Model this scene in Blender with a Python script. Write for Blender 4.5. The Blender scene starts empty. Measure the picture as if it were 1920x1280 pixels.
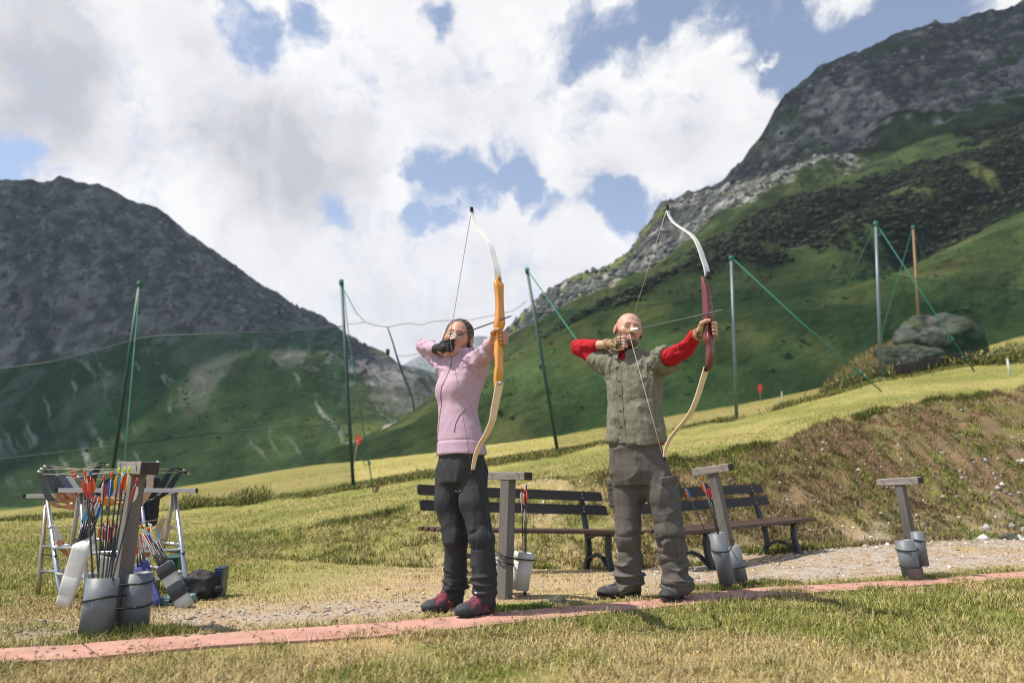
import bpy, bmesh, math, random
import numpy as np
from mathutils import Vector, Matrix
from mathutils.bvhtree import BVHTree
R = math.radians
random.seed(7); RNG = np.random.default_rng(11)
C = bpy.context.scene.collection
scene = bpy.context.scene

# ------------------------------------------------------------------ camera
CH = 0.62; PITCH = R(12.8); F = 1280.0
cam = bpy.data.cameras.new('camera'); cam.sensor_width = 36; cam.lens = 24
cam.clip_start = 0.05; cam.clip_end = 20000
cam.dof.use_dof = True; cam.dof.focus_distance = 4.15; cam.dof.aperture_fstop = 1.7
camo = bpy.data.objects.new('camera', cam); C.objects.link(camo)
camo.location = (0, 0, CH); camo.rotation_euler = (R(90) + PITCH, 0, 0)
scene.camera = camo

# ------------------------------------------------------------------ sun, sky
SUN_EL = R(59); SUN_AZ = (-0.98, -0.14)
_l = math.hypot(*SUN_AZ)
SUND = Vector((SUN_AZ[0] / _l * math.cos(SUN_EL), SUN_AZ[1] / _l * math.cos(SUN_EL), math.sin(SUN_EL)))
sl = bpy.data.lights.new('sun', 'SUN'); sl.energy = 5.0; sl.angle = R(0.5); sl.color = (1.0, 0.925, 0.80)
so = bpy.data.objects.new('sun', sl); C.objects.link(so)
so.rotation_euler = SUND.to_track_quat('Z', 'Y').to_euler(); so.location = (-20, 5, 40)
scene.view_settings.view_transform = 'Standard'; scene.view_settings.look = 'None'
scene.view_settings.exposure = 0.33; scene.view_settings.gamma = 1
scene.cycles.max_bounces = 6; scene.cycles.diffuse_bounces = 3; scene.cycles.transparent_max_bounces = 12
scene.cycles.use_denoising = True; scene.cycles.pixel_filter_type = 'BLACKMAN_HARRIS'; scene.cycles.filter_width = 1.15

Fv = np.array([0, math.cos(PITCH), math.sin(PITCH)]); Uv = np.array([0, -math.sin(PITCH), math.cos(PITCH)])
def ray(px, py):
    d = Fv + np.array([1., 0, 0]) * (px - 960) / F + Uv * (640 - py) / F
    return d
def W(px, py, Y):
    """the place in the world seen at photo pixel (px,py), Y metres ahead"""
    d = ray(px, py); return Vector(np.array([0, 0, CH]) + d * (Y / d[1]))
def G(px, py, z=0.0):
    d = ray(px, py); return Vector(np.array([0, 0, CH]) + d * ((z - CH) / d[2]))

w = bpy.data.worlds.new('World'); scene.world = w; w.use_nodes = True
nt = w.node_tree; N = nt.nodes; L = nt.links; N.clear()
def nd(t, **k):
    n = N.new(t)
    for a, b in k.items(): setattr(n, a, b)
    return n
def mth(op, a, b=None, c=None, clamp=False):
    n = nd('ShaderNodeMath', operation=op); n.use_clamp = clamp
    for i, v in enumerate((a, b, c)):
        if v is None: continue
        if isinstance(v, (int, float)): n.inputs[i].default_value = v
        else: L.new(v, n.inputs[i])
    return n.outputs[0]
tc = nd('ShaderNodeTexCoord')
def noise_w(vec, scale, det, rough=0.55, dist=0.0):
    n = nd('ShaderNodeTexNoise'); n.inputs['Scale'].default_value = scale; n.inputs['Detail'].default_value = det
    n.inputs['Roughness'].default_value = rough; n.inputs['Distortion'].default_value = dist
    L.new(vec, n.inputs['Vector']); return n
nrm = nd('ShaderNodeVectorMath', operation='NORMALIZE'); L.new(tc.outputs['Generated'], nrm.inputs[0])
# warped direction so that cloud edges are ragged
n1 = noise_w(nrm.outputs[0], 6.0, 6, 0.6)
sub = nd('ShaderNodeVectorMath', operation='SUBTRACT'); L.new(n1.outputs['Color'], sub.inputs[0]); sub.inputs[1].default_value = (.5, .5, .5)
scl = nd('ShaderNodeVectorMath', operation='SCALE'); L.new(sub.outputs[0], scl.inputs[0]); scl.inputs['Scale'].default_value = 0.17
add = nd('ShaderNodeVectorMath', operation='ADD'); L.new(nrm.outputs[0], add.inputs[0]); L.new(scl.outputs[0], add.inputs[1])
wv = add.outputs[0]
def blob(px, py, rad, amp=3.0):
    d = ray(px, py); d = d / np.linalg.norm(d)
    n = nd('ShaderNodeVectorMath', operation='DISTANCE'); L.new(wv, n.inputs[0]); n.inputs[1].default_value = tuple(d)
    r = rad / F * (1 / np.linalg.norm(ray(px, py)) ** 1.2)
    return mth('MULTIPLY_ADD', n.outputs['Value'], -amp / r, amp, clamp=True)
def total(lst, op='ADD'):
    o = lst[0]
    for x in lst[1:]: o = mth(op, o, x)
    return o
cloud_blobs = [(60, 60, 520), (330, 180, 420), (100, 300, 460), (520, 300, 400), (640, 180, 330), (760, 110, 320), (900, 140, 235), (985, 215, 150), (920, 60, 150), (760, 250, 260),
               (1270, 235, 215), (1370, 225, 140), (1170, 205, 100), (1250, 320, 100), (1100, 250, 120), (400, 480, 480), (640, 540, 400), (700, 430, 240), (850, 560, 290), (1010, 520, 190), (1130, 530, 150), (1100, 600, 200), (700, 400, 130), (805, 372, 62, 1.9), (875, 262, 40, 1.6),
               (1060, 350, 90, 1.5), (1090, 300, 60, 1.5), (1345, 78, 62, 1.6), (1378, 110, 42, 1.4), (1465, 108, 44, 2.2), (1020, 10, 130, 1.6), (1150, -5, 80, 1.2), (1580, -30, 90, 1.3), (1930, -15, 110, 1.3), (960, 370, 60, 1.1),
               (-400, 100, 600), (-300, 600, 500), (300, -350, 420), (1100, -420, 300), (2300, 200, 420), (2500, 600, 400)]
holes = [(450, 65, 95, 2.4), (565, 50, 70, 1.2), (335, 5, 50, 1.3), (5, 328, 60, 1.6), (830, 18, 45, 1.2), (808, 306, 48, 1.5), (850, 335, 62, 1.6), (905, 362, 72, 1.7), (955, 320, 62, 1.6), (930, 285, 48, 1.4), (970, 372, 50, 1.3), (1160, 420, 45, 1.4), (830, 400, 45, 1.2), (620, 395, 50, 1.0), (1150, 400, 60, 1.5), (1020, 400, 50, 1.0)]
pos = total([blob(*b) for b in cloud_blobs], 'MAXIMUM'); neg = total([blob(*b) for b in holes], 'MAXIMUM')
n2 = noise_w(wv, 7.0, 9, 0.62)
n4 = noise_w(wv, 22.0, 8, 0.6)
dens = mth('ADD', mth('ADD', mth('SUBTRACT', pos, neg), mth('MULTIPLY_ADD', n2.outputs['Fac'], 2.4, -1.55)), mth('MULTIPLY_ADD', n4.outputs['Fac'], 1.2, -0.58))
# everywhere else in the sky: the same broken cloud
nb = noise_w(nrm.outputs[0], 2.2, 6, 0.6)
sep = nd('ShaderNodeSeparateXYZ'); L.new(nrm.outputs[0], sep.inputs[0])
back = nd('ShaderNodeMapRange'); L.new(sep.outputs['Y'], back.inputs['Value'])
back.inputs['From Min'].default_value = 0.45; back.inputs['From Max'].default_value = 0.1; back.inputs['To Min'].default_value = 0; back.inputs['To Max'].default_value = 1
dens = mth('ADD', dens, mth('MULTIPLY', back.outputs[0], mth('MULTIPLY_ADD', nb.outputs['Fac'], 6.0, -3.1)))
mr = nd('ShaderNodeMapRange', interpolation_type='SMOOTHSTEP'); L.new(dens, mr.inputs['Value'])
mr.inputs['From Min'].default_value = -0.22; mr.inputs['From Max'].default_value = 0.62
# grey undersides
greys = [(60, 190, 260, 1.0), (230, 280, 170, .8), (420, 295, 200, 1.0), (610, 320, 170, 1.0), (330, 90, 170, .4), (860, 215, 200, .45), (760, 540, 300, .4), (500, 470, 200, .3), (1280, 310, 120, .35), (1130, 330, 110, .3), (620, 380, 90, .7), (30, 560, 300, .4)]
g = total([blob(*b) for b in greys], 'MAXIMUM')
n3 = noise_w(wv, 4.5, 8, 0.6)
g = mth('ADD', mth('MULTIPLY', g, mth('MULTIPLY_ADD', n3.outputs['Fac'], 1.7, 0.1)), mth('MULTIPLY_ADD', n3.outputs['Fac'], 1.6, -0.66), clamp=True)
cr = nd('ShaderNodeValToRGB'); L.new(g, cr.inputs['Fac'])
cr.color_ramp.elements[0].color = (1.0, 0.995, 0.985, 1); cr.color_ramp.elements[1].color = (0.57, 0.57, 0.61, 1)
e = cr.color_ramp.elements.new(0.35); e.color = (0.86, 0.85, 0.88, 1)
sky = nd('ShaderNodeTexSky', sky_type='NISHITA'); sky.sun_disc = False; sky.sun_elevation = SUN_EL
sky.sun_rotation = math.atan2(SUND.x, SUND.y); sky.altitude = 2000; sky.air_density = 1.0; sky.dust_density = 0.6
hs = nd('ShaderNodeHueSaturation'); hs.inputs['Saturation'].default_value = 0.74; hs.inputs['Value'].default_value = 1.15; L.new(sky.outputs[0], hs.inputs['Color'])
b1 = nd('ShaderNodeBackground'); b1.inputs['Strength'].default_value = 0.15; L.new(hs.outputs[0], b1.inputs['Color'])
b2 = nd('ShaderNodeBackground'); b2.inputs['Strength'].default_value = 0.85; L.new(cr.outputs[0], b2.inputs['Color'])
mx = nd('ShaderNodeMixShader'); L.new(mr.outputs[0], mx.inputs[0]); L.new(b1.outputs[0], mx.inputs[1]); L.new(b2.outputs[0], mx.inputs[2])
ow = nd('ShaderNodeOutputWorld'); L.new(mx.outputs[0], ow.inputs[0])
w.cycles.sampling_method = 'MANUAL'; w.cycles.sample_map_resolution = 512

# ------------------------------------------------------------------ helpers
def tag(o, label=None, cat=None, group=None, kind=None):
    if label: o['label'] = label
    if cat: o['category'] = cat
    if group: o['group'] = group
    if kind: o['kind'] = kind
    return o
def empty(name, loc=(0, 0, 0), label=None, cat=None, group=None):
    o = bpy.data.objects.new(name, None); C.objects.link(o); o.location = loc; o.empty_display_size = .1
    return tag(o, label, cat, group)
def link(name, me, mat=None, parent=None):
    o = bpy.data.objects.new(name, me); C.objects.link(o)
    if mat is not None:
        for m in (mat if isinstance(mat, (list, tuple)) else [mat]): me.materials.append(m)
    if parent is not None:
        o.parent = parent
        o.matrix_parent_inverse = Matrix.Translation(-parent.location) if parent.type == 'EMPTY' and parent.parent is None and parent.rotation_euler[:] == (0, 0, 0) else Matrix()
    return o
def raw(name, V, Fc, mat=None, parent=None, col=None, smooth=True, cname='Col'):
    """big mesh straight from numpy: V (n,3), Fc (m,3|4)"""
    V = np.asarray(V, np.float32); Fc = np.asarray(Fc, np.int32); k = Fc.shape[1]
    me = bpy.data.meshes.new(name)
    me.vertices.add(len(V)); me.vertices.foreach_set('co', V.ravel())
    me.loops.add(Fc.size); me.loops.foreach_set('vertex_index', Fc.ravel())
    me.polygons.add(len(Fc)); me.polygons.foreach_set('loop_start', np.arange(0, Fc.size, k, dtype=np.int32))
    me.polygons.foreach_set('loop_total', np.full(len(Fc), k, np.int32))
    me.update(calc_edges=True); me.validate()
    if smooth: me.polygons.foreach_set('use_smooth', np.ones(len(me.polygons), bool))
    if col is not None:
        a = me.color_attributes.new(cname, 'FLOAT_COLOR', 'POINT')
        cc = np.ones((len(V), 4), np.float32); cc[:, :3] = col; a.data.foreach_set('color', cc.ravel())
    return link(name, me, mat, parent)

class MB:
    """collects shapes of one part, then links them as one mesh"""
    def __init__(s): s.v = []; s.f = []; s.sm = []
    def addm(s, vs, fs, smooth=False):
        b = len(s.v); s.v += [Vector(v) for v in vs]
        for f in fs: s.f.append([b + i for i in f]); s.sm.append(smooth)
        return s
    def box(s, c, size, M=None, bev=0.0):
        hx, hy, hz = size[0] / 2, size[1] / 2, size[2] / 2; M = M or Matrix()
        bm = bmesh.new(); bmesh.ops.create_cube(bm, size=1.0)
        for v in bm.verts: v.co = Vector((v.co.x * size[0], v.co.y * size[1], v.co.z * size[2]))
        if bev > 0: bmesh.ops.bevel(bm, geom=list(bm.edges), offset=bev, segments=2, affect='EDGES', profile=.5)
        vs = [M @ (v.co) + Vector(c) if M else v.co + Vector(c) for v in bm.verts]
        s.addm(vs, [[v.index for v in f.verts] for f in bm.faces]); bm.free(); return s
    def bar(s, a, b, wd, ht, up=Vector((0, 0, 1)), bev=0.0):
        """box beam from a to b, wd across, ht along up"""
        a = Vector(a); b = Vector(b); x = (b - a); ln = x.length; x.normalize(); y = up.cross(x).normalized(); z = x.cross(y)
        M = Matrix((x, y, z)).transposed()
        return s.box((a + b) / 2, (ln, wd, ht), M, bev)
    def tube(s, pts, r, n=8, cap=True, smooth=True, flat=None):
        """round tube through pts; r a number or a list"""
        pts = [Vector(p) for p in pts]; k = len(pts); rr = r if isinstance(r, (list, tuple)) else [r] * k
        t0 = (pts[1] - pts[0]).normalized(); ref = Vector((0, 0, 1)) if abs(t0.z) < .9 else Vector((1, 0, 0))
        u = t0.cross(ref).normalized(); vs = []
        for i in range(k):
            t = (pts[min(i + 1, k - 1)] - pts[max(i - 1, 0)]).normalized()
            u = (u - t * u.dot(t)).normalized(); v = t.cross(u)
            for j in range(n):
                a = 2 * math.pi * j / n; vs.append(pts[i] + (u * math.cos(a) + v * math.sin(a)) * rr[i])
        fs = [[i * n + j, i * n + (j + 1) % n, (i + 1) * n + (j + 1) % n, (i + 1) * n + j] for i in range(k - 1) for j in range(n)]
        if cap: fs += [list(range(n))[::-1], [(k - 1) * n + j for j in range(n)]]
        return s.addm(vs, fs, smooth)
    def loft(s, rings, cap=True, smooth=True):
        n = len(rings[0]); vs = [p for r_ in rings for p in r_]; k = len(rings)
        fs = [[i * n + j, i * n + (j + 1) % n, (i + 1) * n + (j + 1) % n, (i + 1) * n + j] for i in range(k - 1) for j in range(n)]
        if cap: fs += [list(range(n))[::-1], [(k - 1) * n + j for j in range(n)]]
        return s.addm(vs, fs, smooth)
    def ribbon(s, pts, wv_, th, nv=None):
        """strip through pts; wv_: list of half-width vectors, th thickness"""
        rings = []; k = len(pts)
        for i in range(k):
            p = Vector(pts[i]); t = (Vector(pts[min(i + 1, k - 1)]) - Vector(pts[max(i - 1, 0)])).normalized()
            wv1 = Vector(wv_[i]); n = t.cross(wv1).normalized() * th / 2
            rings.append([p - wv1 - n, p + wv1 - n, p + wv1 + n, p - wv1 + n])
        return s.loft(rings, smooth=False)
    def pipe(s, a, b, ro, ri, n=28, inner=0.9):
        """open-topped pipe from a (bottom) to b (top)"""
        a = Vector(a); b = Vector(b); t = (b - a).normalized(); u = t.cross(Vector((1, 0, 0))).normalized(); v = t.cross(u)
        def ring(c, r): return [c + (u * math.cos(2 * math.pi * j / n) + v * math.sin(2 * math.pi * j / n)) * r for j in range(n)]
        return s.loft([ring(a, ro), ring(b, ro), ring(b, ri), ring(a + (b - a) * (1 - inner), ri)])
    def build(s, name, mat, parent=None, bevel=0):
        me = bpy.data.meshes.new(name); o = Vector((0, 0, 0))
        me.from_pydata([v[:] for v in s.v], [], s.f); me.update()
        me.polygons.foreach_set('use_smooth', s.sm)
        ob = link(name, me, mat, parent)
        bm = bmesh.new(); bm.from_mesh(me); bmesh.ops.recalc_face_normals(bm, faces=bm.faces); bm.to_mesh(me); bm.free()
        return ob

# ------------------------------------------------------------------ numpy noise
def _h(ix, iy, iz, seed):
    n = (ix.astype(np.uint32) * np.uint32(374761393) + iy.astype(np.uint32) * np.uint32(668265263) + iz.astype(np.uint32) * np.uint32(2147483647) + np.uint32(seed * 1274126177 & 0xffffffff))
    n = (n ^ (n >> np.uint32(13))) * np.uint32(1274126177); n = (n ^ (n >> np.uint32(16))) * np.uint32(2246822519); n = n ^ (n >> np.uint32(15))
    return n.astype(np.float32) / np.float32(4294967295.0)
def vn(x, y, z=None, seed=0):
    x = np.asarray(x, np.float64); y = np.asarray(y, np.float64); z = np.zeros_like(x) if z is None else np.asarray(z, np.float64)
    fx, fy, fz = np.floor(x), np.floor(y), np.floor(z); tx, ty, tz = x - fx, y - fy, z - fz
    ix, iy, iz = fx.astype(np.int64), fy.astype(np.int64), fz.astype(np.int64)
    tx = tx * tx * (3 - 2 * tx); ty = ty * ty * (3 - 2 * ty); tz = tz * tz * (3 - 2 * tz); out = 0
    for a in (0, 1):
        for b in (0, 1):
            for c in (0, 1):
                out = out + _h(ix + a, iy + b, iz + c, seed) * (tx if a else 1 - tx) * (ty if b else 1 - ty) * (tz if c else 1 - tz)
    return out
def fbm(x, y, z=None, o=5, seed=0, g=.5):
    s = 0; a = 1; t = 0; z = 0 * x if z is None else z
    for i in range(o):
        s = s + a * vn(x * 2 ** i + 17.3 * i, y * 2 ** i - 9.1 * i, z * 2 ** i, seed + i); t += a; a *= g
    return s / t
def ridged(x, y, z=None, o=5, seed=0, g=.5):
    s = 0; a = 1; t = 0; z = 0 * x if z is None else z
    for i in range(o):
        s = s + a * (1 - np.abs(2 * vn(x * 2 ** i + 7.3 * i, y * 2 ** i - 3.1 * i, z * 2 ** i, seed + i) - 1)); t += a; a *= g
    return s / t
def sstep(a, b, x):
    t = np.clip((x - a) / (b - a), 0, 1); return t * t * (3 - 2 * t)
def mixc(c1, c2, t):
    t = np.asarray(t)[..., None]; return np.asarray(c1) * (1 - t) + np.asarray(c2) * t

# ------------------------------------------------------------------ materials
def mat(name, col=(.5, .5, .5), rough=.6, metal=0., attr=None, var=0.15, vscale=8., bump=0., bscale=40., spec=.5, det=5, vec='Object', coat=0., sub=0., stretch=None):
    """procedural material: base colour (or the 'Col' attribute) broken up by noise, with a fine bump"""
    m = bpy.data.materials.new(name); m.use_nodes = True; T = m.node_tree; P = T.nodes['Principled BSDF']
    tcn = T.nodes.new('ShaderNodeTexCoord'); src = tcn.outputs[vec]
    if stretch:
        mp = T.nodes.new('ShaderNodeMapping'); mp.inputs['Scale'].default_value = stretch; T.links.new(src, mp.inputs['Vector']); src = mp.outputs[0]
    nz = T.nodes.new('ShaderNodeTexNoise'); nz.inputs['Scale'].default_value = vscale; nz.inputs['Detail'].default_value = det; nz.inputs['Roughness'].default_value = .6
    T.links.new(src, nz.inputs['Vector'])
    mr_ = T.nodes.new('ShaderNodeMapRange'); mr_.inputs['From Min'].default_value = .3; mr_.inputs['From Max'].default_value = .7
    mr_.inputs['To Min'].default_value = 1 - var; mr_.inputs['To Max'].default_value = 1 + var; T.links.new(nz.outputs['Fac'], mr_.inputs['Value'])
    vm = T.nodes.new('ShaderNodeVectorMath'); vm.operation = 'SCALE'; T.links.new(mr_.outputs[0], vm.inputs['Scale'])
    if attr:
        at = T.nodes.new('ShaderNodeAttribute'); at.attribute_name = attr; T.links.new(at.outputs['Color'], vm.inputs[0])
    else: vm.inputs[0].default_value = col[:3]
    T.links.new(vm.outputs[0], P.inputs['Base Color'])
    P.inputs['Roughness'].default_value = rough; P.inputs['Metallic'].default_value = metal
    P.inputs['Specular IOR Level'].default_value = spec; P.inputs['Coat Weight'].default_value = coat
    if sub: P.inputs['Subsurface Weight'].default_value = sub; P.inputs['Subsurface Radius'].default_value = (.012, .004, .002); P.inputs['Subsurface Scale'].default_value = .6
    if bump:
        nb_ = T.nodes.new('ShaderNodeTexNoise'); nb_.inputs['Scale'].default_value = bscale; nb_.inputs['Detail'].default_value = 4
        T.links.new(src, nb_.inputs['Vector']); bp = T.nodes.new('ShaderNodeBump'); bp.inputs['Strength'].default_value = bump; bp.inputs['Distance'].default_value = .01
        T.links.new(nb_.outputs['Fac'], bp.inputs['Height']); T.links.new(bp.outputs[0], P.inputs['Normal'])
    return m
# ================================================================== TERRAIN
def row(pts):
    """[(px,py,Y)] -> arrays s=X/Y, Y, Z"""
    a = []
    for px, py, Y in pts:
        p = W(px, py, Y); a.append((p.x / Y, Y, p.z))
    a = np.array(sorted(a)); return a
def flatrow(Y, z, ss=(-3, 3)): return np.array([(s, Y, z) for s in ss])
ROWS = [flatrow(-60, 0), flatrow(2, 0), row([(-400, 1087, 5.6), (2300, 1087, 5.6)])]
ROWS[2][:, 2] = 0
ROWS += [row([(-400, 1040, 8.2), (0, 1040, 8), (380, 1042, 7.8), (560, 1052, 7.4), (800, 1062, 7.1), (1000, 1066, 7.1), (1200, 1066, 7.1), (1310, 1060, 7.3), (1420, 1045, 7.6), (1510, 1031, 7.8), (1700, 1015, 8.4), (1920, 1006, 9), (2300, 985, 10)]),
         row([(-400, 1006, 11), (0, 1006, 11), (380, 1004, 11), (480, 1001, 10.5), (560, 992, 10), (680, 975, 9.8), (800, 950, 9.8), (1010, 906, 10), (1150, 888, 10.2), (1280, 872, 10.5), (1450, 845, 11), (1550, 803, 12), (1700, 770, 13), (1920, 740, 14), (2300, 690, 15)]),
         row([(-400, 988, 16), (0, 978, 16), (222, 964, 16), (450, 950, 16), (665, 922, 16), (830, 895, 16.5), (1050, 858, 17.6), (1380, 790, 19.7), (1560, 740, 20), (1650, 712, 20.2), (1920, 668, 21), (2300, 600, 22)]),
         row([(-400, 962, 60), (0, 955, 60), (360, 907, 60), (600, 872, 60), (800, 850, 60), (1140, 800, 60), (1380, 757, 60), (1560, 722, 60), (1700, 690, 60), (1920, 630, 60), (2300, 560, 60)])]
r5 = ROWS[-1].copy(); r6 = r5.copy(); r6[:, 1] = 95; r6[:, 2] = r5[:, 2] - 4.5; r7 = r5.copy(); r7[:, 1] = 320; r7[:, 2] = -8; r8 = r5.copy(); r8[:, 1] = 9000; r8[:, 2] = -30
ROWS += [r6, r7, r8]
def terrain(X, Y, rough=True):
    X = np.asarray(X, float); Y = np.asarray(Y, float)
    s = np.where(Y > 1.5, X / np.maximum(Y, 1.5), X / 1.5)
    s = np.clip(s, -1.15, 1.0)
    ys = [np.interp(s, r[:, 0], r[:, 1]) for r in ROWS]; zs = [np.interp(s, r[:, 0], r[:, 2]) for r in ROWS]
    Z = np.zeros_like(Y); K = np.zeros_like(Y)
    for i in range(len(ROWS) - 1):
        t = np.clip((Y - ys[i]) / (ys[i + 1] - ys[i]), 0, 1)
        m = (Y >= ys[i]) & (Y < ys[i + 1]); te = t * t * (3 - 2 * t) if i in (3,) else t
        Z = np.where(m, zs[i] + (zs[i + 1] - zs[i]) * te, Z); K = np.where(m, i + t, K)
    m = Y >= ys[-1]; Z = np.where(m, zs[-1], Z); K = np.where(m, len(ROWS) - 1, K)
    if rough:
        bank = sstep(3.0, 3.3, K) * (1 - sstep(3.9, 4.1, K)) * sstep(-.35, .1, s)
        Z = Z + (fbm(X * 1.3, Y * 1.3, seed=3, o=4) - .5) * (.03 * sstep(5.0, 6.5, Y) + .02 * (1 - sstep(2.5, 3.2, Y)) + .10 * bank + .10 * sstep(3.9, 4.5, K))
        Z = Z + (ridged(X * 2.2, Y * 2.2, seed=9, o=5) - .55) * .25 * bank
        Z = Z + (fbm(X * 9, Y * 9, seed=5, o=3) - .5) * (.008 + .008 * sstep(5, 6, Y) + .05 * bank)
        Z = Z + .9 * (fbm(X * .06, Y * .06, seed=8, o=3) - .5) * sstep(4.7, 5.3, K)
        # turf lip at the crest of the bank
        lip = np.exp(-((K - 3.97 + .12 * (fbm(X * 1.1, Y * 1.1, seed=21) - .5)) / .035) ** 2) * sstep(-.28, -.1, s)
        Z = Z + lip * .07
    return Z, K, s
def tz(x, y): return float(terrain(np.array([x]), np.array([y]))[0][0])

# path edges in the world (from where it lies on the flat ground)
PU = [(-500, 1262), (-200, 1238), (0, 1222), (140, 1214), (400, 1192), (700, 1172), (740, 1169), (960, 1149), (1060, 1141), (1230, 1126), (1420, 1105), (1560, 1098), (1740, 1086), (1920, 1074), (2150, 1062)]
PL = [(-500, 1290), (-200, 1264), (0, 1246), (140, 1240), (400, 1215), (700, 1196), (830, 1184), (960, 1170), (1060, 1160), (1230, 1141), (1420, 1122), (1560, 1111), (1740, 1098), (1920, 1086), (2150, 1073)]
PUw = np.array([G(*p)[:2] for p in PU]); PLw = np.array([G(*p)[:2] for p in PL])
def path_edges(X): return np.interp(X, PLw[:, 0], PLw[:, 1]), np.interp(X, PUw[:, 0], PUw[:, 1])

def ground_color(X, Y, Z, K, s):
    n1 = fbm(X * .8, Y * .8, seed=31); n2 = fbm(X * 3.1, Y * 3.1, seed=33); n3 = fbm(X * 12, Y * 12, seed=35, o=3)
    straw = np.array([.36, .265, .125]); green = np.array([.15, .155, .04]); soil = np.array([.23, .155, .09]); grav = np.array([.40, .345, .29]); field = np.array([.30, .27, .085]); dark = np.array([.10, .12, .035])
    pe0, pe1 = path_edges(X)
    c = mixc(green, straw, sstep(.38, .62, n1 * .6 + n2 * .4))
    # well trodden dry turf behind the shooting line
    dry = sstep(0, .4, Y - pe1) * (1 - sstep(7.3, 8.6, Y)) * sstep(-2.6, -1.5, X - .12 * (4.5 - Y))
    c = mixc(c, mixc(np.array([.44, .33, .19]), np.array([.36, .26, .175]), sstep(.45, .7, n2)), dry * .92)
    c = mixc(c, np.array([.22, .23, .05]), sstep(4.2, 4.8, Y) * (1 - sstep(-2.3, -1.2, X - .1 * Y)) * .7)
    gr = gravel_mask(X, Y, n2)
    c = mixc(c, mixc(grav, soil * 1.3, sstep(.45, .7, n3)), gr)
    bank = sstep(3.05, 3.35, K) * (1 - sstep(3.93, 4.0, K)) * sstep(-.33, .0, s)
    bb = sstep(.05, .32, s)
    c = mixc(c, mixc(mixc(np.array([.185, .120, .072]), np.array([.15, .135, .05]), sstep(.50, .66, n2)), mixc(np.array([.34, .265, .135]), np.array([.20, .20, .06]), sstep(.45, .6, n2)), np.clip(1 - bb + .25 * sstep(.5, .65, n1), 0, 1)), bank)
    st = sstep(3.97, 4.05, K); c = mixc(c, mixc(np.array([.20, .205, .058]), np.array([.30, .27, .095]), sstep(.35, .65, n1)), st)
    c = mixc(c, np.array([.16, .175, .05]), np.exp(-((K - 5.0) / .03) ** 2) * .7)
    ff = mixc(field, np.array([.36, .30, .115]), sstep(.4, .6, fbm(X * .12, Y * .25, seed=41)))
    c = mixc(c, ff, sstep(5.03, 5.1, K) * (1 - sstep(6.2, 6.5, K)))
    c = mixc(c, np.array([.09, .13, .035]), sstep(5.9, 6.1, K))
    return c * (.8 + .4 * n3)[..., None]
def gravel_mask(X, Y, n2):
    pe0, pe1 = path_edges(X)
    a = sstep(.05, .3, Y - pe1) * (1 - sstep(.7, 1.3, Y - pe1)) * (1 - sstep(-1.0, 0.2, X)) * sstep(-3.4, -2.0, X) * .75
    b = sstep(.1, .5, Y - pe1) * (1 - sstep(2.2, 3.4, Y - pe1)) * sstep(.3, 1.7, X)
    c_ = sstep(6.2, 7.2, X) * sstep(7.8, 8.6, Y) * (1 - sstep(11, 12.5, Y)) * .9
    return np.clip(np.maximum(np.maximum(a, b), c_) * sstep(.25, .5, n2 + .12), 0, 1)

def grow(a0, step, lim, g):
    o = [a0]
    while o[-1] < lim: o.append(o[-1] + step); step *= g
    return o
xs = grow(7.2, .06, 6000, 1.09)[1:]; X0 = sorted([-x for x in xs]) + list(np.arange(-7.2, 7.21, .06)) + xs
Y0 = sorted([-y for y in grow(0, .5, 3000, 1.35)]) + list(np.arange(.4, 1.7, .2)) + list(np.arange(1.7, 8.4, .05)) + list(np.arange(8.4, 15, .085)) + grow(15, .1, 9000, 1.045)
Y0 = sorted(set(round(y, 3) for y in Y0))
GX, GY = np.meshgrid(np.array(X0), np.array(Y0)); GZ, GK, GS = terrain(GX, GY)
pe0, pe1 = path_edges(GX)
ny, nx = GX.shape; idx = np.arange(ny * nx).reshape(ny, nx)
Fq = np.stack([idx[:-1, :-1], idx[:-1, 1:], idx[1:, 1:], idx[1:, :-1]], -1).reshape(-1, 4)
gcol = ground_color(GX, GY, GZ, GK, GS)
m_ground = mat('ground_soil_and_turf', attr='Col', rough=.95, var=.22, vscale=55, bump=.5, bscale=120, spec=.1)
ground = raw('ground', np.stack([GX, GY, GZ], -1).reshape(-1, 3), Fq, m_ground, col=gcol.reshape(-1, 3)); tag(ground, 'grassy ground rising to a mown yellow field', kind='structure')

# ---- the pink slab path
m_path = mat('pink_rubber_slab', (.47, .25, .20), rough=.9, var=.26, vscale=5, bump=.25, bscale=150, spec=.25)
T2 = m_path.node_tree; P2 = T2.nodes['Principled BSDF']; old = P2.inputs['Base Color'].links[0].from_socket
nz2 = T2.nodes.new('ShaderNodeTexNoise'); nz2.inputs['Scale'].default_value = 2.2; nz2.inputs['Detail'].default_value = 9; nz2.inputs['Roughness'].default_value = .72; tc2 = T2.nodes.new('ShaderNodeTexCoord'); T2.links.new(tc2.outputs['Object'], nz2.inputs['Vector'])
mr2 = T2.nodes.new('ShaderNodeMapRange'); mr2.inputs['From Min'].default_value = .48; mr2.inputs['From Max'].default_value = .68; mr2.inputs['To Max'].default_value = .7; T2.links.new(nz2.outputs['Fac'], mr2.inputs['Value'])
mx2 = T2.nodes.new('ShaderNodeMix'); mx2.data_type = 'RGBA'; mx2.inputs[7].default_value = (.42, .30, .22, 1); T2.links.new(mr2.outputs[0], mx2.inputs[0]); T2.links.new(old, mx2.inputs[6]); T2.links.new(mx2.outputs[2], P2.inputs['Base Color'])
mb = MB()
cuts = [(-500, -500), (-120, -140), (110, 165), (440, 480), (690, 745), (760, 830)]
def on_edge(P_, x): return Vector((x, float(np.interp(x, P_[:, 0], P_[:, 1])), 0))
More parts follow.
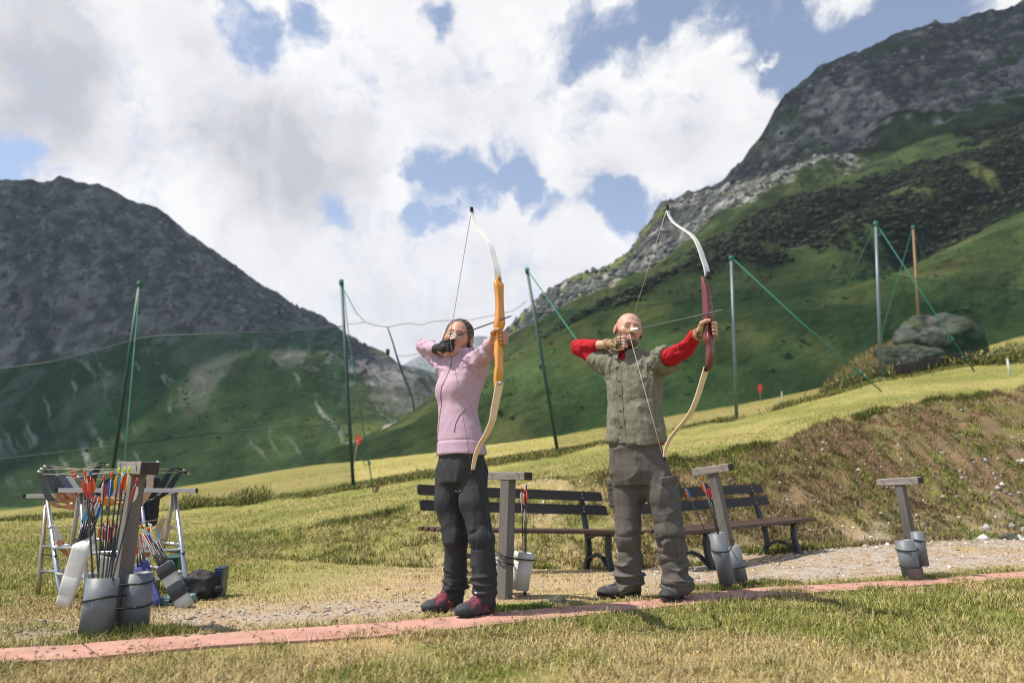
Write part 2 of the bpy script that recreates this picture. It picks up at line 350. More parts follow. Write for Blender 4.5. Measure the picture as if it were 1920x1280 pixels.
Xs = [-3.4, -2.35, G(125, 1240).x, G(470, 1205).x, G(725, 1183).x, G(1075, 1148).x, G(1270, 1130).x, G(1500, 1108).x, G(1720, 1092).x, 4.6, 6.2, 8]
for i in range(len(Xs) - 1):
    a, b = Xs[i] + .004, Xs[i + 1] - .004; n = 8; zz = .013 + random.uniform(-.003, .002); dz = random.uniform(-.004, .004); sh = .10
    top = []; bot = []
    for j in range(n + 1):
        x = a + (b - a) * j / n; u = on_edge(PUw, x - sh); l = on_edge(PLw, x + sh)
        h0 = zz + dz * (j / n - .5)
        top.append((l + Vector((0, 0, h0)), u + Vector((0, 0, h0 + .002))))
    rings = [[l - Vector((0, 0, .05)), l, u, u - Vector((0, 0, .05))] for l, u in top]
    mb.loft(rings, smooth=False)
path = mb.build('path', m_path); tag(path, 'strip of pale red slabs laid along the shooting line', kind='structure')

# ================================================================== MOUNTAINS
def mountain(name, rows, cols, disp, colf, m, nrow, ncolm, label):
    """rows: list of [(px,py)...] with a distance each; smooth interpolation between rows"""
    pxs = np.linspace(cols[0], cols[1], ncolm); dirs = np.array([ray(p, 0) for p in pxs])
    prof = []
    for pts, D in rows:
        a = np.array(pts, float); py = np.interp(pxs, a[:, 0], a[:, 1])
        k = 5; pyp = np.pad(py, k, mode='edge'); py = np.convolve(pyp, np.hanning(2 * k + 3)[1:-1] / np.hanning(2 * k + 3)[1:-1].sum(), 'valid') if name != 'x' else py
        s_ = np.array([(ray(a_, b_)[0] / ray(a_, b_)[1], ray(a_, b_)[2] / ray(a_, b_)[1]) for a_, b_ in zip(pxs, py)])
        Dv = np.full(len(pxs), D, float) if np.isscalar(D) else np.interp(pxs, *D)
        prof.append((s_[:, 0] * Dv, Dv, CH + s_[:, 1] * Dv))
    prof = np.array(prof)  # rows,3,cols
    nr = len(rows); t = np.linspace(0, nr - 1, nrow); i0 = np.minimum(t.astype(int), nr - 2); f = t - i0
    P_ = prof[i0] * (1 - f)[:, None, None] + prof[i0 + 1] * f[:, None, None]
    P_ = np.moveaxis(P_, 1, 2)  # nrow,ncol,3
    T = np.repeat(t[:, None], len(pxs), 1); PX = np.repeat(pxs[None], nrow, 0)
    P_, extra = disp(P_, T, PX)
    ii = np.arange(nrow * len(pxs)).reshape(nrow, len(pxs))
    Fc = np.stack([ii[:-1, :-1], ii[:-1, 1:], ii[1:, 1:], ii[1:, :-1]], -1).reshape(-1, 4)
    # slope
    du = np.gradient(P_, axis=1); dv = np.gradient(P_, axis=0); nn = np.cross(du, dv); nn /= np.linalg.norm(nn, axis=2, keepdims=True) + 1e-9
    nz = np.abs(nn[..., 2])
    col = colf(P_, T, PX, nz, extra)
    o = raw(name, P_.reshape(-1, 3), Fc, m, col=col.reshape(-1, 3)); tag(o, label, kind='structure'); return o
KEEP = {}
ROCK = np.array([.066, .074, .072]); ROCKL = np.array([.27, .265, .25]); GRN = np.array([.034, .054, .018]); GRNL = np.array([.10, .12, .028]); SHR = np.array([.014, .020, .010])
def crag(P_, amp, sc, seed, w_):
    """push rock in and out along the view's horizontal and vertical"""
    x, y, z = P_[..., 0] / sc, P_[..., 1] / sc, P_[..., 2] / sc
    r_ = ridged(x, y, z, o=6, seed=seed, g=.58) - .55
    r2 = fbm(x * .5, y * .5, z * .5, o=4, seed=seed + 20) - .5
    d = (r_ * 1.0 + r2 * .9) * amp * w_
    Q = P_.copy(); Q[..., 1] -= d * 1.0; Q[..., 2] += d * .45
    return Q, r_
def gully(P_, amp, sc, seed, w_):
    x, y, z = P_[..., 0], P_[..., 1], P_[..., 2]; wp = (fbm(x / (sc * 2.2), z / (sc * 2.2), y * 0, o=3, seed=seed + 5) - .5) * 2.2
    g = ridged(x / sc + wp + .35 * z / sc, z / (sc * 3.6), y / (sc * 6), o=5, seed=seed, g=.55) - .55
    Q = P_.copy(); Q[..., 1] -= g * amp * w_; Q[..., 2] += g * amp * .35 * w_
    return Q, g
m_mtn = mat('mountain_rock_and_grass', attr='Col', rough=.95, var=.5, vscale=.035, bump=1.0, bscale=.12, spec=.04, det=12)
m_mtn.node_tree.nodes['Bump'].inputs['Distance'].default_value = 5.0
EDGE = [(-500, 985), (0, 965), (360, 925), (800, 872), (1140, 825), (1560, 745), (1920, 655), (2400, 560)]
# left mountain
LR = [(-500, 430), (-200, 355), (0, 340), (50, 336), (90, 341), (115, 332), (150, 340), (180, 347), (215, 358), (250, 377), (290, 392), (320, 412), (360, 445), (400, 470), (450, 505), (490, 538), (530, 556), (560, 578), (600, 592), (640, 622), (700, 655), (760, 686), (800, 700), (830, 735), (900, 800), (1000, 860)]
def dl(P_, T, PX):
    wgt = sstep(.3, 1.4, T) * 1.0; top = 1 - .75 * sstep(1.75, 2.0, T) * (1 - sstep(2.0, 2.2, T))
    Q, r_ = crag(P_, 38, 260, 3, wgt * top * .8)
    Q, r2 = gully(Q, 34, 60, 13, sstep(.3, 1.3, T) * top)
    Q, r3 = gully(Q, 12, 17, 17, sstep(.8, 1.4, T) * top)
    Q[..., 2] += (ridged(P_[..., 0] / 45, P_[..., 1] / 200, o=4, seed=18) - .6) * 12 * sstep(1.6, 2.0, T) * (1 - sstep(2.0, 2.3, T))
    return Q, (r_, r2)
def cl(P_, T, PX, nz, ex):
    x, y, z = P_[..., 0], P_[..., 1], P_[..., 2]; n = fbm(x / 90, y / 90, z / 90, seed=50); nf = fbm(x / 14, y / 14, z / 20, seed=51, o=4)
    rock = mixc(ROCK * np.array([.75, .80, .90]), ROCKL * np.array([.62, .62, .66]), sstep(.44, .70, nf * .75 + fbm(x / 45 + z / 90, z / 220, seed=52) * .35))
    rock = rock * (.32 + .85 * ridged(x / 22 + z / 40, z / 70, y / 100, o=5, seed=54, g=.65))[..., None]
    c = mixc(GRN * .6, GRN * 1.15 + [.004, .004, .0], sstep(.35, .65, n))
    bound = 1.02 + .25 * (n - .5) - .35 * sstep(.5, .8, nf) * 0
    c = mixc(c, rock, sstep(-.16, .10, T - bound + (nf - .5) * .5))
    KEEP['left'] = (P_, sstep(.55, .68, n) * (T < .9) * (T > .1), sstep(-.05, .2, T - bound + (nf - .5) * .5) * (T < 1.97) * (PX < 700), sstep(.1, .3, T) * (T < .95) * sstep(.5, .62, nf))
    # thin pale scree chutes slanting down the green foot
    u = PX + 170 * T; wp = (fbm(x / 90, z / 70, seed=63) - .5) * 2.6; ch = ridged(u / 32 + wp, T * 1.1, o=4, seed=60, g=.55)
    sc = sstep(.74, .93, ch) * sstep(.08, .3, T) * sstep(.30, .50, fbm(x / 22, z / 22, seed=66)) * (1 - sstep(.9, 1.15, T)) * sstep(.36, .56, fbm(x / 150, z / 110, seed=61)) * (1 - sstep(560, 700, PX) * .7)
    c = mixc(c, np.array([.40, .40, .375]), sc * .8)
    c = mixc(c, ROCKL * .5, sstep(.50, .62, fbm(x / 40, z / 60, seed=65)) * sstep(.2, .7, T) * (1 - sstep(1., 1.2, T)) * .5)
    c = mixc(c, GRNL * .8, sstep(.55, .7, n) * sstep(520, 640, PX) * (1 - sstep(760, 900, PX)) * .7)
    return c
mountain('hill', [(EDGE, 640), ([(-500, 700), (0, 690), (200, 660), (400, 640), (560, 655), (700, 712), (800, 745), (830, 760), (1000, 840)], 900), (LR, 1120), ([(a, b + 90) for a, b in LR], 1350)], (-420, 960), dl, cl, m_mtn, 340, 620,
         'dark rocky mountain with green scree streaked foot on the left')
# far hills in the gap
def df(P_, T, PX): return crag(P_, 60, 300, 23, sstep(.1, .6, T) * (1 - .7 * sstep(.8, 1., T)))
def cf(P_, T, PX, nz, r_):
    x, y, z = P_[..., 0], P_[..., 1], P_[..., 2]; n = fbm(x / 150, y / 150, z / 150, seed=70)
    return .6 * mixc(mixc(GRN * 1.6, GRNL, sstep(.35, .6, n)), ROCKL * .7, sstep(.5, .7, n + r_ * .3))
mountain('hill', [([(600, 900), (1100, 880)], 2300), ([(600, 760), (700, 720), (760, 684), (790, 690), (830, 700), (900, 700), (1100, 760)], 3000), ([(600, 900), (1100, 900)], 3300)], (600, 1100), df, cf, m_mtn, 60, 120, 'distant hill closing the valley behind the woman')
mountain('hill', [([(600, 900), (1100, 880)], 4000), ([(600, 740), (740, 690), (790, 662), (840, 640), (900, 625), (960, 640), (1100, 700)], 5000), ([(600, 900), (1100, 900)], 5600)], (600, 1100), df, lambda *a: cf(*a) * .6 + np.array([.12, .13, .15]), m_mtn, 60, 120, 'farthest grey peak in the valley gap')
# right mountain
RR = [(640, 900), (760, 820), (830, 752), (880, 690), (940, 628), (1000, 570), (1030, 548), (1060, 535), (1090, 524), (1120, 516), (1160, 490), (1180, 476), (1192, 452), (1205, 430), (1230, 393), (1250, 378), (1275, 366), (1300, 362), (1330, 352), (1360, 335), (1385, 312), (1410, 280), (1430, 246), (1450, 215), (1475, 180), (1500, 155), (1530, 132), (1565, 118), (1600, 100), (1640, 82), (1680, 60), (1720, 50), (1750, 44), (1790, 40), (1830, 28), (1870, 20), (1920, 2), (2100, -60), (2450, -150)]
def dr(P_, T, PX):
    top = 1 - .8 * sstep(3.7, 4.0, T) * (1 - sstep(4.0, 4.2, T))
    Q, r_ = crag(P_, 42, 170, 33, sstep(1.9, 3.4, T) * top * (.35 + .65 * sstep(900, 1150, PX)))
    Q, r2 = gully(Q, 34, 60, 43, sstep(2.0, 3.0, T) * top)
    Q, r3 = gully(Q, 12, 18, 47, sstep(2.5, 3.1, T) * top)
    Q[..., 2] += (ridged(P_[..., 0] / 32, P_[..., 1] / 150, o=4, seed=48) - .6) * 14 * sstep(3.5, 4.0, T) * (1 - sstep(4.0, 4.3, T)) * sstep(900, 1100, PX)
    # rolling green spurs on the lower slope
    x, y, z = P_[..., 0], P_[..., 1], P_[..., 2]
    sp = np.abs(2 * vn((x * .8 - z * 1.2) / 75, y / 160, seed=81) - 1) * 16 + (fbm(x / 30, y / 30, seed=82) - .5) * 8
    Q[..., 2] += sp * sstep(.1, .5, T) * (1 - sstep(2.8, 3.4, T)); Q[..., 1] -= sp * .8 * sstep(.1, .5, T) * (1 - sstep(2.8, 3.4, T))
    # scrub: bushy bumps
    bump = (ridged(x / 9, y / 9, z / 9, o=3, seed=83)) * 7 * sstep(1.0, 1.1, T) * (1 - sstep(1.95, 2.1, T))
    Q[..., 2] += bump
    return Q, (r_, sp)
def crr(P_, T, PX, nz, ex):
    x, y, z = P_[..., 0], P_[..., 1], P_[..., 2]; r_ = ex[0]
    n = fbm(x / 70, y / 70, z / 70, seed=90); nf = fbm(x / 13, y / 13, z / 16, seed=91, o=4)
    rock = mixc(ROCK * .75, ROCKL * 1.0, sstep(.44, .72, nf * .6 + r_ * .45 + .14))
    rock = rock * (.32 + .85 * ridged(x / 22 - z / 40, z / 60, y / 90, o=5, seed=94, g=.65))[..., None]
    rock = mixc(rock, np.array([.33, .29, .25]), sstep(.62, .75, nf) * sstep(1500, 1150, PX) if False else sstep(.60, .72, nf) * (1 - sstep(1250, 1450, PX)) * .8)
    low = mixc(GRN * .62, GRN * 1.25, sstep(.35, .65, n)); low = mixc(low, np.array([.075, .078, .026]), sstep(.5, .7, fbm(x / 40, y / 40, seed=92)) * .6)
    mid = mixc(GRN * .62, GRN * 1.0 + [.008, .004, 0], sstep(.4, .6, nf))
    c = low
    sh = sstep(.97, 1.03, T + (n - .5) * .35) * (1 - sstep(1.95, 2.12, T + (n - .5) * .9)) * sstep(1000, 1120, PX)
    c = mixc(c, mid, sstep(1.9, 2.1, T)); c = mixc(c, mixc(SHR * .35, SHR * .9, sstep(.5, .75, nf)), sh * sstep(.30, .36, fbm(x / 28, y / 60, seed=97)) * .96)
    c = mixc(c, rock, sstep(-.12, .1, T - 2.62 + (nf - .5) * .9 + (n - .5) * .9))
    KEEP['right'] = (P_, sh * sstep(.30, .36, fbm(x / 28, y / 60, seed=97)), sstep(-.05, .15, T - 2.62 + (nf - .5) * .9 + (n - .5) * .9) * (T < 3.97), sstep(.1, .3, T) * (T < 2.9) * sstep(.52, .62, nf) * (PX > 900))
    gg = sstep(.55, .65, n) * (1 - sstep(1350, 1500, PX)) * sstep(2.6, 3.0, T)
    c = mixc(c, GRNL * 1.15, gg * .85)
    c = mixc(c, GRN * 1.2, sstep(.58, .68, n) * sstep(1350, 1500, PX) * sstep(2.9, 3.1, T) * .8)
    return c
mountain('hill', [(EDGE, 300), ([(600, 880), (700, 850), (760, 815), (830, 775), (900, 720), (960, 690), (1050, 648), (1150, 610), (1250, 566), (1400, 520), (1500, 512), (1600, 495), (1700, 500), (1800, 470), (1920, 430), (2450, 330)], 430),
                  ([(600, 890), (760, 818), (830, 765), (960, 675), (1080, 615), (1200, 556), (1300, 490), (1400, 425), (1500, 375), (1600, 345), (1700, 320), (1800, 275), (1920, 235), (2450, 60)], 580),
                  ([(600, 895), (760, 819), (830, 758), (960, 650), (1080, 580), (1180, 545), (1250, 500), (1330, 430), (1400, 385), (1500, 330), (1600, 285), (1700, 215), (1800, 190), (1920, 160), (2450, 0)], 730),
                  (RR, 880), ([(a, b + 90) for a, b in RR], 1080)], (600, 2400), dr, crr, m_mtn, 520, 900, 'steep grey and green mountain with a dark scrub belt on the right')

# thin valley haze
hz = MB().box((0, 2900, 440), (7600, 6600, 1000)).build('haze', None); mh = bpy.data.materials.new('haze_air'); mh.use_nodes = True; T_ = mh.node_tree; T_.nodes.clear()
pv = T_.nodes.new('ShaderNodeVolumePrincipled'); pv.inputs['Density'].default_value = .00007; pv.inputs['Color'].default_value = (.72, .84, 1, 1); oo = T_.nodes.new('ShaderNodeOutputMaterial'); T_.links.new(pv.outputs[0], oo.inputs['Volume']); hz.data.materials.append(mh); tag(hz, 'thin bluish haze in the valley', kind='stuff')

# two cumulus clouds added overhead, unseen in the picture, to shade the mountains
m_cl = mat('cloud_white', (.8, .8, .82), rough=1., var=.03, vscale=.01, spec=0.)
def cloud(cx, cy, t, rx, ry, seed):
    c_ = np.array([cx, cy, 250.]) + np.array(SUND) * t; rg_ = np.random.default_rng(seed); bm = bmesh.new(); bmesh.ops.create_icosphere(bm, subdivisions=5, radius=1.0)
    V = np.array([v.co[:] for v in bm.verts]); Fc = np.array([[v.index for v in f.verts] for f in bm.faces]); bm.free()
    d = 1 + (fbm(V[:, 0] * 1.6, V[:, 1] * 1.6, V[:, 2] * 1.6, seed=seed) - .5) * .7 + (ridged(V[:, 0] * 4, V[:, 1] * 4, V[:, 2] * 4, seed=seed + 1) - .5) * .12
    V = V * d[:, None] * np.array([rx, ry, 170.]); V[:, 2] = np.where(V[:, 2] < 0, V[:, 2] * .35, V[:, 2])
    o = raw('shade_cloud', V + c_, Fc, m_cl); tag(o, 'unseen cumulus cloud added above the valley to shade the mountains', kind='structure')
cloud(940, 1030, 1750, 640, 620, 4)
cloud(-1150, 1250, 1750, 900, 560, 9)
# ================================================================== SIGNED-DISTANCE MODELLING
def grid(lo, hi, h):
    ax = [np.arange(lo[i], hi[i] + h, h, dtype=np.float32) for i in range(3)]
    return ax[0][:, None, None], ax[1][None, :, None], ax[2][None, None, :]
def cap(P, a, b, ra, rb=None):
    rb = ra if rb is None else rb; X, Y, Z = P; a = np.array(a, np.float32); b = np.array(b, np.float32); ba = b - a; L2 = float(ba @ ba) + 1e-9
    px, py, pz = X - a[0], Y - a[1], Z - a[2]
    t = np.clip((px * ba[0] + py * ba[1] + pz * ba[2]) / L2, 0, 1)
    return np.sqrt((px - t * ba[0]) ** 2 + (py - t * ba[1]) ** 2 + (pz - t * ba[2]) ** 2) - (ra + (rb - ra) * t)
def ell(P, c, r, M=None):
    X, Y, Z = P; x, y, z = X - c[0], Y - c[1], Z - c[2]
    if M is not None: x, y, z = [M[i][0] * x + M[i][1] * y + M[i][2] * z for i in range(3)]
    k = np.sqrt((x / r[0]) ** 2 + (y / r[1]) ** 2 + (z / r[2]) ** 2)
    return (k - 1) * min(r)
def rbox(P, c, r, rad, M=None):
    X, Y, Z = P; x, y, z = X - c[0], Y - c[1], Z - c[2]
    if M is not None: x, y, z = [M[i][0] * x + M[i][1] * y + M[i][2] * z for i in range(3)]
    qx, qy, qz = abs(x) - r[0] + rad, abs(y) - r[1] + rad, abs(z) - r[2] + rad
    return np.sqrt(np.maximum(qx, 0) ** 2 + np.maximum(qy, 0) ** 2 + np.maximum(qz, 0) ** 2) + np.minimum(np.maximum(np.maximum(qx, qy), qz), 0) - rad
def smin(a, b, k):
    h = np.maximum(k - abs(a - b), 0) / k; return np.minimum(a, b) - h * h * k * .25
def smax(a, b, k): return -smin(-a, -b, k)
def chain(P, pts, rr, k=.02):
    d = None
    for i in range(len(pts) - 1):
        c = cap(P, pts[i], pts[i + 1], rr[i], rr[i + 1]); d = c if d is None else smin(d, c, k)
    return d
def stack(P, secs, l, n):
    """torso-like solid: secs [(centre, half across, half deep)] in rising height"""
    X, Y, Z = P; zs = np.array([s[0][2] for s in secs]); fz = np.linspace(zs[0], zs[-1], 80); w_ = np.hanning(13)[1:-1]; w_ /= w_.sum()
    def g_(vals):
        v = np.interp(fz, zs, vals); v = np.convolve(np.pad(v, 5, mode='reflect', reflect_type='odd'), w_, 'valid'); return np.interp(Z, fz, v).astype(np.float32)
    cx, cy, a, b = g_([s[0][0] for s in secs]), g_([s[0][1] for s in secs]), g_([s[1] for s in secs]), g_([s[2] for s in secs])
    u = (X - cx) * l[0] + (Y - cy) * l[1]; v = (X - cx) * n[0] + (Y - cy) * n[1]
    q = ((abs(u) / a) ** 2.3 + (abs(v) / b) ** 2.3) ** (1 / 2.3)
    d = (q - 1) * np.minimum(a, b)
    return smax(smax(d, zs[0] - Z, .003), Z - zs[-1], .012)
def surface(fn, lo, hi, h):
    """naive surface nets of fn(P)<0"""
    P = grid(lo, hi, h); v = np.broadcast_to(fn(P), (P[0].shape[0], P[1].shape[1], P[2].shape[2])).astype(np.float32)
    s = v < 0; nx_, ny_, nz_ = v.shape
    c = np.zeros((nx_ - 1, ny_ - 1, nz_ - 1), np.uint8); corners = [(i, j, k) for i in (0, 1) for j in (0, 1) for k in (0, 1)]
    for i, j, k in corners: c += s[i:nx_ - 1 + i, j:ny_ - 1 + j, k:nz_ - 1 + k]
    act = (c > 0) & (c < 8); A = np.argwhere(act); cid = np.full(act.shape, -1, np.int64); cid[act] = np.arange(len(A))
    cv = np.stack([v[A[:, 0] + i, A[:, 1] + j, A[:, 2] + k] for i, j, k in corners], 1)
    S = np.zeros((len(A), 3)); cnt = np.zeros(len(A))
    for m_, (i, j, k) in enumerate(corners):
        for ax in range(3):
            if (i, j, k)[ax]: continue
            o = [i, j, k]; o[ax] = 1; q = corners.index(tuple(o)); a, b = cv[:, m_], cv[:, q]; cr_ = (a < 0) != (b < 0)
            t = np.where(cr_, a / np.where(a == b, 1, a - b), 0); p = np.tile(np.array([i, j, k], float), (len(A), 1)); p[:, ax] = t
            S += p * cr_[:, None]; cnt += cr_
    V = (A + S / cnt[:, None]) * h + np.array(lo); Fs = []
    for ax in range(3):
        sl0 = [slice(1, -1)] * 3; sl1 = [slice(1, -1)] * 3; sl0[ax] = slice(0, -1); sl1[ax] = slice(1, None)
        a, b = s[tuple(sl0)], s[tuple(sl1)]; E = np.argwhere(a != b); fl = a[tuple(E.T)]
        E = E + 1; E[:, ax] -= 1; u, w2 = [(1, 2), (2, 0), (0, 1)][ax]
        def g_(du, dw): q = E.copy(); q[:, u] += du; q[:, w2] += dw; return cid[tuple(q.T)]
        q = np.stack([g_(-1, -1), g_(0, -1), g_(0, 0), g_(-1, 0)], 1); q[~fl] = q[~fl][:, ::-1]; Fs.append(q)
    Fs = np.concatenate(Fs); Fs = Fs[(Fs >= 0).all(1)]
    return V, Fs
def vnorm(V, Fc):
    n = np.cross(V[Fc[:, 2]] - V[Fc[:, 0]], V[Fc[:, 3]] - V[Fc[:, 1]]); N_ = np.zeros_like(V)
    for i in range(4): np.add.at(N_, Fc[:, i], n)
    return N_ / (np.linalg.norm(N_, axis=1, keepdims=True) + 1e-12)
def folds(V, Fc, fn):
    N_ = vnorm(V, Fc); return V + N_ * fn(V)[:, None]
def join(parts):
    Vs, Fs, Cs, b = [], [], [], 0
    for V, Fc, c in parts: Vs.append(V); Fs.append(Fc + b); Cs.append(np.broadcast_to(c, V.shape)); b += len(V)
    return np.concatenate(Vs), np.concatenate(Fs), np.concatenate(Cs)
def np_bvh(V, Fc): return BVHTree.FromPolygons([tuple(v) for v in V], [tuple(f) for f in Fc.tolist()])
CAMP = Vector((0, 0, CH))
def drape(bvh, pix, off=.001, step=4):
    """points on a surface along a seam"""
    out = []; pts = []
    for (a, b), (c, d) in zip(pix[:-1], pix[1:]):
        n = max(1, int(math.hypot(c - a, d - b) / step))
        pts += [(a + (c - a) * i / n, b + (d - b) * i / n) for i in range(n)]
    pts.append(pix[-1])
    for p in pts:
        d = Vector(ray(*p)).normalized(); h = bvh.ray_cast(CAMP, d)
        if h[0] is not None: out.append(h[0] + h[1] * off)
    return out
def cre(V, f, seed=0, st=(1, 1, 1), p=4): return ridged(V[:, 0] * f * st[0], V[:, 1] * f * st[1], V[:, 2] * f * st[2], o=2, seed=seed, g=.4) ** p
def nvec(*a): v = Vector(a); return v.normalized()
def sp(V, f, seed=0, o=4, st=(1, 1, 1)): return fbm(V[:, 0] * f * st[0], V[:, 1] * f * st[1], V[:, 2] * f * st[2], o=o, seed=seed)
def rdg(V, f, seed=0, o=3, st=(1, 1, 1)): return ridged(V[:, 0] * f * st[0], V[:, 1] * f * st[1], V[:, 2] * f * st[2], o=o, seed=seed)

m_skin = mat('skin', attr='Col', rough=.5, var=.06, vscale=60, bump=.12, bscale=500, sub=.12, spec=.4)
m_skinm = m_skin
m_hair = mat('hair_strands', attr='Col', rough=.45, var=.3, vscale=120, stretch=(1, 1, .15), bump=.5, bscale=300)
m_fleece = mat('pink_fleece', (.49, .345, .43), rough=.95, var=.05, vscale=60, bump=.25, bscale=420, spec=.15)
m_fleece_d = mat('dark_mauve_seam', (.20, .11, .15), rough=.8)
m_wool = mat('charcoal_softshell', attr='Col', rough=.75, var=.12, vscale=20, bump=.2, bscale=500, spec=.25)
m_shirt = mat('grey_green_linen', attr='Col', rough=.92, var=.13, vscale=30, bump=.35, bscale=420, spec=.15)
m_red = mat('red_jersey', (.40, .012, .022), rough=.85, var=.07, vscale=30, bump=.15, bscale=500, spec=.2)
m_black = mat('black_fabric', (.012, .013, .016), rough=.7, var=.3, vscale=40, bump=.3, bscale=300)
m_shoe = mat('shoe_upper', attr='Col', rough=.7, var=.18, vscale=90, bump=.3, bscale=400)
m_solep = mat('burgundy_sole', (.20, .06, .075), rough=.7, var=.15); m_solek = mat('black_rubber', (.02, .02, .022), rough=.75, var=.3, vscale=60, bump=.2)
m_btn = mat('dark_button', (.03, .025, .025), rough=.35); m_st1 = mat('mauve_stitching', (.34, .20, .26), rough=.9); m_st2 = mat('grey_stitching', (.075, .078, .085), rough=.8); m_st3 = mat('dark_stitching', (.10, .095, .075), rough=.9); m_st4 = mat('brown_stitching', (.07, .06, .05), rough=.9)
m_eye = mat('eye', attr='Col', rough=.15, var=0., spec=.6)
m_strap = mat('leather_glove', (.38, .25, .12), rough=.7, var=.25, vscale=40, bump=.3, bscale=300)

def head_frame(c, fwd, roll):
    f = fwd.normalized(); up0 = Vector((0, 0, 1)); l = up0.cross(f).normalized(); u = f.cross(l).normalized()
    q = Matrix.Rotation(roll, 3, f); l = q @ l; u = q @ u
    return c, l, f, u
def head(frame, female, sc=1.0):
    c, l, f, u = frame; c = np.array(c); M = np.array([l, f, u])
    wx = 1.10 if not female else 1.08
    def loc(P): X, Y, Z = P; x, y, z = X - c[0], Y - c[1], Z - c[2]; return [(M[i, 0] * x + M[i, 1] * y + M[i, 2] * z) / sc / (wx if i == 0 else 1) for i in range(3)]
    g = 0.93 if female else 1.0
    def fn(P):
        Q = loc(P); x, y, z = Q; ax = abs(x); S = (ax, y, z)
        d = ell(Q, (0, -.018, .035), (.074, .093, .086))
        d = smin(d, ell(Q, (0, .022, -.03), (.058 * g, .062, .08)), .03)
        d = smin(d, cap(Q, (0, .064, -.096), (0, .05, -.09), .019 if female else .024), .03)
        d = smin(d, cap(S, (.045 * g, -.008, -.058), (.016, .055, -.092), .017 if female else .021), .03)
        d = smin(d, cap(S, (0, .079, .026), (.034, .068, .024), .011 if not female else .008), .016)
        d = smin(d, ell(S, (.036, .052, -.022), (.024, .022, .022)), .022)
        d = smax(d, -ell(S, (.031, .092, .003), (.018, .013, .010)), .012)
        d = smin(d, cap(Q, (0, .082, .012), (0, .103, -.026), .0065, .0105 if female else .0125), .012)
        d = smin(d, ell(S, (.0105, .092, -.031), (.0085, .011, .0075)), .006)
        d = smax(d, -ell(S, (.006, .101, -.039), (.0035, .005, .003)), .003)
        d = smin(d, cap(S, (0, .0875, -.0555), (.018, .079, -.058), .0055, .003), .006)
        d = smin(d, cap(S, (0, .086, -.0665), (.015, .079, -.064), .0068, .004), .006)
        d = smax(d, -cap(S, (0, .093, -.0608), (.021, .082, -.0605), .0016), .003)
        # upper lid and ears
        d = smin(d, cap(S, (.017, .0795, .0075), (.043, .071, .006), .0048), .004); d = smin(d, cap(S, (.019, .077, -.006), (.042, .070, -.005), .0035), .004)
        e = ell(S, (.080, -.012, -.004), (.0105, .019, .033)); e = smax(e, -ell(S, (.088, -.006, 0), (.006, .012, .019)), .005)
        d = smin(d, e, .008)
        d = smin(d, cap(Q, (0, -.03, -.06), (0, -.055, -.19), .047 if female else .058, .05 if female else .062), .03)
        return d * sc
    r = .235 * sc; cc = c - np.array(u) * .03
    V, Fc = surface(fn, cc - r, cc + r, .0026)
    def local(V): return ((V - c) @ M.T) / sc / np.array([wx, 1, 1])
    return V, Fc, local
def face_col(q, female):
    x, y, z = q.T; ax = abs(x)
    base = np.array([.50, .27, .185]) if female else np.array([.56, .315, .235])
    c = np.tile(base, (len(q), 1))
    c = mixc(c, [.60, .20, .15], np.exp(-((ax - .04) / .02) ** 2 - ((z + .02) / .025) ** 2) * .25 * (y > .03))
    c = mixc(c, [.60, .20, .15], np.exp(-(x / .02) ** 2 - ((z + .025) / .018) ** 2) * .3 * (y > .07))
    c = mixc(c, [.62, .15, .11], sstep(.072, .08, ax) * (.12 if female else .5))
    lip = np.exp(-((ax / .02) ** 4)) * np.exp(-((z + .061) / .0085) ** 4) * (y > .07); c = mixc(c, [.42, .12, .11], lip * .75)
    br = np.exp(-((z - .0255 - .1 * ax + 3.2 * np.maximum(ax - .034, 0)) / .0045) ** 2) * sstep(.009, .014, ax) * (1 - sstep(.046, .052, ax)) * (y > .05)
    c = mixc(c, [.035, .02, .015], br * .85)
    lid = np.exp(-((ax - .031) / .015) ** 4 - ((z - .0065) / .0032) ** 2) * (y > .06); c = mixc(c, [.06, .03, .025], lid * .9)
    c = mixc(c, [.05, .02, .018], np.exp(-((ax - .006) / .004) ** 2 - ((z + .0395) / .003) ** 2) * (y > .08) * .9)
    c = mixc(c, [.12, .03, .03], np.exp(-((z + .0608) / .0016) ** 2 - (ax / .021) ** 6) * (y > .07) * .8)
    if not female:
        n = fbm(x * 300, y * 300, z * 300, o=2, seed=5)
        jaw = sstep(-.05, -.066, z + .012 * sstep(.0, .05, y) * 0) * sstep(-.03, .02, y) ; side = sstep(.046, .056, ax) * sstep(.0, -.03, z) * sstep(-.02, .0, y) * (1 - sstep(.05, .07, y))
        must = np.exp(-((z + .0475) / .0055) ** 2) * (1 - sstep(.024, .032, ax)) * (y > .07)
        mouthc = np.exp(-((ax - .027) / .005) ** 2) * sstep(-.046, -.05, z) * (y > .06)
        chin = sstep(-.0745, -.08, z) * (y > .0)
        b = np.clip(np.maximum.reduce([chin, must, mouthc, side * .8, jaw * .55 * sstep(.03, .045, ax)]), 0, 1) * (1 - lip * .9)
        c = mixc(c, [.030, .018, .013], b * (.75 + .25 * n))
        stub = sstep(.03, -.01, y - .3 * (z - .05)) * sstep(-.04, -.01, z) * (1 - sstep(.085, .115, z)); c = mixc(c, [.20, .12, .085], stub * .55 * (ax < .075))
    return c
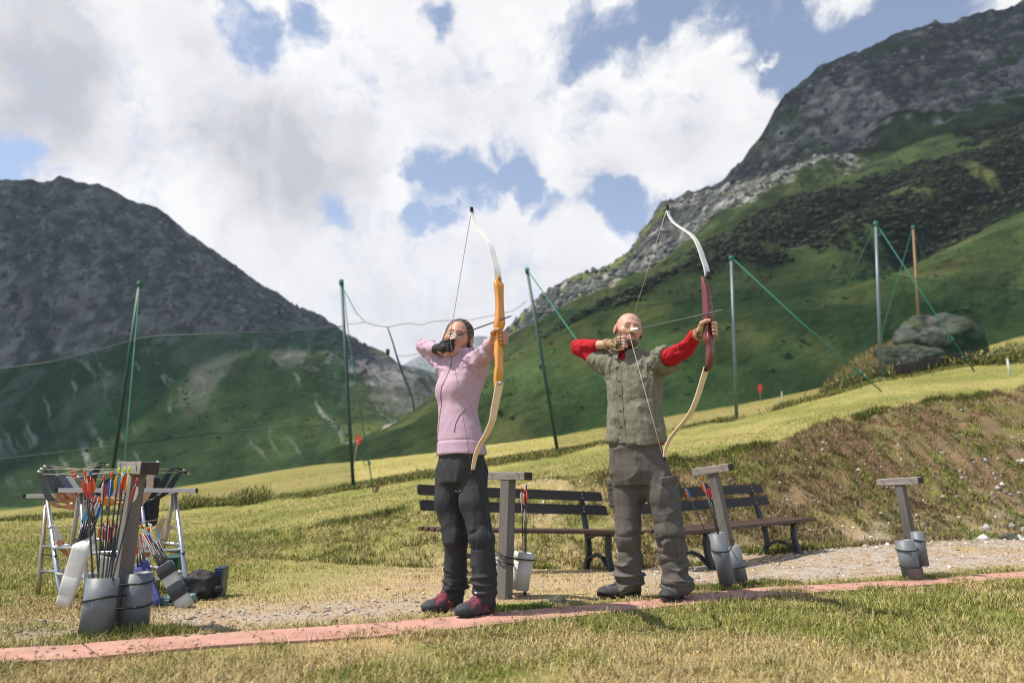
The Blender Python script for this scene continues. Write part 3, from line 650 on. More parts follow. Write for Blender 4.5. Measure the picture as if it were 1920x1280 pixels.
def eyes(frame, parent, sc=1.0):
    c, l, f, u = frame
    for sgn in (-1, 1):
        o = c + (l * .0335 * sgn + f * .0690 + u * .001) * sc
        bm = bmesh.new(); bmesh.ops.create_uvsphere(bm, u_segments=20, v_segments=14, radius=.0118 * sc)
        V = np.array([v.co[:] for v in bm.verts]); fl = [[v.index for v in q.verts] for q in bm.faces]; bm.free()
        g_ = Vector((0.18, -1, .02)).normalized(); d = (V / (.0118 * sc)) @ np.array(f * .8 + g_ * .3)
        d = d / np.abs(d).max(); col = mixc([.62, .56, .52], [.10, .075, .05], sstep(.85, .87, d)); col = mixc(col, [.004, .004, .004], sstep(.965, .975, d))
        me = bpy.data.meshes.new('eyeball'); me.from_pydata((V + np.array(o)).tolist(), [], fl); me.polygons.foreach_set('use_smooth', [True] * len(fl))
        a = me.color_attributes.new('Col', 'FLOAT_COLOR', 'POINT'); cc = np.ones((len(V), 4)); cc[:, :3] = col; a.data.foreach_set('color', cc.ravel().astype(np.float32))
        link('eyeball', me, m_eye, parent)

def fingers_grip(O, d, e, u, wrist, s=1.0):
    """left hand closed round a bow grip; returns (capsules of palm, list of finger chains, thumb chain)"""
    palm = [(wrist, O - d * .045 * s + e * .012 * s - u * .004, .025 * s, .024 * s), (O - d * .045 * s + e * .018 * s + u * .022 * s, O - d * .038 * s + e * .018 * s - u * .024 * s, .021 * s, .019 * s), (wrist, O - d * .035 * s - e * .014 * s + u * .014 * s, .022 * s, .016 * s)]
    fin = []
    for i in range(4):
        z = (.034 - .0195 * i) * s; k = [1, 1.08, 1.0, .84][i]; r = [.0092, .0095, .0090, .0080][i] * s
        A = O - d * .022 * s + e * .036 * s + u * z; B = O + d * .016 * s + e * (.036 + .005 * k) * s + u * (z - .003); Cc = O + d * .035 * s + e * .021 * s + u * (z - .006); D = O + d * .0345 * s + e * (.002 - .01 * (k - .84)) * s + u * (z - .008)
        fin.append(([A, B, Cc, D], [r * 1.12, r * 1.05, r, r * .86]))
    th = ([O - d * .045 * s - e * .012 * s + u * .016 * s, O - d * .016 * s - e * .030 * s + u * .033 * s, O + d * .012 * s - e * .027 * s + u * .040 * s, O + d * .028 * s - e * .014 * s + u * .042 * s], [.016 * s, .012 * s, .0105 * s, .0088 * s])
    return palm, fin, th
def fingers_draw(H, d, e, u, wrist, s=1.0):
    """right hand hooked on the string: H = middle of the knuckle row"""
    back = (H - wrist)
    palm = [(wrist, H - u * .008 * s, .023 * s, .023 * s), (H + u * .026 * s - back * .1, H - u * .028 * s - back * .1, .017 * s, .016 * s), (wrist, H + u * .018 * s - back * .15, .02 * s, .017 * s)]
    fin = []
    for i in range(4):
        z = (.033 - .0195 * i) * s; k = [.95, 1.05, 1.0, .85][i]; r = [.0092, .0096, .0092, .0082][i] * s
        A = H + u * z; B = A + (d * .028 + e * .024 * k) * s - u * .002; Cc = B + (e * .024 * k - d * .006) * s - u * .001; D = Cc + (e * .006 - d * .020) * s
        fin.append(([A, B, Cc, D], [r * 1.15, r * 1.08, r, r * .85]))
    th = ([wrist + back * .35 - u * .018 * s, H - u * .040 * s - back * .25 + d * .01, H - u * .040 * s + e * .02 * s + d * .012], [.016 * s, .012 * s, .0095 * s])
    return palm, fin, th
def hand_sdf(hd, grow_=0., fingers=True, thumb=True, palmo=True, arm=None):
    palm, fin, th = hd
    def fn(P):
        d = None
        if palmo:
            for a, b, ra, rb in palm: q = cap(P, a, b, ra, rb); d = q if d is None else smin(d, q, .014)
        if arm is not None: q = cap(P, *arm); d = q if d is None else smin(d, q, .015)
        if thumb: q = chain(P, *th, k=.006); d = q if d is None else smin(d, q, .008)
        if fingers:
            for f_ in fin:
                q = chain(P, *f_, k=.004); d = q if d is None else smin(d, q, .0045)
        return d - grow_
    return fn
def bbox(pts, m): a = np.array([list(p) for p in pts]); return a.min(0) - m, a.max(0) + m

def shoe(parent, heel, toe, s, colf, sole_m, mid_m=None, name='shoe', trim=None):
    heel = Vector(heel); toe = Vector(toe); t = (toe - heel); ln = t.length; t.normalize(); u = Vector((0, 0, 1)); sd = u.cross(t).normalized()
    def P3(a, b, c): return heel + t * (a * ln) + sd * b + u * c
    M = np.array([t, sd, u])
    def fn(P):
        d = cap(P, P3(.14, 0, .045), P3(.5, 0, .046), .034 * s, .036 * s)
        d = smin(d, ell(P, P3(.74, 0, .036), (ln * .25, .044 * s, .034 * s), M), .03)
        d = smin(d, ell(P, P3(.70, .006, .03), (ln * .29, .047 * s, .028 * s), M), .02)
        d = smin(d, cap(P, P3(.22, 0, .06), P3(.26, 0, .105), .038 * s, .041 * s), .03)
        d = smin(d, cap(P, P3(.45, 0, .07), P3(.33, 0, .10), .026 * s, .032 * s), .03)
        d = smin(d, ell(P, P3(.13, 0, .04), (ln * .15, .035 * s, .045 * s), M), .02)
        return smax(d, (heel.z + .016) - P[2], .004)
    lo, hi = bbox([heel, toe], .09); hi[2] = heel.z + .17; lo[2] = heel.z - .01
    V, Fc = surface(fn, lo, hi, .0032); q = (V - np.array(heel)) @ M.T; q[:, 0] /= ln
    o = raw(name, V, Fc, m_shoe, parent, col=colf(q)); root = o
    # outline of the sole
    def outline(g_, z, n=40):
        o_ = []
        for i in range(n):
            a = 2 * math.pi * i / n; ca, sa = math.cos(a), math.sin(a); x = .5 + .515 * ca; wd = (.043 if ca > 0 else .036) * s * (1 - .12 * math.exp(-((x - .42) / .15) ** 2)) * (abs(sa) ** .75) * (1 if sa >= 0 else -1)
            rise = .010 * max(0, (x - .85) / .15) ** 2 + .004 * max(0, (.12 - x) / .12)
            o_.append(P3(x, wd * g_, z + rise))
        return o_
    m1 = MB(); m1.loft([outline(.96, .0), outline(1.03, .004), outline(1.03, .014)]); m1.build('outsole', sole_m, root)
    m2 = MB(); m2.loft([outline(1.05, .0135), outline(1.08, .018), outline(1.06, .028), outline(.98, .031)]); m2.build('midsole', mid_m or sole_m, root)
    bv = np_bvh(V, Fc); m3 = MB()
    def on(a, b):
        h = bv.ray_cast(P3(a, b, .25), Vector((0, 0, -1))); return h[0] + Vector((0, 0, .002)) if h[0] else P3(a, b, .09)
    for k in range(5):
        a = .42 + .06 * k; pts = [on(a, -.022 * s), on(a + .01, -.008 * s), on(a + .03, .008 * s), on(a + .05, .022 * s)]; m3.tube(pts, .0022, 5); pts = [on(a, .022 * s), on(a + .01, .008 * s), on(a + .03, -.008 * s), on(a + .05, -.022 * s)]; m3.tube(pts, .0022, 5)
    for sg in (-1, 1):
        p0 = on(.42, 0) + Vector((0, 0, .004)); m3.tube([p0, p0 + sd * sg * .02 + u * .012, p0 + sd * sg * .034 + u * .0, p0 + sd * sg * .03 - u * .012], .002, 5)
    m3.build('laces', trim or m_solek, root)
    return root

# ================================================================== THE WOMAN
wd = Vector((.449, -.894, 0)).normalized()
def woman():
    root = empty('person', (-.27, 3.95, 0), 'woman in a pale pink fleece jacket and charcoal trousers drawing an orange bow', 'person')
    Hc = W(858, 634, 3.98); fr = head_frame(Hc, Vector((-.10, -.98, .03)), R(-13))
    V, Fc, local = head(fr, True, 1.0); hc = face_col(local(V), True)
    e = Vector((.86, .507, 0)); e = Vector((-wd.y, wd.x, 0)); u = Vector((0, 0, 1))
    O = W(935, 634, 3.36); wl = O - wd * .095 - u * .012 + e * .0
    ls, le = W(897, 676, 3.92), W(919, 652, 3.66)
    rs, re_, rw = W(833, 684, 4.10), W(797, 650, 4.26), W(818, 654, 4.03)
    Hd = W(833, 650, 3.90)
    hl = fingers_grip(O, wd, e, u, wl, .92); hr = fingers_draw(Hd, wd * .8 + Vector((0, 0, .1)), Vector((.95, -.1, 0)), Vector((-.1, 0, .99)), rw, .90)
    skin = np.array([.52, .27, .19])
    def tips(hd, V):
        c = np.tile(skin, (len(V), 1)) * (.94 + .12 * sp(V, 60, 3))[:, None]
        for pts, rr in hd[1]:
            nd_ = np.linalg.norm(V - np.array(pts[3] + wd * .007), axis=1); c = mixc(c, [.10, .03, .06], (nd_ < .0048) * .9)
        return c
    arm_l = (wl, wl + (le - wl) * .35, .023, .029); lo, hi = bbox([O, wl, wl + (le - wl) * .35], .065); V1, F1 = surface(hand_sdf(hl, arm=arm_l), lo, hi, .0022)
    arm_r = (rw, rw + (re_ - rw) * .3, .021, .027); lo, hi = bbox([Hd, rw, rw + (re_ - rw) * .3], .075); V2, F2 = surface(hand_sdf(hr, fingers=True, arm=arm_r), lo, hi, .0024)
    # inner body carrying the clothes
    hipR, hipL = W(842, 885, 4.03), W(886, 885, 3.93)
    legR = [hipR, W(841, 940, 4.02), W(855, 1008, 4.00), W(852, 1112, 4.05)]; legL = [hipL, W(888, 940, 3.90), W(903, 1008, 3.86), W(909, 1118, 3.86)]
    l = Vector((.66, -.75, 0)).normalized(); n = Vector((-.75, -.66, 0)).normalized()
    tc_ = [W(865, 852, 3.97), W(862, 815, 3.97), W(858, 770, 3.985), W(863, 735, 4.0), W(869, 705, 4.0), W(867, 684, 4.01), W(864, 668, 4.02), W(863, 658, 4.02)]
    ta = [.163, .150, .126, .142, .160, .160, .11, .055]; tb = [.118, .106, .092, .104, .108, .098, .075, .05]
    secs = list(zip(tc_, ta, tb)); neck0 = Vector(fr[0]) - fr[3] * .10 - fr[2] * .03
    def core(P):
        d = stack(P, [(c_, a * .85, b * .85) for c_, a, b in secs], l, n)
        for lg in (legR, legL): d = smin(d, chain(P, lg, [.07, .062, .045, .032]), .03)
        d = smin(d, chain(P, [ls, le, wl], [.043, .034, .022]), .02); d = smin(d, chain(P, [rs, re_, rw], [.043, .036, .022]), .02)
        return smin(d, cap(P, neck0, secs[-2][0], .045, .05), .02)
    V3, F3 = surface(core, np.array([-.68, 3.3, .06]), np.array([.05, 4.45, 1.66]), .013)
    Vb, Fb, Cb = join([(V, Fc, hc), (V1, F1, tips(hl, V1)), (V2, F2, np.tile(skin, (len(V2), 1))), (V3, F3, skin)])
    raw('body', Vb, Fb, m_skin, root, col=Cb); eyes(fr, root, 1.0)
    # black three-finger glove on the drawing hand
    pal = hr[0]
    def gl(P):
        d = hand_sdf((hr[0], hr[1][:], hr[2]), grow_=.0028, thumb=False)(P)
        strap = cap(P, rw - (Hd - rw) * .05, rw + (Hd - rw) * .25, .030, .028)
        return smin(smax(d, -cap(P, hr[2][0][0] - u * .012, hr[2][0][1] - u * .01, .017), .004), strap, .006)
    lo, hi = bbox([Hd, rw], .07); Vg, Fg = surface(gl, lo, hi, .0024)
    Vg = folds(Vg, Fg, lambda V: (rdg(V, 55, 4) - .5) * .003); raw('glove', Vg, Fg, m_black, root)
    # hair
    c, L_, f_, u_ = fr; Mx = np.array([L_, f_, u_])
    def hair(P):
        X, Y, Z = P; x, y, z = X - c[0], Y - c[1], Z - c[2]; Q = [Mx[i, 0] * x + Mx[i, 1] * y + Mx[i, 2] * z for i in range(3)]; S = (abs(Q[0]), Q[1], Q[2])
        d = ell(Q, (0, -.020, .036), (.0865, .097, .0895))
        d = smax(d, -ell(Q, (0, .098, -.004), (.080, .070, .108)), .018); d = smax(d, -ell(Q, (0, .06, -.09), (.088, .10, .080)), .006)
        d = smax(d, -ell(S, (.092, -.004, -.012), (.016, .022, .030)), .006)
        d = smin(d, cap(Q, (.03, -.08, -.02), (.062, -.07, -.13), .034, .016), .03)
        d = smin(d, chain(Q, [(.078, -.045, -.02), (.086, -.045, -.07), (.090, -.06, -.15)], [.014, .012, .005]), .015)
        return d
    V, Fc = surface(hair, np.array(c) - .2, np.array(c) + .19, .0026); q = (V - np.array(c)) @ Mx.T
    ang_ = np.arctan2(q[:, 0], q[:, 2] + .02); st = fbm(ang_ * 14, q[:, 1] * 10, q[:, 2] * 0, o=3, seed=7)
    V = V + vnorm(V, Fc) * ((st - .5) * .0025)[:, None]
    hcol = mixc(np.array([.035, .022, .016]), np.array([.42, .27, .13]), np.clip(sstep(.02, -.09, q[:, 2]) * .8 + sstep(.50, .7, st) * .35 + sstep(.05, .085, q[:, 0]) * .3 * sstep(.06, .0, q[:, 2]), 0, 1))
    raw('hair', V, Fc, m_hair, root, col=hcol)
    # jacket
    nk = Vector(fr[0]) - fr[3] * .105 - fr[2] * .03
    def jk(P):
        d = stack(P, secs, l, n)
        b1_ = Vector(tc_[3]) + n * .062 + l * .055 + u * .012; b2_ = Vector(tc_[3]) + n * .062 - l * .06 + u * .012
        d = smin(d, ell(P, b1_, (.056, .056, .058)), .06); d = smin(d, ell(P, b2_, (.056, .056, .058)), .06)
        d = smin(d, chain(P, [Vector(tc_[5]) + l * .10, ls, le, wl - wd * .006], [.062, .054, .044, .031], .02), .045)
        d = smin(d, chain(P, [Vector(tc_[5]) - l * .10, rs, re_, rw - (rw - re_) * .06], [.06, .054, .047, .033], .02), .045)
        cb_, ct_ = W(865, 684, 4.00), W(866, 655, 3.985); ax = (ct_ - cb_).normalized(); X, Y, Z = P
        top = (X - ct_.x) * (ax.x - .22) + (Y - ct_.y) * (ax.y + .05) + (Z - ct_.z) * ax.z
        d = smin(d, smax(smax(cap(P, cb_, ct_ + ax * .06, .074, .079), top, .006), cb_.z - .02 - Z, .01), .018)
        d = smax(d, -cap(P, cb_ + ax * .02, ct_ + ax * .12, .060, .072), .004)
        return d
    V, Fc = surface(jk, np.array([-.68, 3.30, .83]), np.array([.03, 4.42, 1.66]), .0048)
    def jf(V):
        z = V[:, 2]; dl_ = np.linalg.norm(V - np.array(le), axis=1); dr_ = np.linalg.norm(V - np.array(re_), axis=1); ds = np.linalg.norm(V - np.array(ls), axis=1); dq = np.linalg.norm(V - np.array(rs), axis=1)
        w_ = np.clip(np.exp(-(dl_ / .14) ** 2) + np.exp(-(dr_ / .13) ** 2) + .9 * np.exp(-(ds / .13) ** 2) + .8 * np.exp(-(dq / .12) ** 2), 0, 1.2)
        r_ = cre(V, 17, 11, (1, 1, 1.1)) * .020 * w_ - cre(V, 15, 14, (1, 1, .8), 5) * .016 * w_ + (rdg(V, 7, 12, 3, (1, 1, .8)) - .6) * .012
        r_ = r_ - .004 * np.exp(-((z - (tc_[0].z + .075)) / .004) ** 2)  # hem seam
        return r_ + .003 * sstep(tc_[0].z + .08, tc_[0].z + .06, z)
    V = folds(V, Fc, jf); jacket = raw('jacket', V, Fc, m_fleece, root); bv = np_bvh(V, Fc)
    m = MB(); z1 = drape(bv, [(848, 668), (845, 688), (838, 706), (828, 725), (826, 742), (828, 757), (824, 785), (821, 815), (819, 845), (818, 858)], .0); m.tube(z1, .0032, 6); m.build('zip', m_fleece_d, jacket)
    m = MB(); m.tube(drape(bv, [(874, 766), (862, 778), (854, 795), (852, 810)], .0), .0032, 6); m.build('pocket_zip', m_fleece_d, jacket)
    m = MB()
    for pl in ([(858, 735), (872, 748), (884, 762), (890, 782), (904, 810)], [(838, 738), (836, 728), (846, 712), (856, 700)], [(880, 685), (884, 696), (893, 705), (905, 700)], [(866, 655), (868, 664), (858, 674), (848, 684)]):
        q = drape(bv, pl, -.0004)
        if len(q) > 2: MB().tube(q, .0015, 5).build('seam', m_st1, jacket)
    # trousers
    wz = tc_[0]
    hips = [(W(864, 905, 3.98), .138, .105), (W(864, 885, 3.98), .150, .110), (W(864, 865, 3.975), .149, .106), (W(865, 845, 3.97), .144, .102)]
    def tr(P):
        d = stack(P, hips, l, n)
        for lg in (legR, legL): d = smin(d, chain(P, [lg[0], lg[1], lg[2], lg[3] + u * .03], [.081, .077, .065, .061], .03), .016)
        for lg in (legR, legL): d = smin(d, ell(P, Vector(lg[2]) + n * .008, (.05, .05, .07)), .03)
        d = smin(d, ell(P, Vector(hips[0][0]) - n * .05 - u * .0, (.11, .09, .085)), .05)
        return d
    V, Fc = surface(tr, np.array([-.52, 3.68, .05]), np.array([-.05, 4.28, .92]), .005)
    def tf(V):
        z = V[:, 2]; lowf = sstep(.30, .12, z); kn = np.exp(-((z - .42) / .10) ** 2)
        f = (rdg(V, 11, 21, 3, (1, 1, .55)) - .6) * .008 + (cre(V, 9, 22, (.8, .8, 2.4), 4) - .2) * .028 * lowf - cre(V, 9, 23, (.8, .8, 1.7), 6) * .018 * kn + cre(V, 8, 24, (1, 1, .6), 6) * .009
        return f + .010 * sstep(.16, .10, z) - .012 * np.exp(-((z - .105) / .010) ** 2)
    V = folds(V, Fc, tf); trs = raw('trousers', V, Fc, m_wool, root, col=np.tile([.036, .038, .041], (len(V), 1))); bv = np_bvh(V, Fc)
    m = MB()
    for pl in ([(826, 862), (838, 885), (848, 918), (856, 950)], [(852, 920), (866, 925), (878, 916), (892, 911)], [(903, 860), (905, 900), (912, 950), (918, 1010)], [(851, 862), (852, 880), (853, 900)], [(893, 1018), (896, 1050), (898, 1080)], [(832, 1098), (846, 1104), (866, 1100)], [(886, 1106), (900, 1111), (924, 1108)]):
        q = drape(bv, pl, .0)
        if len(q) > 2: MB().tube(q, .0016, 5).build('seam', m_st2, trs)
    m = MB(); m.tube(drape(bv, [(853, 919), (858, 921), (864, 919)], .001, 2), .0035, 6); m.build('pocket_zip', mat('silver_zip', (.5, .5, .52), rough=.35, metal=.8), trs)
    m = MB(); q = drape(bv, [(891, 1111), (894.5, 1111.5)], .001, 1); m.tube(q, .0042, 6); m.build('ankle_badge', mat('white_print', (.7, .7, .7)), trs)
    def wcol(q):
        x, y, z = q.T; n_ = fbm(x * 40, y * 300, z * 300, o=2, seed=3)
        c = mixc([.035, .035, .042], [.24, .035, .06], sstep(.47, .53, fbm(x * 14 + z * 60, y * 30, z * 90, o=2, seed=9)))
        c = mixc(c, [.035, .038, .048], sstep(.80, .86, x) + sstep(.045, .035, z) * sstep(.3, .5, x)); c = mixc(c, [.02, .02, .024], sstep(.30, .22, x))
        c = mixc(c, [.65, .20, .06], (abs(z - .062 + .12 * (x - .33)) < .0028) * (x > .26) * (x < .42)); return c
    sR0, sR1, sL0, sL1 = G(862, 1143), G(792, 1150), G(925, 1152), G(856, 1163)
    zp = .002
    shoe(root, (sR0.x, sR0.y, zp), (sR1.x, sR1.y, zp), .95, wcol, m_solek, m_solep, trim=mat('burgundy_lace', (.22, .05, .09)))
    shoe(root, (sL0.x, sL0.y, zp + .013), (sL1.x, sL1.y, zp + .013), .95, wcol, m_solek, m_solep, trim=mat('burgundy_cord', (.22, .05, .09)))
    return O
OW = woman()

# ================================================================== THE MAN
md = Vector((.474, -.88, 0)).normalized()
def man():
    root = empty('person', (.88, 4.48, 0), 'bald bearded man in a grey shirt over red sleeves drawing a brown bow', 'person')
    Hc = W(1179, 620, 4.46); fr = head_frame(Hc, Vector((.10, -.98, .02)), R(-9))
    V, Fc, local = head(fr, False, 1.03); hc = face_col(local(V), False)
    e = Vector((-md.y, md.x, 0)); u = Vector((0, 0, 1))
    O = W(1328, 617, 3.78); wl = O - md * .095 - u * .015
    ls, le = W(1240, 678, 4.34), W(1283, 655, 4.04)
    rs, re_, rw = W(1140, 684, 4.58), W(1084, 651, 4.74), W(1139, 645, 4.50)
    Hd = W(1160, 643, 4.40)
    hl = fingers_grip(O, md, e, u, wl, 1.04); hr = fingers_draw(Hd, md * .7, Vector((.97, -.1, .02)), Vector((-.05, 0, .99)), rw, 1.04)
    skin = np.array([.56, .32, .235])
    def hcl(V): return np.tile(skin, (len(V), 1)) * (.9 + .2 * sp(V, 50, 3))[:, None]
    arm_l = (wl, wl + (le - wl) * .35, .027, .034); lo, hi = bbox([O, wl, wl + (le - wl) * .35], .07); V1, F1 = surface(hand_sdf(hl, arm=arm_l), lo, hi, .0024)
    arm_r = (rw, rw + (re_ - rw) * .45, .027, .036); lo, hi = bbox([Hd, rw, rw + (re_ - rw) * .45], .08); V2, F2 = surface(hand_sdf(hr, arm=arm_r), lo, hi, .0026)
    l = Vector((.87, -.5, 0)).normalized(); n = Vector((-.5, -.87, 0)).normalized()
    tc_ = [W(1191, 832, 4.47), W(1191, 800, 4.47), W(1191, 765, 4.47), W(1191, 730, 4.48), W(1192, 705, 4.49), W(1191, 688, 4.49), W(1190, 672, 4.50), W(1188, 662, 4.51)]
    ta = [.184, .180, .174, .180, .188, .184, .14, .07]; tb = [.130, .128, .122, .124, .124, .112, .09, .062]; secs = list(zip(tc_, ta, tb))
    legR = [W(1170, 868, 4.53), W(1176, 930, 4.52), W(1179, 1000, 4.50), W(1178, 1092, 4.56)]; legL = [W(1222, 868, 4.43), W(1242, 930, 4.40), W(1256, 1000, 4.38), W(1270, 1098, 4.42)]
    neck0 = Vector(fr[0]) - fr[3] * .10 - fr[2] * .03
    def core(P):
        d = stack(P, [(c_, a * .85, b * .85) for c_, a, b in secs], l, n)
        for lg in (legR, legL): d = smin(d, chain(P, lg, [.08, .072, .052, .038]), .03)
        d = smin(d, chain(P, [ls, le, wl], [.05, .038, .026]), .02); d = smin(d, chain(P, [rs, re_, rw], [.05, .04, .026]), .02)
        return smin(d, cap(P, neck0, secs[-2][0], .056, .06), .02)
    V3, F3 = surface(core, np.array([.38, 3.7, .06]), np.array([1.22, 4.9, 1.88]), .014)
    raw('body', *[x for x in join([(V, Fc, hc), (V1, F1, hcl(V1)), (V2, F2, hcl(V2)), (V3, F3, skin)])][:2], m_skin, root, col=join([(V, Fc, hc), (V1, F1, hcl(V1)), (V2, F2, hcl(V2)), (V3, F3, skin)])[2]); eyes(fr, root, 1.03)
    # red undershirt: arms, neck, hem
    def uf(V):
        dl_ = np.linalg.norm(V - np.array(le), axis=1); dr_ = np.linalg.norm(V - np.array(re_), axis=1)
        return (rdg(V, 13, 41, 3, (1, 1, 1.2)) - .6) * .028 * np.clip(np.exp(-(dl_ / .20) ** 2) + np.exp(-(dr_ / .18) ** 2), 0, 1)
    for pts_, rr_ in (([Vector(tc_[5]) + l * .12, ls, le, wl - md * .012], [.06, .060, .050, .037]), ([Vector(tc_[5]) - l * .12, rs, re_, re_ + (rw - re_) * .62], [.06, .058, .052, .043])):
        lo, hi = bbox(pts_, .09); V, Fc = surface(lambda P: chain(P, pts_, rr_, .02), lo, hi, .0050); V = folds(V, Fc, uf); raw('sleeve', V, Fc, m_red, root)
    def us(P):
        hem = stack(P, [(tc_[0] + u * (-.01) + Vector((.01, 0, 0)), .178, .128), (tc_[1], .178, .125)], l, n)
        return smax(hem, -((P[0] - (tc_[0].x + .10))), .01)
    V, Fc = surface(us, np.array([.70, 4.2, .82]), np.array([1.22, 4.75, 1.1]), .006); raw('undershirt', V, Fc, m_red, root)
    V, Fc = surface(lambda P: smax(cap(P, neck0 - u * .05, neck0 - u * .09, .064, .066), -cap(P, neck0 - u * .12, neck0 + u * .1, .058, .058), .003), np.array(neck0) - .19, np.array(neck0) + .1, .006); raw('undershirt_neck', V, Fc, m_red, root)
    # shirt
    def sh(P):
        X, Y, Z = P; d = stack(P, secs, l, n)
        up_l = ls + (le - ls) * .36; up_r = rs + (re_ - rs) * .42
        d = smin(d, chain(P, [Vector(tc_[5]) + l * .11, ls, up_l], [.078, .074, .073], .02), .04)
        d = smin(d, chain(P, [Vector(tc_[5]) - l * .11, rs, up_r], [.076, .072, .070], .02), .04)
        dl_ = (le - ls).normalized(); dr_ = (re_ - rs).normalized()
        # flat cuff ends
        d = smax(d, np.where(((X - ls.x) * dl_.x + (Y - ls.y) * dl_.y + (Z - ls.z) * dl_.z) > .02, (X - up_l.x) * dl_.x + (Y - up_l.y) * dl_.y + (Z - up_l.z) * dl_.z, -1.), .004)
        d = smax(d, np.where(((X - rs.x) * dr_.x + (Y - rs.y) * dr_.y + (Z - rs.z) * dr_.z) > .02, (X - up_r.x) * dr_.x + (Y - up_r.y) * dr_.y + (Z - up_r.z) * dr_.z, -1.), .004)
        d = smax(d, -cap(P, up_l, up_l + dl_ * .1, .062, .066), .003); d = smax(d, -cap(P, up_r, up_r + dr_ * .1, .060, .064), .003)
        nk = neck0 - u * .055; col_ = smax(cap(P, tc_[6], nk, .086, .078), Z - (nk.z + .012), .008); d = smin(d, col_, .02)
        # open collar notch in front
        d = smax(d, -cap(P, nk + u * .06, nk - u * .01 + n * .01, .068, .062), .005); d = smax(d, -ell(P, nk + n * .085 - u * .01, (.030, .04, .055)), .006)
        # curved hem, lower in front
        return d
    V, Fc = surface(sh, np.array([.50, 4.02, .86]), np.array([1.14, 4.86, 1.66]), .0048)
    z0 = tc_[0].z
    def sf(V):
        z = V[:, 2]; ds = np.linalg.norm(V - np.array(ls), axis=1); dq = np.linalg.norm(V - np.array(rs), axis=1)
        f = (rdg(V, 13, 61, 3, (1, 1, 1.0)) - .6) * .012 + (rdg(V, 5.5, 62, 4, (1, 1, .9)) - .6) * .018
        f += cre(V, 5.5, 65, (1.3, 1.3, .8), 7) * .016 - cre(V, 7, 66, (1, 1, 1.0), 8) * .012; f += (cre(V, 15, 63, (1.2, 1.2, .8), 3) - .2) * .036 * np.clip(np.exp(-(ds / .15) ** 2) + np.exp(-(dq / .15) ** 2), 0, 1)
        return f + .005 * sstep(z0 + .2, z0, z)
    V = folds(V, Fc, sf)
    wv_ = sstep(z0 + .12, z0, V[:, 2]); ang = (V[:, 0] - tc_[0].x); V[:, 2] -= wv_ * (.028 * np.cos(ang / .12 * 1.3) - .010)
    shirt = raw('shirt', V, Fc, m_shirt, root, col=np.tile([.195, .19, .145], (len(V), 1))); bv = np_bvh(V, Fc)
    m = MB()
    for pl in ([(1166, 690), (1165, 720), (1167, 760), (1172, 800), (1176, 830)], [(1157, 694), (1156, 730), (1158, 770), (1163, 805), (1166, 832)], [(1180, 690), (1195, 684), (1213, 690)], [(1176, 678), (1180, 690), (1176, 704)], [(1232, 690), (1238, 712), (1246, 732)], [(1142, 700), (1150, 690), (1160, 688)]):
        q = drape(bv, pl, -.0003)
        if len(q) > 2: MB().tube(q, .0016, 5).build('seam', m_st3, shirt)
    def strip(pl, hw_, th_, name_, mt_, par_):
        q = drape(bv, pl, .0008, 5)
        if len(q) > 3:
            q = [q[0]] + [(q[i - 1] + q[i] * 2 + q[i + 1]) / 4 for i in range(1, len(q) - 1)] + [q[-1]]; MB().ribbon(q, [l * hw_] * len(q), th_).build(name_, mt_, par_)
    strip([(1162, 692), (1161.5, 715), (1163, 745), (1165, 775), (1168, 805), (1171, 829)], .0145, .005, 'placket', m_shirt_c, shirt)
    for pl in ([(1181, 708), (1197, 703), (1213, 700), (1214, 712), (1197, 716), (1181, 720), (1181, 708)], [(1181, 720), (1183, 748), (1198, 752), (1213, 745), (1214, 712)], [(1141, 706), (1150, 708), (1151, 720), (1142, 718)], [(1141, 720), (1143, 748), (1152, 750), (1151, 720)], [(1146, 826), (1170, 831), (1200, 829), (1235, 820)], [(1222, 700), (1226, 740), (1229, 780), (1232, 815)]):
        q = drape(bv, pl, -.0003)
        if len(q) > 2: MB().tube(q, .0014, 5).build('seam', m_st3, shirt)
    for y_ in (714, 741, 770, 800):
        q = drape(bv, [(1161 + (y_ - 714) * .05, y_), (1163 + (y_ - 714) * .05, y_)], .0, 9)
        if q: m = MB(); m.tube([q[0] - n * -.001, q[0] + n * .008], .0062, 12); m.build('button', m_btn, shirt)
    # collar wings
    nk = neck0 - u * .055
    for sg in (-1, 1):
        m = MB(); a = nk + n * .072 + l * sg * .018 + u * -.02; rings = []
        for k in range(5):
            t = k / 4; c_ = nk + n * (.078 - .05 * t) + l * sg * (.018 + .06 * t) + u * (.002 + .02 * t); dn = (-u * .9 + l * sg * .25 + n * .3).normalized() * (.052 - .012 * t); o_ = (n * .8 + l * sg * .5 + u * .2).normalized() * .0022
            rings.append([c_ - o_, c_ + o_, c_ + dn + o_, c_ + dn - o_])
        m.loft(rings, smooth=False); m.build('collar', m_shirt_c, shirt)
    # trousers
    hips = [(W(1195, 910, 4.48), .155, .12), (W(1193, 885, 4.48), .175, .132), (W(1192, 850, 4.48), .170, .128), (W(1192, 820, 4.47), .164, .122)]
    def tr(P):
        d = stack(P, hips, l, n)
        d = smin(d, chain(P, [legR[0], legR[1], legR[2], legR[3] + u * .02], [.095, .090, .083, .080], .03), .016)
        d = smin(d, chain(P, [legL[0], legL[1], legL[2], legL[3] + u * .02], [.097, .095, .088, .083], .03), .016)
        return smin(d, ell(P, Vector(hips[0][0]) - n * .06, (.15, .12, .10)), .05)
    V, Fc = surface(tr, np.array([.56, 4.14, .045]), np.array([1.30, 4.78, 1.0]), .0052)
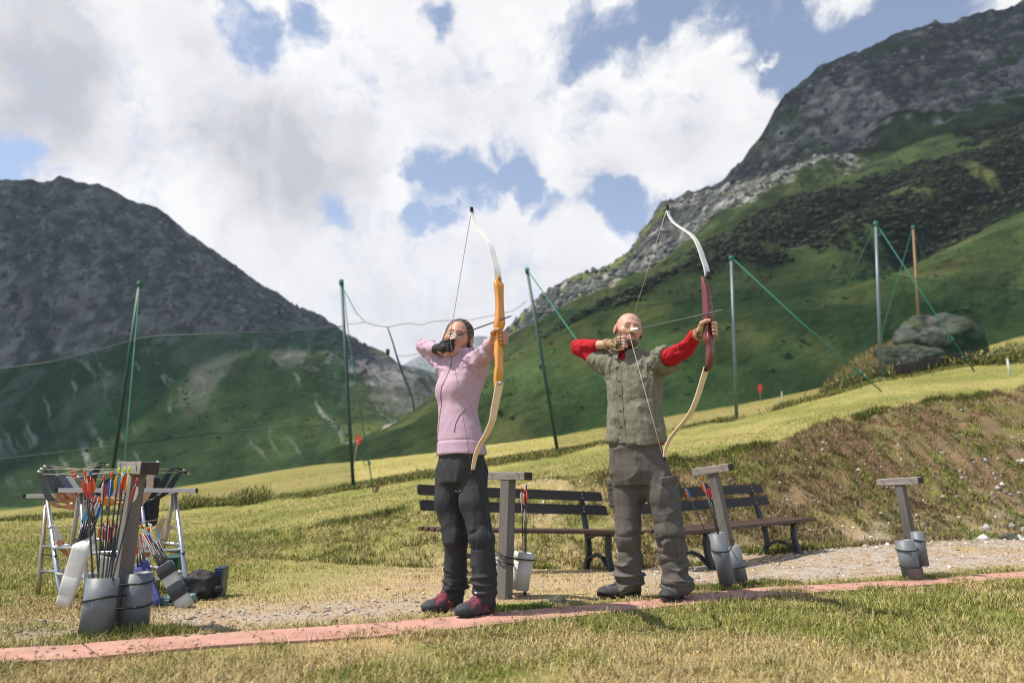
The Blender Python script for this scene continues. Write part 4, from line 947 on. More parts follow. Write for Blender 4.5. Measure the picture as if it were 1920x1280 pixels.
    def tf(V):
        z = V[:, 2]; lowf = sstep(.34, .12, z); kn = np.exp(-((z - .36) / .12) ** 2)
        f = (rdg(V, 9, 71, 3, (1, 1, .5)) - .6) * .013 + (cre(V, 8, 72, (.8, .8, 2.2), 4) - .2) * .042 * lowf - cre(V, 8, 73, (.9, .9, 1.5), 6) * .030 * kn + cre(V, 7, 74, (1, 1, .7), 6) * .012 - .004
        return f + .012 * sstep(.16, .09, z) - .012 * np.exp(-((z - .095) / .009) ** 2)
    V = folds(V, Fc, tf); base = np.tile([.112, .100, .090], (len(V), 1)); trs = raw('trousers', V, Fc, m_wool, root, col=base); bv = np_bvh(V, Fc)
    m = MB()
    for pl in ([(1160, 968), (1175, 972), (1190, 968), (1202, 960)], [(1222, 962), (1240, 966), (1260, 960), (1278, 952)], [(1194, 840), (1193, 862), (1200, 885), (1204, 905)], [(1225, 835), (1238, 852), (1248, 870)], [(1150, 845), (1152, 870)], [(1236, 965), (1258, 1000), (1272, 1050), (1280, 1085)], [(1152, 1084), (1175, 1092), (1203, 1086)], [(1243, 1088), (1265, 1095), (1295, 1088)]):
        q = drape(bv, pl, .0)
        if len(q) > 2: MB().tube(q, .0020, 5).build('seam', m_st4, trs)
    # cargo pocket on the thigh and the one seen edge-on on the other leg
    def pocket(cx, cy, hw, hh, yy, dep, yaw):
        c_ = W(cx, cy, yy); X_ = Vector((math.cos(yaw), math.sin(yaw), 0)); Y_ = Vector((-X_.y, X_.x, 0)); tilt = Matrix.Rotation(R(-8), 3, Y_); Mx = np.array([tilt @ X_, Y_, tilt @ u])
        def fn(P):
            d = rbox(P, c_, (hw, dep, hh), .012, Mx); fl_ = rbox(P, c_ + (tilt @ u) * hh * .88 - Y_ * .006, (hw * 1.05, dep * 1.02, hh * .22), .006, Mx)
            return smin(d, fl_, .004)
        V, Fc = surface(fn, np.array(c_) - .16, np.array(c_) + .16, .0045); V = folds(V, Fc, lambda V: (rdg(V, 16, 75, 3) - .6) * .012)
        p_ = raw('cargo_pocket', V, Fc, m_wool, trs, col=np.tile([.118, .106, .096], (len(V), 1)))
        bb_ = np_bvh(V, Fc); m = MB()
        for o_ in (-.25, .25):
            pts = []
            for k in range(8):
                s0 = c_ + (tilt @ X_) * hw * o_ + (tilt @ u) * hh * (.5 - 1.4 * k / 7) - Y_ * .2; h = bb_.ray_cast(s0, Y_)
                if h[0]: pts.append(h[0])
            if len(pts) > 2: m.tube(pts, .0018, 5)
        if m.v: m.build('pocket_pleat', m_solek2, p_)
    pocket(1256, 924, .058, .092, 4.345, .020, R(20)); pocket(1149, 925, .03, .085, 4.54, .024, R(60))
    m = MB(); m.tube(drape(bv, [(1239, 820), (1240, 834)], .004, 3), .007, 6); m.build('wooden_tab', mat('pale_wood_tab', (.5, .34, .18)), trs) if m.v else None
    def gcol(V): return mixc([.40, .27, .14], [.05, .035, .03], sstep(.72, .82, rdg(V, 38, 9, 2)) * .9) * (.8 + .4 * sp(V, 30, 4))[:, None]
    for hd, A_, B_ in ((hl, O, wl), (hr, Hd, rw)):
        lo, hi = bbox([A_, B_], .07); V, Fc = surface(hand_sdf(hd, grow_=.0026, fingers=False, thumb=False), lo, hi, .003); raw('glove', V, Fc, m_glove, root, col=gcol(V))
    # glove straps: tan wristbands and black finger cords
    for wr, hd in ((wl, O), (rw, Hd)):
        ax = (hd - wr).normalized(); m = MB()
        def rg(k, r_):
            c_ = wr + ax * k; v1 = ax.cross(u).normalized(); v2 = ax.cross(v1)
            return [c_ + (v1 * math.cos(a) + v2 * math.sin(a) * 1.08) * r_ for a in np.linspace(0, 2 * math.pi, 21)[:-1]]
        m.loft([rg(-.02, .028), rg(-.018, .0335), rg(-.006, .034), rg(-.003, .031), rg(0, .034), rg(.014, .0335), rg(.016, .026)]); m.build('wrist_strap', m_strap, root)
    for hd in (hl, hr):
        for pts, rr in hd[1]:
            a, b = pts[0], pts[1]; t = (b - a).normalized(); c_ = a + (b - a) * .45; v1 = t.cross(Vector((0, 0, 1))).normalized(); v2 = t.cross(v1)
            MB().tube([c_ + (v1 * math.cos(q) + v2 * math.sin(q)) * (rr[0] * 1.06) for q in np.linspace(0, 2 * math.pi, 14)], .0021, 5).build('finger_cord', m_black, root)
    def mcol(q):
        x, y, z = q.T; c = mixc([.05, .05, .053], [.10, .10, .10], sstep(.5, .56, fbm(x * 10 + z * 30, y * 20, z * 60, o=2, seed=19))); return mixc(c, [.03, .03, .033], sstep(.82, .88, x) + sstep(.04, .03, z))
    a0, a1, b0, b1_ = G(1200, 1117), G(1122, 1121), Vector((1.055, 4.50, 0)), Vector((.90, 4.275, 0))
    shoe(root, (a0.x, a0.y, .002), (a1.x, a1.y, .002), 1.12, mcol, m_solek, m_solek)
    shoe(root, (b0.x, b0.y, .014), (b1_.x, b1_.y, .014), 1.12, mcol, m_solek, m_solek)
    return O
m_glove = mat('patterned_tan_glove', attr='Col', rough=.8, var=.1, bump=.2, bscale=300)
m_shirt_c = mat('collar_linen', (.17, .165, .125), rough=.92, var=.1, bump=.3, bscale=300); m_solek2 = mat('dark_pocket_seam', (.06, .052, .045))  # pleat lines, a darker brown than the pocket cloth
OM = man()
# ================================================================== BOWS, ARROWS
m_white = mat('white_limb', (.72, .71, .69), rough=.35, var=.03); m_cream = mat('cream_limb', (.74, .58, .42), rough=.4, var=.05)
m_orange = mat('varnished_orange_wood', (.66, .27, .035), rough=.3, var=.2, vscale=14, stretch=(1, 1, .12), coat=.4); m_mahog = mat('mahogany_wood', (.13, .028, .022), rough=.35, var=.35, vscale=14, stretch=(1, 1, .12), coat=.3)
m_tip = mat('black_tip', (.012, .012, .014), rough=.4); m_str = mat('bow_string', (.10, .09, .07), rough=.7); m_strl = mat('pale_bow_string', (.55, .50, .38), rough=.7)
m_bolt = mat('steel_bolt', (.5, .5, .5), rough=.3, metal=.9); m_carbon = mat('black_arrow_shaft', (.014, .014, .018), rough=.35, var=.3); m_alu = mat('grey_arrow_shaft', (.14, .16, .15), rough=.35, metal=.3)
VC = {k: mat(k + '_vane', c, rough=.5, var=.05) for k, c in dict(orange=(.75, .11, .01), red=(.62, .03, .03), white=(.75, .72, .66), blue=(.02, .12, .42), yellow=(.75, .52, .02), lime=(.45, .72, .03), cyan=(.10, .38, .62), green=(.1, .45, .08), black=(.02, .02, .02), cream=(.62, .45, .30)).items()}
_am = {}
def arrow_mesh(kind, c):
    k = (kind, c)
    if k in _am: return _am[k]
    m = MB()
    if kind == 'shaft': m.tube([(0, 0, -.72), (0, 0, -.70), (0, 0, 0)], [.0012, .0036, .0036], 7); mt = m_carbon if c == 'dark' else m_alu
    elif kind == 'nock': m.tube([(0, 0, -.006), (0, 0, .012), (0, 0, .02)], [.0042, .0052, .004], 7); mt = VC[c]
    else:
        for a in (0,) if c else (): pass
        th = .0011; pr = [(0, -.015), (.010, -.022), (.0145, -.045), (.012, -.075), (0, -.095)]
        vs = [(.0030 + r, s_ * th, z) for s_ in (-1, 1) for r, z in pr]; n = len(pr)
        m.addm(vs, [list(range(n)), list(range(n, 2 * n))[::-1]] + [[i, n + i, n + (i + 1) % n, (i + 1) % n] for i in range(n)]); mt = VC[c]
    me = bpy.data.meshes.new(kind); me.from_pydata([v[:] for v in m.v], [], m.f); me.polygons.foreach_set('use_smooth', m.sm); me.materials.append(mt); me.update(); _am[k] = me
    return me
def arrow(nock, tip, cols, label, group=None, shaft='dark', length=None, nk='orange', thick=1.0, vs=1.0):
    """cols: colours of its three vanes; laid from nock to tip"""
    nock = Vector(nock); d = (Vector(tip) - nock).normalized(); root = empty('arrow', nock, label, 'arrow', group)
    q = (-d).to_track_quat('Z', 'Y'); root.rotation_euler = q.to_euler(); L_ = length or .72; root['_spin'] = 0; del root['_spin']
    sp_ = random.uniform(0, 6.28)
    o = bpy.data.objects.new('shaft', arrow_mesh('shaft', shaft)); C.objects.link(o); o.parent = root; o.scale = (thick, thick, L_ / .72)
    o = bpy.data.objects.new('nock', arrow_mesh('nock', nk)); C.objects.link(o); o.parent = root; o.scale = (thick, thick, 1)
    for i in range(3):
        o = bpy.data.objects.new('vane', arrow_mesh('vane', cols[i % len(cols)])); C.objects.link(o); o.parent = root; o.rotation_euler = (0, 0, sp_ + i * 2.094); o.scale = (vs, vs, 1)
    return root

def on_plane(px, py, O, nrm_):
    d = Vector(ray(px, py)); c = CAMP; return c + d * ((O - c).dot(nrm_) / d.dot(nrm_))
def drawn_bow(nm, label, O, d, up_px, lo_px, riser_secs, m_r, m_l, nock, arrow_tip, acols, pocket, knob, string_m):
    e = Vector((-d.y, d.x, 0)); nr = e; u = Vector((0, 0, 1))
    root = empty('recurve_bow', O, label, 'bow')
    for part, px in (('upper', up_px), ('lower', lo_px)):
        m_l = m_white if part == 'upper' else m_cream
        pts = [on_plane(x, y, O, nr) for x, y in px]; n = len(pts)
        # smooth the hand-read curve
        P_ = []; 
        for i in range(n - 1):
            p0, p1, p2, p3 = pts[max(i - 1, 0)], pts[i], pts[i + 1], pts[min(i + 2, n - 1)]
            for k in range(6):
                t = k / 6; P_.append(.5 * ((2 * p1) + (-p0 + p2) * t + (2 * p0 - 5 * p1 + 4 * p2 - p3) * t * t + (-p0 + 3 * p1 - 3 * p2 + p3) * t ** 3))
        P_.append(pts[-1]); N_ = len(P_)
        w_ = [e * (.0205 - .0125 * (i / (N_ - 1)) ** 1.3) for i in range(N_)]; cut = int(N_ * .90)
        limb = MB().ribbon(P_[:cut + 1], w_[:cut + 1], .0065).build('limb', m_l, root)
        MB().ribbon(P_[cut:], [x * 1.02 for x in w_[cut:]], .0095).build('limb_tip', m_tip, limb)
        s_ = P_[int(N_ * .93)] - d * .006; MB().tube([s_, s_ + (nock - s_) * .25, nock], [.0022, .0016, .0014], 6).build('bowstring', string_m, root)
        b_ = P_[1] + d * .012; t_ = d
        if knob == 'steel': MB().tube([b_ - d * .012, b_ + d * .002, b_ + d * .002, b_ + d * .008], [.009, .010, .007, .006], 14).build('limb_bolt', m_bolt, root)
        else:
            ax = (P_[0] - P_[3]).normalized(); MB().loft([[b_ + ax * k * .02 - d * .004 + (e * math.cos(a) * 1.0 + d * math.sin(a) * .7) * r_ for a in np.linspace(0, 2 * math.pi, 15)[:-1]] for k, r_ in ((-1, .012), (-.6, .019), (.6, .021), (1.2, .017))]).build('limb_pocket', m_tip, root)
    # riser: sections (height above grip, offset along d, half depth, half width)
    rings = []
    for z, off, hd, hw in riser_secs:
        c_ = O + u * z + d * off; rings.append([c_ + d * hd * math.copysign(abs(math.sin(a)) ** .45, math.sin(a)) + e * hw * math.copysign(abs(math.cos(a)) ** .45, math.cos(a)) for a in np.linspace(0, 2 * math.pi, 25)[:-1]])
    rs_ = MB().loft(rings).build('riser', m_r, root)
    if pocket:
        for sg in (1, -1):
            pass
    for z in (.10, .145, .18):
        c_ = O + u * z + d * .0285; MB().tube([c_ - d * .01, c_ + d * .002], .0035, 8).build('bushing', m_bolt, rs_)
    arrow(nock, arrow_tip, acols[0], acols[1], None, acols[2], (arrow_tip - nock).length + .0, acols[3], 1.0)
    return root
nW = W(843.5, 633.5, 3.86); rW = W(934, 601, 3.34); tipW = nW + (rW - nW) * 1.235
secW = [(-.262, -.012, .010, .008), (-.25, -.010, .014, .017), (-.215, -.004, .017, .021), (-.17, .004, .018, .022), (-.14, .006, .018, .018), (-.10, .004, .020, .018), (-.075, .0, .023, .021), (-.045, -.006, .021, .016), (0, -.010, .021, .014), (.035, -.006, .023, .016), (.055, .004, .028, .022), (.075, .008, .028, .026), (.10, .010, .026, .022), (.16, .010, .022, .018), (.22, .006, .020, .019), (.262, .0, .020, .023), (.285, -.002, .018, .024), (.30, -.010, .012, .020), (.34, -.018, .006, .010)]
drawn_bow('w', 'orange wooden recurve bow with white limbs drawn by the woman', OW, wd,
          [(934, 524), (931, 504), (925.5, 482), (919, 458), (910, 444), (896, 427), (889, 413), (885.6, 403), (884, 389)],
          [(937, 716), (932.5, 740), (927, 767.5), (922.5, 790), (911, 816), (900, 833), (891.5, 855), (887.5, 874), (885, 889)], secW, m_orange, m_white, nW, tipW,
          (['white'], 'black arrow with white vanes nocked on the orange bow', 'dark', 'orange'), True, 'steel', m_str)
nM = W(1178.5, 621, 4.30); rM = W(1321, 588.5, 3.76); tipM = nM + (rM - nM) * 1.21
secM = [(-.235, -.016, .008, .009), (-.21, -.012, .014, .020), (-.17, -.002, .020, .023), (-.13, .002, .021, .019), (-.095, .004, .022, .016), (-.07, .002, .026, .026), (-.055, -.002, .028, .029), (-.035, -.008, .022, .018), (0, -.012, .020, .014), (.035, -.008, .022, .016), (.05, .0, .026, .022), (.068, .004, .028, .027), (.11, .006, .025, .024), (.18, .006, .022, .022), (.235, .002, .020, .020), (.26, -.004, .018, .018), (.29, -.012, .010, .012), (.32, -.018, .005, .007)]
drawn_bow('m', 'dark red wooden recurve bow with cream limbs drawn by the man', OM, md,
          [(1327, 518), (1324, 502), (1318.6, 486), (1313, 469), (1305.5, 452), (1295.6, 440), (1282, 430.5), (1269, 422), (1260, 414), (1254.5, 404), (1252, 395), (1251, 384)],
          [(1325, 688), (1318, 711), (1309.6, 738), (1299, 765), (1285, 787), (1266, 809), (1254.6, 825), (1248, 841), (1246, 854), (1245, 864)], secM, m_mahog, m_white, nM, tipM,
          (['white'], 'grey arrow with white vanes and yellow nock on the dark red bow', 'alu', 'yellow'), True, 'black', m_strl)

# ================================================================== BOW STANDS
m_wood = mat('weathered_grey_wood', (.15, .138, .125), rough=.9, var=.4, vscale=9, stretch=(1, 1, .12), bump=.6, bscale=60); m_endg = mat('shade_toned_end_grain', (.055, .045, .04), rough=1., var=.3, vscale=60); m_beam = mat('weathered_beam', (.27, .24, .215), rough=.9, var=.32, vscale=10, stretch=(.3, .3, 3), bump=.6, bscale=60)
m_pvc = mat('grey_plastic_pipe', (.145, .16, .175), rough=.5, var=.16, vscale=12, bump=.08, bscale=60); m_pvcl = mat('pale_plastic_pipe', (.56, .54, .51), rough=.55, var=.12, vscale=12, bump=.1, bscale=60); m_band = mat('black_rubber_strap', (.012, .012, .013), rough=.6)
m_scratch = mat('dark_split', (.05, .045, .04), rough=1.)
def stand(label, base, top, phi, size=(.34, .075, .05), post=.062, pipes=(), end=0):
    base = Vector(base); top = Vector(top); root = empty('bow_stand', base, label, 'stand', 'wooden bow stands along the shooting line')
    bd = Vector((math.cos(phi), -math.sin(phi), 0)); sd = Vector((bd.y, -bd.x, 0)) * 1.0; ax = (top - base).normalized()
    MB().bar(base - ax * .05, top - ax * size[2] * .5, post, post, up=bd.cross(ax).cross(ax) * -1 if False else Vector(bd), bev=.003).build('post', m_wood, root)
    tilt = (bd - ax * bd.dot(ax)).normalized(); b = MB().bar(top - tilt * size[0] * .5, top + tilt * size[0] * .5, size[1], size[2], up=ax, bev=.003).build('crossbeam', m_beam, root)
    ec = top + tilt * (size[0] * .5 + .001); MB().bar(ec - tilt * .004, ec + tilt * .0015, size[1] * .97, size[2] * .95, up=ax).build('shaded_end_grain', m_endg, b)  # dark end grain; the shade on the end face is also in this colour
    for k in (-.38, .3):
        c_ = top + tilt * size[0] * k; nrm2 = tilt.cross(ax).normalized(); nrm2 = nrm2 if nrm2.y < 0 else -nrm2
        MB().tube([c_ + nrm2 * (size[1] * .5 + .001) + ax * .024, c_ + nrm2 * (size[1] * .5 + .001) + ax * .004 + tilt * .016, c_ + nrm2 * (size[1] * .5 + .001) - ax * .018 + tilt * .03], .0016, 5).build('split', m_scratch, b)
    for (a, bb_, r_, mt, straps, pale) in pipes:
        a = Vector(a); bb_ = Vector(bb_); p = MB().pipe(a, bb_, r_, r_ - .004).build('arrow_tube', mt, root); t = (bb_ - a).normalized()
        if pale:  # wider socket at the mouth
            MB().pipe(a + t * ((bb_ - a).length - .045), bb_ + t * .004, r_ + .006, r_ + .0005, inner=1).build('socket_rim', mt, p)
        v1 = t.cross(Vector((0, 1, 0))).normalized(); v2 = t.cross(v1)
        for s_, sl_ in straps:
            c_ = a + (bb_ - a) * s_; pc = base + ax * (c_ - base).dot(ax); pts = []
            o_ = (pc - c_); o_ -= t * o_.dot(t); dist = o_.length; o_.normalize(); q_ = t.cross(o_)
            for k in range(15):
                an = math.pi * .5 + math.pi * k / 14; pts.append(c_ + (o_ * math.cos(an) + q_ * math.sin(an)) * (r_ + .004 + (.006 if pale else 0)) + t * sl_ * math.sin(an))
            for k in range(15):
                an = -math.pi * .5 + math.pi * k / 14; pts.append(c_ + o_ * dist + (o_ * math.cos(an) + q_ * math.sin(an)) * (post * .72) + t * sl_ * math.sin(an))
            pts.append(pts[0]); MB().tube(pts, .0045, 6).build('strap', m_band, root)
    return root
def pipe_at(px0, py0, px1, py1, Yb, lean=0.0):
    a = W(px0, py0, Yb); b = W(px1, py1, Yb + lean); return a, b
# nearest stand, far left of the line
b1s = G(218, 1183); S1 = dict(base=b1s, top=W(258, 877, b1s.y - .02))
tubeA = pipe_at(178, 1190, 194, 1083, 3.30, .02); tubeB = pipe_at(250, 1176, 259, 1073, 3.47, .0)
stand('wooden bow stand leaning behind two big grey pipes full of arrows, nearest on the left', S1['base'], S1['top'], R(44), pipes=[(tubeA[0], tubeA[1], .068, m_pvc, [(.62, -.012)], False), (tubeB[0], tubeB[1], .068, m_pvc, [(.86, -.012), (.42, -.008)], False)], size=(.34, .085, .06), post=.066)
b2s = G(946, 1122); p2 = pipe_at(935, 1122, 939, 1042, 4.72); p3 = pipe_at(973, 1104, 984, 1036, 4.62)
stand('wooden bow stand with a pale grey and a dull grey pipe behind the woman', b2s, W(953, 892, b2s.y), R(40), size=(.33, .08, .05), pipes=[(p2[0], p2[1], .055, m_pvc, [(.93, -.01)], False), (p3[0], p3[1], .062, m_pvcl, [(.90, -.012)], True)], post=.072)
b3s = G(1381, 1090); p4 = pipe_at(1365, 1094, 1343, 999, 4.98, -.01); p5 = pipe_at(1389, 1088, 1374, 1024, 5.10, .0)
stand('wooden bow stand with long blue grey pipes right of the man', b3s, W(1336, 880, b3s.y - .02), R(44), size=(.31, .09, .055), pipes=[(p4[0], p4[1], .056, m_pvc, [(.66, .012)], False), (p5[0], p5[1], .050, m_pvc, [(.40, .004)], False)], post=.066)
b4s = G(1722, 1080); p6 = pipe_at(1711, 1082, 1695, 1012, 5.42, .0); p7 = pipe_at(1730, 1060, 1719, 996, 5.52, .0)
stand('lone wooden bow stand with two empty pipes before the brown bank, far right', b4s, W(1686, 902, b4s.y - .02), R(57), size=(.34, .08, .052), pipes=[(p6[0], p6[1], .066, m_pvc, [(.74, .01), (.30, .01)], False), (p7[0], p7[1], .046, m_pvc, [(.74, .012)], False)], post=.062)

# arrows in the nearest pipe: (nock px, py, tip px, py in pipe, vane colours, nock colour)
AR = [(159, 889, 180, 1150, ['cream', 'cream', 'orange'], 'orange'), (165, 897, 176, 1150, ['red', 'white', 'red'], 'red'), (170, 889, 190, 1150, ['orange', 'red', 'orange'], 'blue'),
      (195, 899, 180, 1150, ['white', 'red', 'white'], 'red'), (209, 893, 186, 1150, ['blue', 'blue', 'blue'], 'orange'), (223, 885, 190, 1150, ['yellow', 'cyan', 'yellow'], 'lime'), (234, 884, 192, 1150, ['orange', 'cream', 'orange'], 'lime'),
      (242, 883, 196, 1150, ['orange', 'yellow', 'white'], 'lime'), (256, 904, 195, 1150, ['red', 'white', 'red'], 'red'), (229, 895, 200, 1150, ['white', 'cream', 'red'], 'white')]
wds = ['cream vanes and orange nock', 'red and white vanes at the left of the pipe', 'big orange vanes and blue nock', 'white vane and red nock standing apart', 'blue vanes and orange nock', 'yellow and light blue vanes and lime nock', 'orange and cream vanes under the beam', 'orange, yellow and white vanes beside the post', 'red vane crossing in front of the leaning post', 'white nock among the orange vanes']
for (a, b, c, d_, cols, nk), wl_ in zip(AR, wds):
    arrow(W(a, b, 3.26), W(c, d_, 3.30), cols, 'arrow in the nearest pipe, ' + wl_, 'arrows in the nearest grey pipe', 'dark', .68, nk, 1.0, .95)
for a, b, c, d_, cols, nk, lb in [(978, 918, 982, 1090, ['white'], 'orange', 'arrow with white vanes in the pale pipe behind the woman'), (984, 922, 984, 1090, ['orange', 'red', 'white'], 'orange', 'shorter arrow with orange and white vanes in the pale pipe'), (987, 914, 986, 1090, ['red'], 'blue', 'arrow with red vanes and blue nock in the pale pipe')]:
    arrow(W(a, b, 4.66), W(c, d_, 4.64), cols, lb, 'arrows in the pale pipe', 'dark', .72, nk, 1.1, 1.0)
for a, b, c, d_, cols, nk, lb in [(1284, 912, 1352, 1060, ['blue', 'orange'], 'black', 'lone arrow with blue and orange vanes leaning from the pipe right of the man'), (1317, 899, 1362, 1060, ['blue', 'orange', 'blue'], 'orange', 'arrow with blue vanes and orange nock beside the stand right of the man'), (1322, 908, 1362, 1060, ['red'], 'red', 'arrow with red vanes beside the stand right of the man'), (1326, 910, 1363, 1060, ['red', 'orange'], 'black', 'arrow with red and orange vanes hidden partly by the post right of the man')]:
    arrow(W(a, b, 4.96), W(c, d_, 4.98), cols, lb, 'arrows in the long blue grey pipe', 'dark', .66, nk, 1.05, 1.0)

# ================================================================== BENCHES
m_slat = mat('dark_brown_bench_slat', (.022, .015, .010), rough=.55, var=.35, vscale=10, stretch=(.2, .2, 2), bump=.2, bscale=80); m_seat = mat('red_brown_bench_seat', (.065, .034, .020), rough=.5, var=.3, vscale=10, bump=.15, bscale=80); m_iron = mat('dark_green_cast_iron', (.014, .022, .020), rough=.5, var=.3, vscale=30, bump=.2)
def bench(label, gl, gr, Lb, hs=.37, hb=.73, over=(.22, .22), inset=.30, yaw_extra=0):
    """gl, gr: where the left and right side frames' rear feet stand"""
    gl = Vector(gl); gr = Vector(gr); ex = (gr - gl).normalized(); ey = Vector((ex.y, -ex.x, 0)).normalized(); ez = ey.cross(ex) * -1
    ez = ex.cross(ey) * -1 if ex.cross(ey).z < 0 else ex.cross(ey); root = empty('park_bench', gl, label, 'bench', 'dark slatted benches behind the archers')
    def P_(a, f, h): return gl + ex * a + ey * f + ez * h   # f = forward of the rear foot
    D = (gr - gl).length
    for a0 in (0, D):
        m = MB()
        def cp(pts, r0, r1, wdt=.045):
            rings = []; k = len(pts)
            for i, (f, h) in enumerate(pts):
                t0 = Vector((pts[min(i + 1, k - 1)][0] - pts[max(i - 1, 0)][0], pts[min(i + 1, k - 1)][1] - pts[max(i - 1, 0)][1])).normalized(); nn = Vector((-t0.y, t0.x)); r_ = r0 + (r1 - r0) * i / (k - 1)
                rings.append([P_(a0 + sx * wdt / 2, f + nn.x * r_ * sy, h + nn.y * r_ * sy) for sx, sy in ((-1, -1), (1, -1), (1, 1), (-1, 1))])
            m.loft(rings, smooth=False)
        cp([(-.04, 0), (.02, .03), (.055, .12), (.055, .22), (.03, .32), (-.03, .50), (-.10, hb - .02)], .026, .016)
        cp([(.47, 0), (.43, .04), (.40, .14), (.39, .24), (.40, hs - .035)], .030, .022)
        cp([(.03, hs - .075), (.15, hs - .035), (.30, hs - .03), (.46, hs - .022)], .020, .014)
        cp([(.02, .06), (.09, .12), (.20, .155), (.30, .13), (.40, .05)], .013, .013)
        cp([(-.075, .006), (.06, .006)], .007, .007, .055); cp([(.39, .006), (.53, .006)], .007, .007, .055)
        m.build('side_frame', m_iron, root)
    a, b = -over[0], D + over[1]
    for (f0, h0, f1, h1, x0, x1) in [(-.050, hb - .21, -.078, hb - .115, a + .02, b - .02), (-.084, hb - .075, -.112, hb + .02, a, b - .06)]:
        s_ = MB(); rr = []
        for x in (x0, x0 + .02, x1 - .02, x1):
            sh_ = .012 if x in (x0, x1) else 0; rr.append([P_(x, f0 - .0 + .004 + .012, h0 + sh_), P_(x, f0 + .034, h0 + sh_), P_(x, f1 + .034, h1 - sh_), P_(x, f1 + .008, h1 - sh_)])
        s_.loft(rr, smooth=False); bs = s_.build('back_slat', m_slat, root)
        for a0 in (0, D):
            for k in (.3, .7):
                c_ = P_(a0, f0 + (f1 - f0) * k + .034, h0 + (h1 - h0) * k); MB().tube([c_, c_ + ey * .004], .007, 8).build('bolt', m_bolt, bs)
    for k, (f0, wdt) in enumerate([(.07, .10), (.19, .10), (.31, .10), (.43, .11)]):
        MB().bar(P_(a - .01 + .012 * k, f0, hs), P_(b + .02 + .012 * k, f0, hs), wdt, .034, up=ez, bev=.006).build('seat_slat', m_seat, root)
    return root
def GT(px, py, Y):  # stand on the terrain
    p = W(px, py, Y); p.z = tz(p.x, p.y); return p
bench('dark slatted bench with iron legs between the woman and the man', GT(862, 1078, 6.45), GT(1098, 1072, 7.05), 2.0, over=(.42, .30))
bench('tilted dark slatted bench with iron legs right of the man', GT(1268, 1064, 6.95), GT(1431, 1028, 7.75), 2.0, over=(.42, .25))

# ================================================================== EQUIPMENT RACK, BOWS ON IT, QUIVERS
m_tube = mat('steel_tube', (.55, .56, .58), rough=.28, metal=.95, var=.1, vscale=20); m_tubeb = mat('brown_steel_tube', (.36, .29, .21), rough=.4, metal=.7, var=.2, vscale=20); m_bar = mat('aluminium_bar', (.55, .53, .53), rough=.45, metal=.3, var=.06); m_cap = mat('black_end_cap', (.012, .012, .012), rough=.5)
def rack():
    root = empty('bow_rack', (-2.9, 4.5, 0), 'steel trestle rack holding recurve bows beside the nearest stand', 'rack')
    def bar(a, b):
        o = MB().bar(a, b, .04, .026, bev=.002).build('top_bar', m_bar, root); t = (b - a).normalized()
        for c_, s_ in ((a, -1), (b, 1)): MB().bar(c_ + t * s_ * -.002, c_ + t * s_ * .014, .0415, .0275).build('end_cap', m_cap, o)
    f0, f1 = W(109, 919, 4.30), W(367, 919, 4.62); k0, k1 = W(49, 930, 4.62), W(330, 924, 5.0); bar(f0, f1); bar(k0, k1)
    A = [((86, 938), 4.66, (71, 1117), (113, 1126)), ((149, 926), 4.36, (120, 1119), (162, 1140)), ((325, 925), 4.58, (293, 1112), (352, 1126)), ((262, 930), 4.90, (240, 1100), (283, 1108))]
    feet = []
    for (ax_, ay), Y, fa, fb in A:
        ap = W(ax_, ay, Y); a, b = G(*fa), G(*fb); a.z = b.z = .01; feet.append((ap, a, b))
        MB().tube([ap, ap + (a - ap) * .82, a], .0135, 12).build('leg', m_tubeb, root); MB().tube([ap + Vector((.01, 0, 0)), ap + (b - ap) * .80 + Vector((.004, 0, 0)), b], .0145, 12).build('leg', m_tube, root)  # one leg of each pair browner, the other bright steel
        for g_ in (a, b): pass
        q0, q1 = ap + (a - ap) * .58, ap + (b - ap) * .58; MB().bar(q0, q1 + (q1 - q0) * .15, .012, .010).build('hinge_strut', m_cap, root)
    def rung(i, j, si, sj, h0, h1):
        p = feet[i][si]; q = feet[j][sj]; a = feet[i][0] + (p - feet[i][0]) * h0; b = feet[j][0] + (q - feet[j][0]) * h1; MB().tube([a, b], .011, 10).build('rung', m_tube, root)
    for i, j, si, sj in ((0, 1, 1, 1), (0, 1, 2, 2), (2, 3, 1, 1), (2, 3, 2, 2)):
        for h in (.50, .76): rung(i, j, si, sj, h, h)
    rung(1, 2, 2, 2, .55, .55); rung(1, 2, 2, 2, .80, .80)
    rung(1, 2, 1, 1, .45, .45)
rack()
m_slate = mat('dark_slate_limb', (.075, .10, .13), rough=.3, var=.1, coat=.3); m_blk = mat('black_limb', (.012, .012, .013), rough=.45); m_tan = mat('tan_limb', (.52, .36, .22), rough=.4, var=.08)
m_rwood = mat('pale_red_wood_riser', (.48, .21, .10), rough=.4, var=.3, vscale=30, coat=.2)
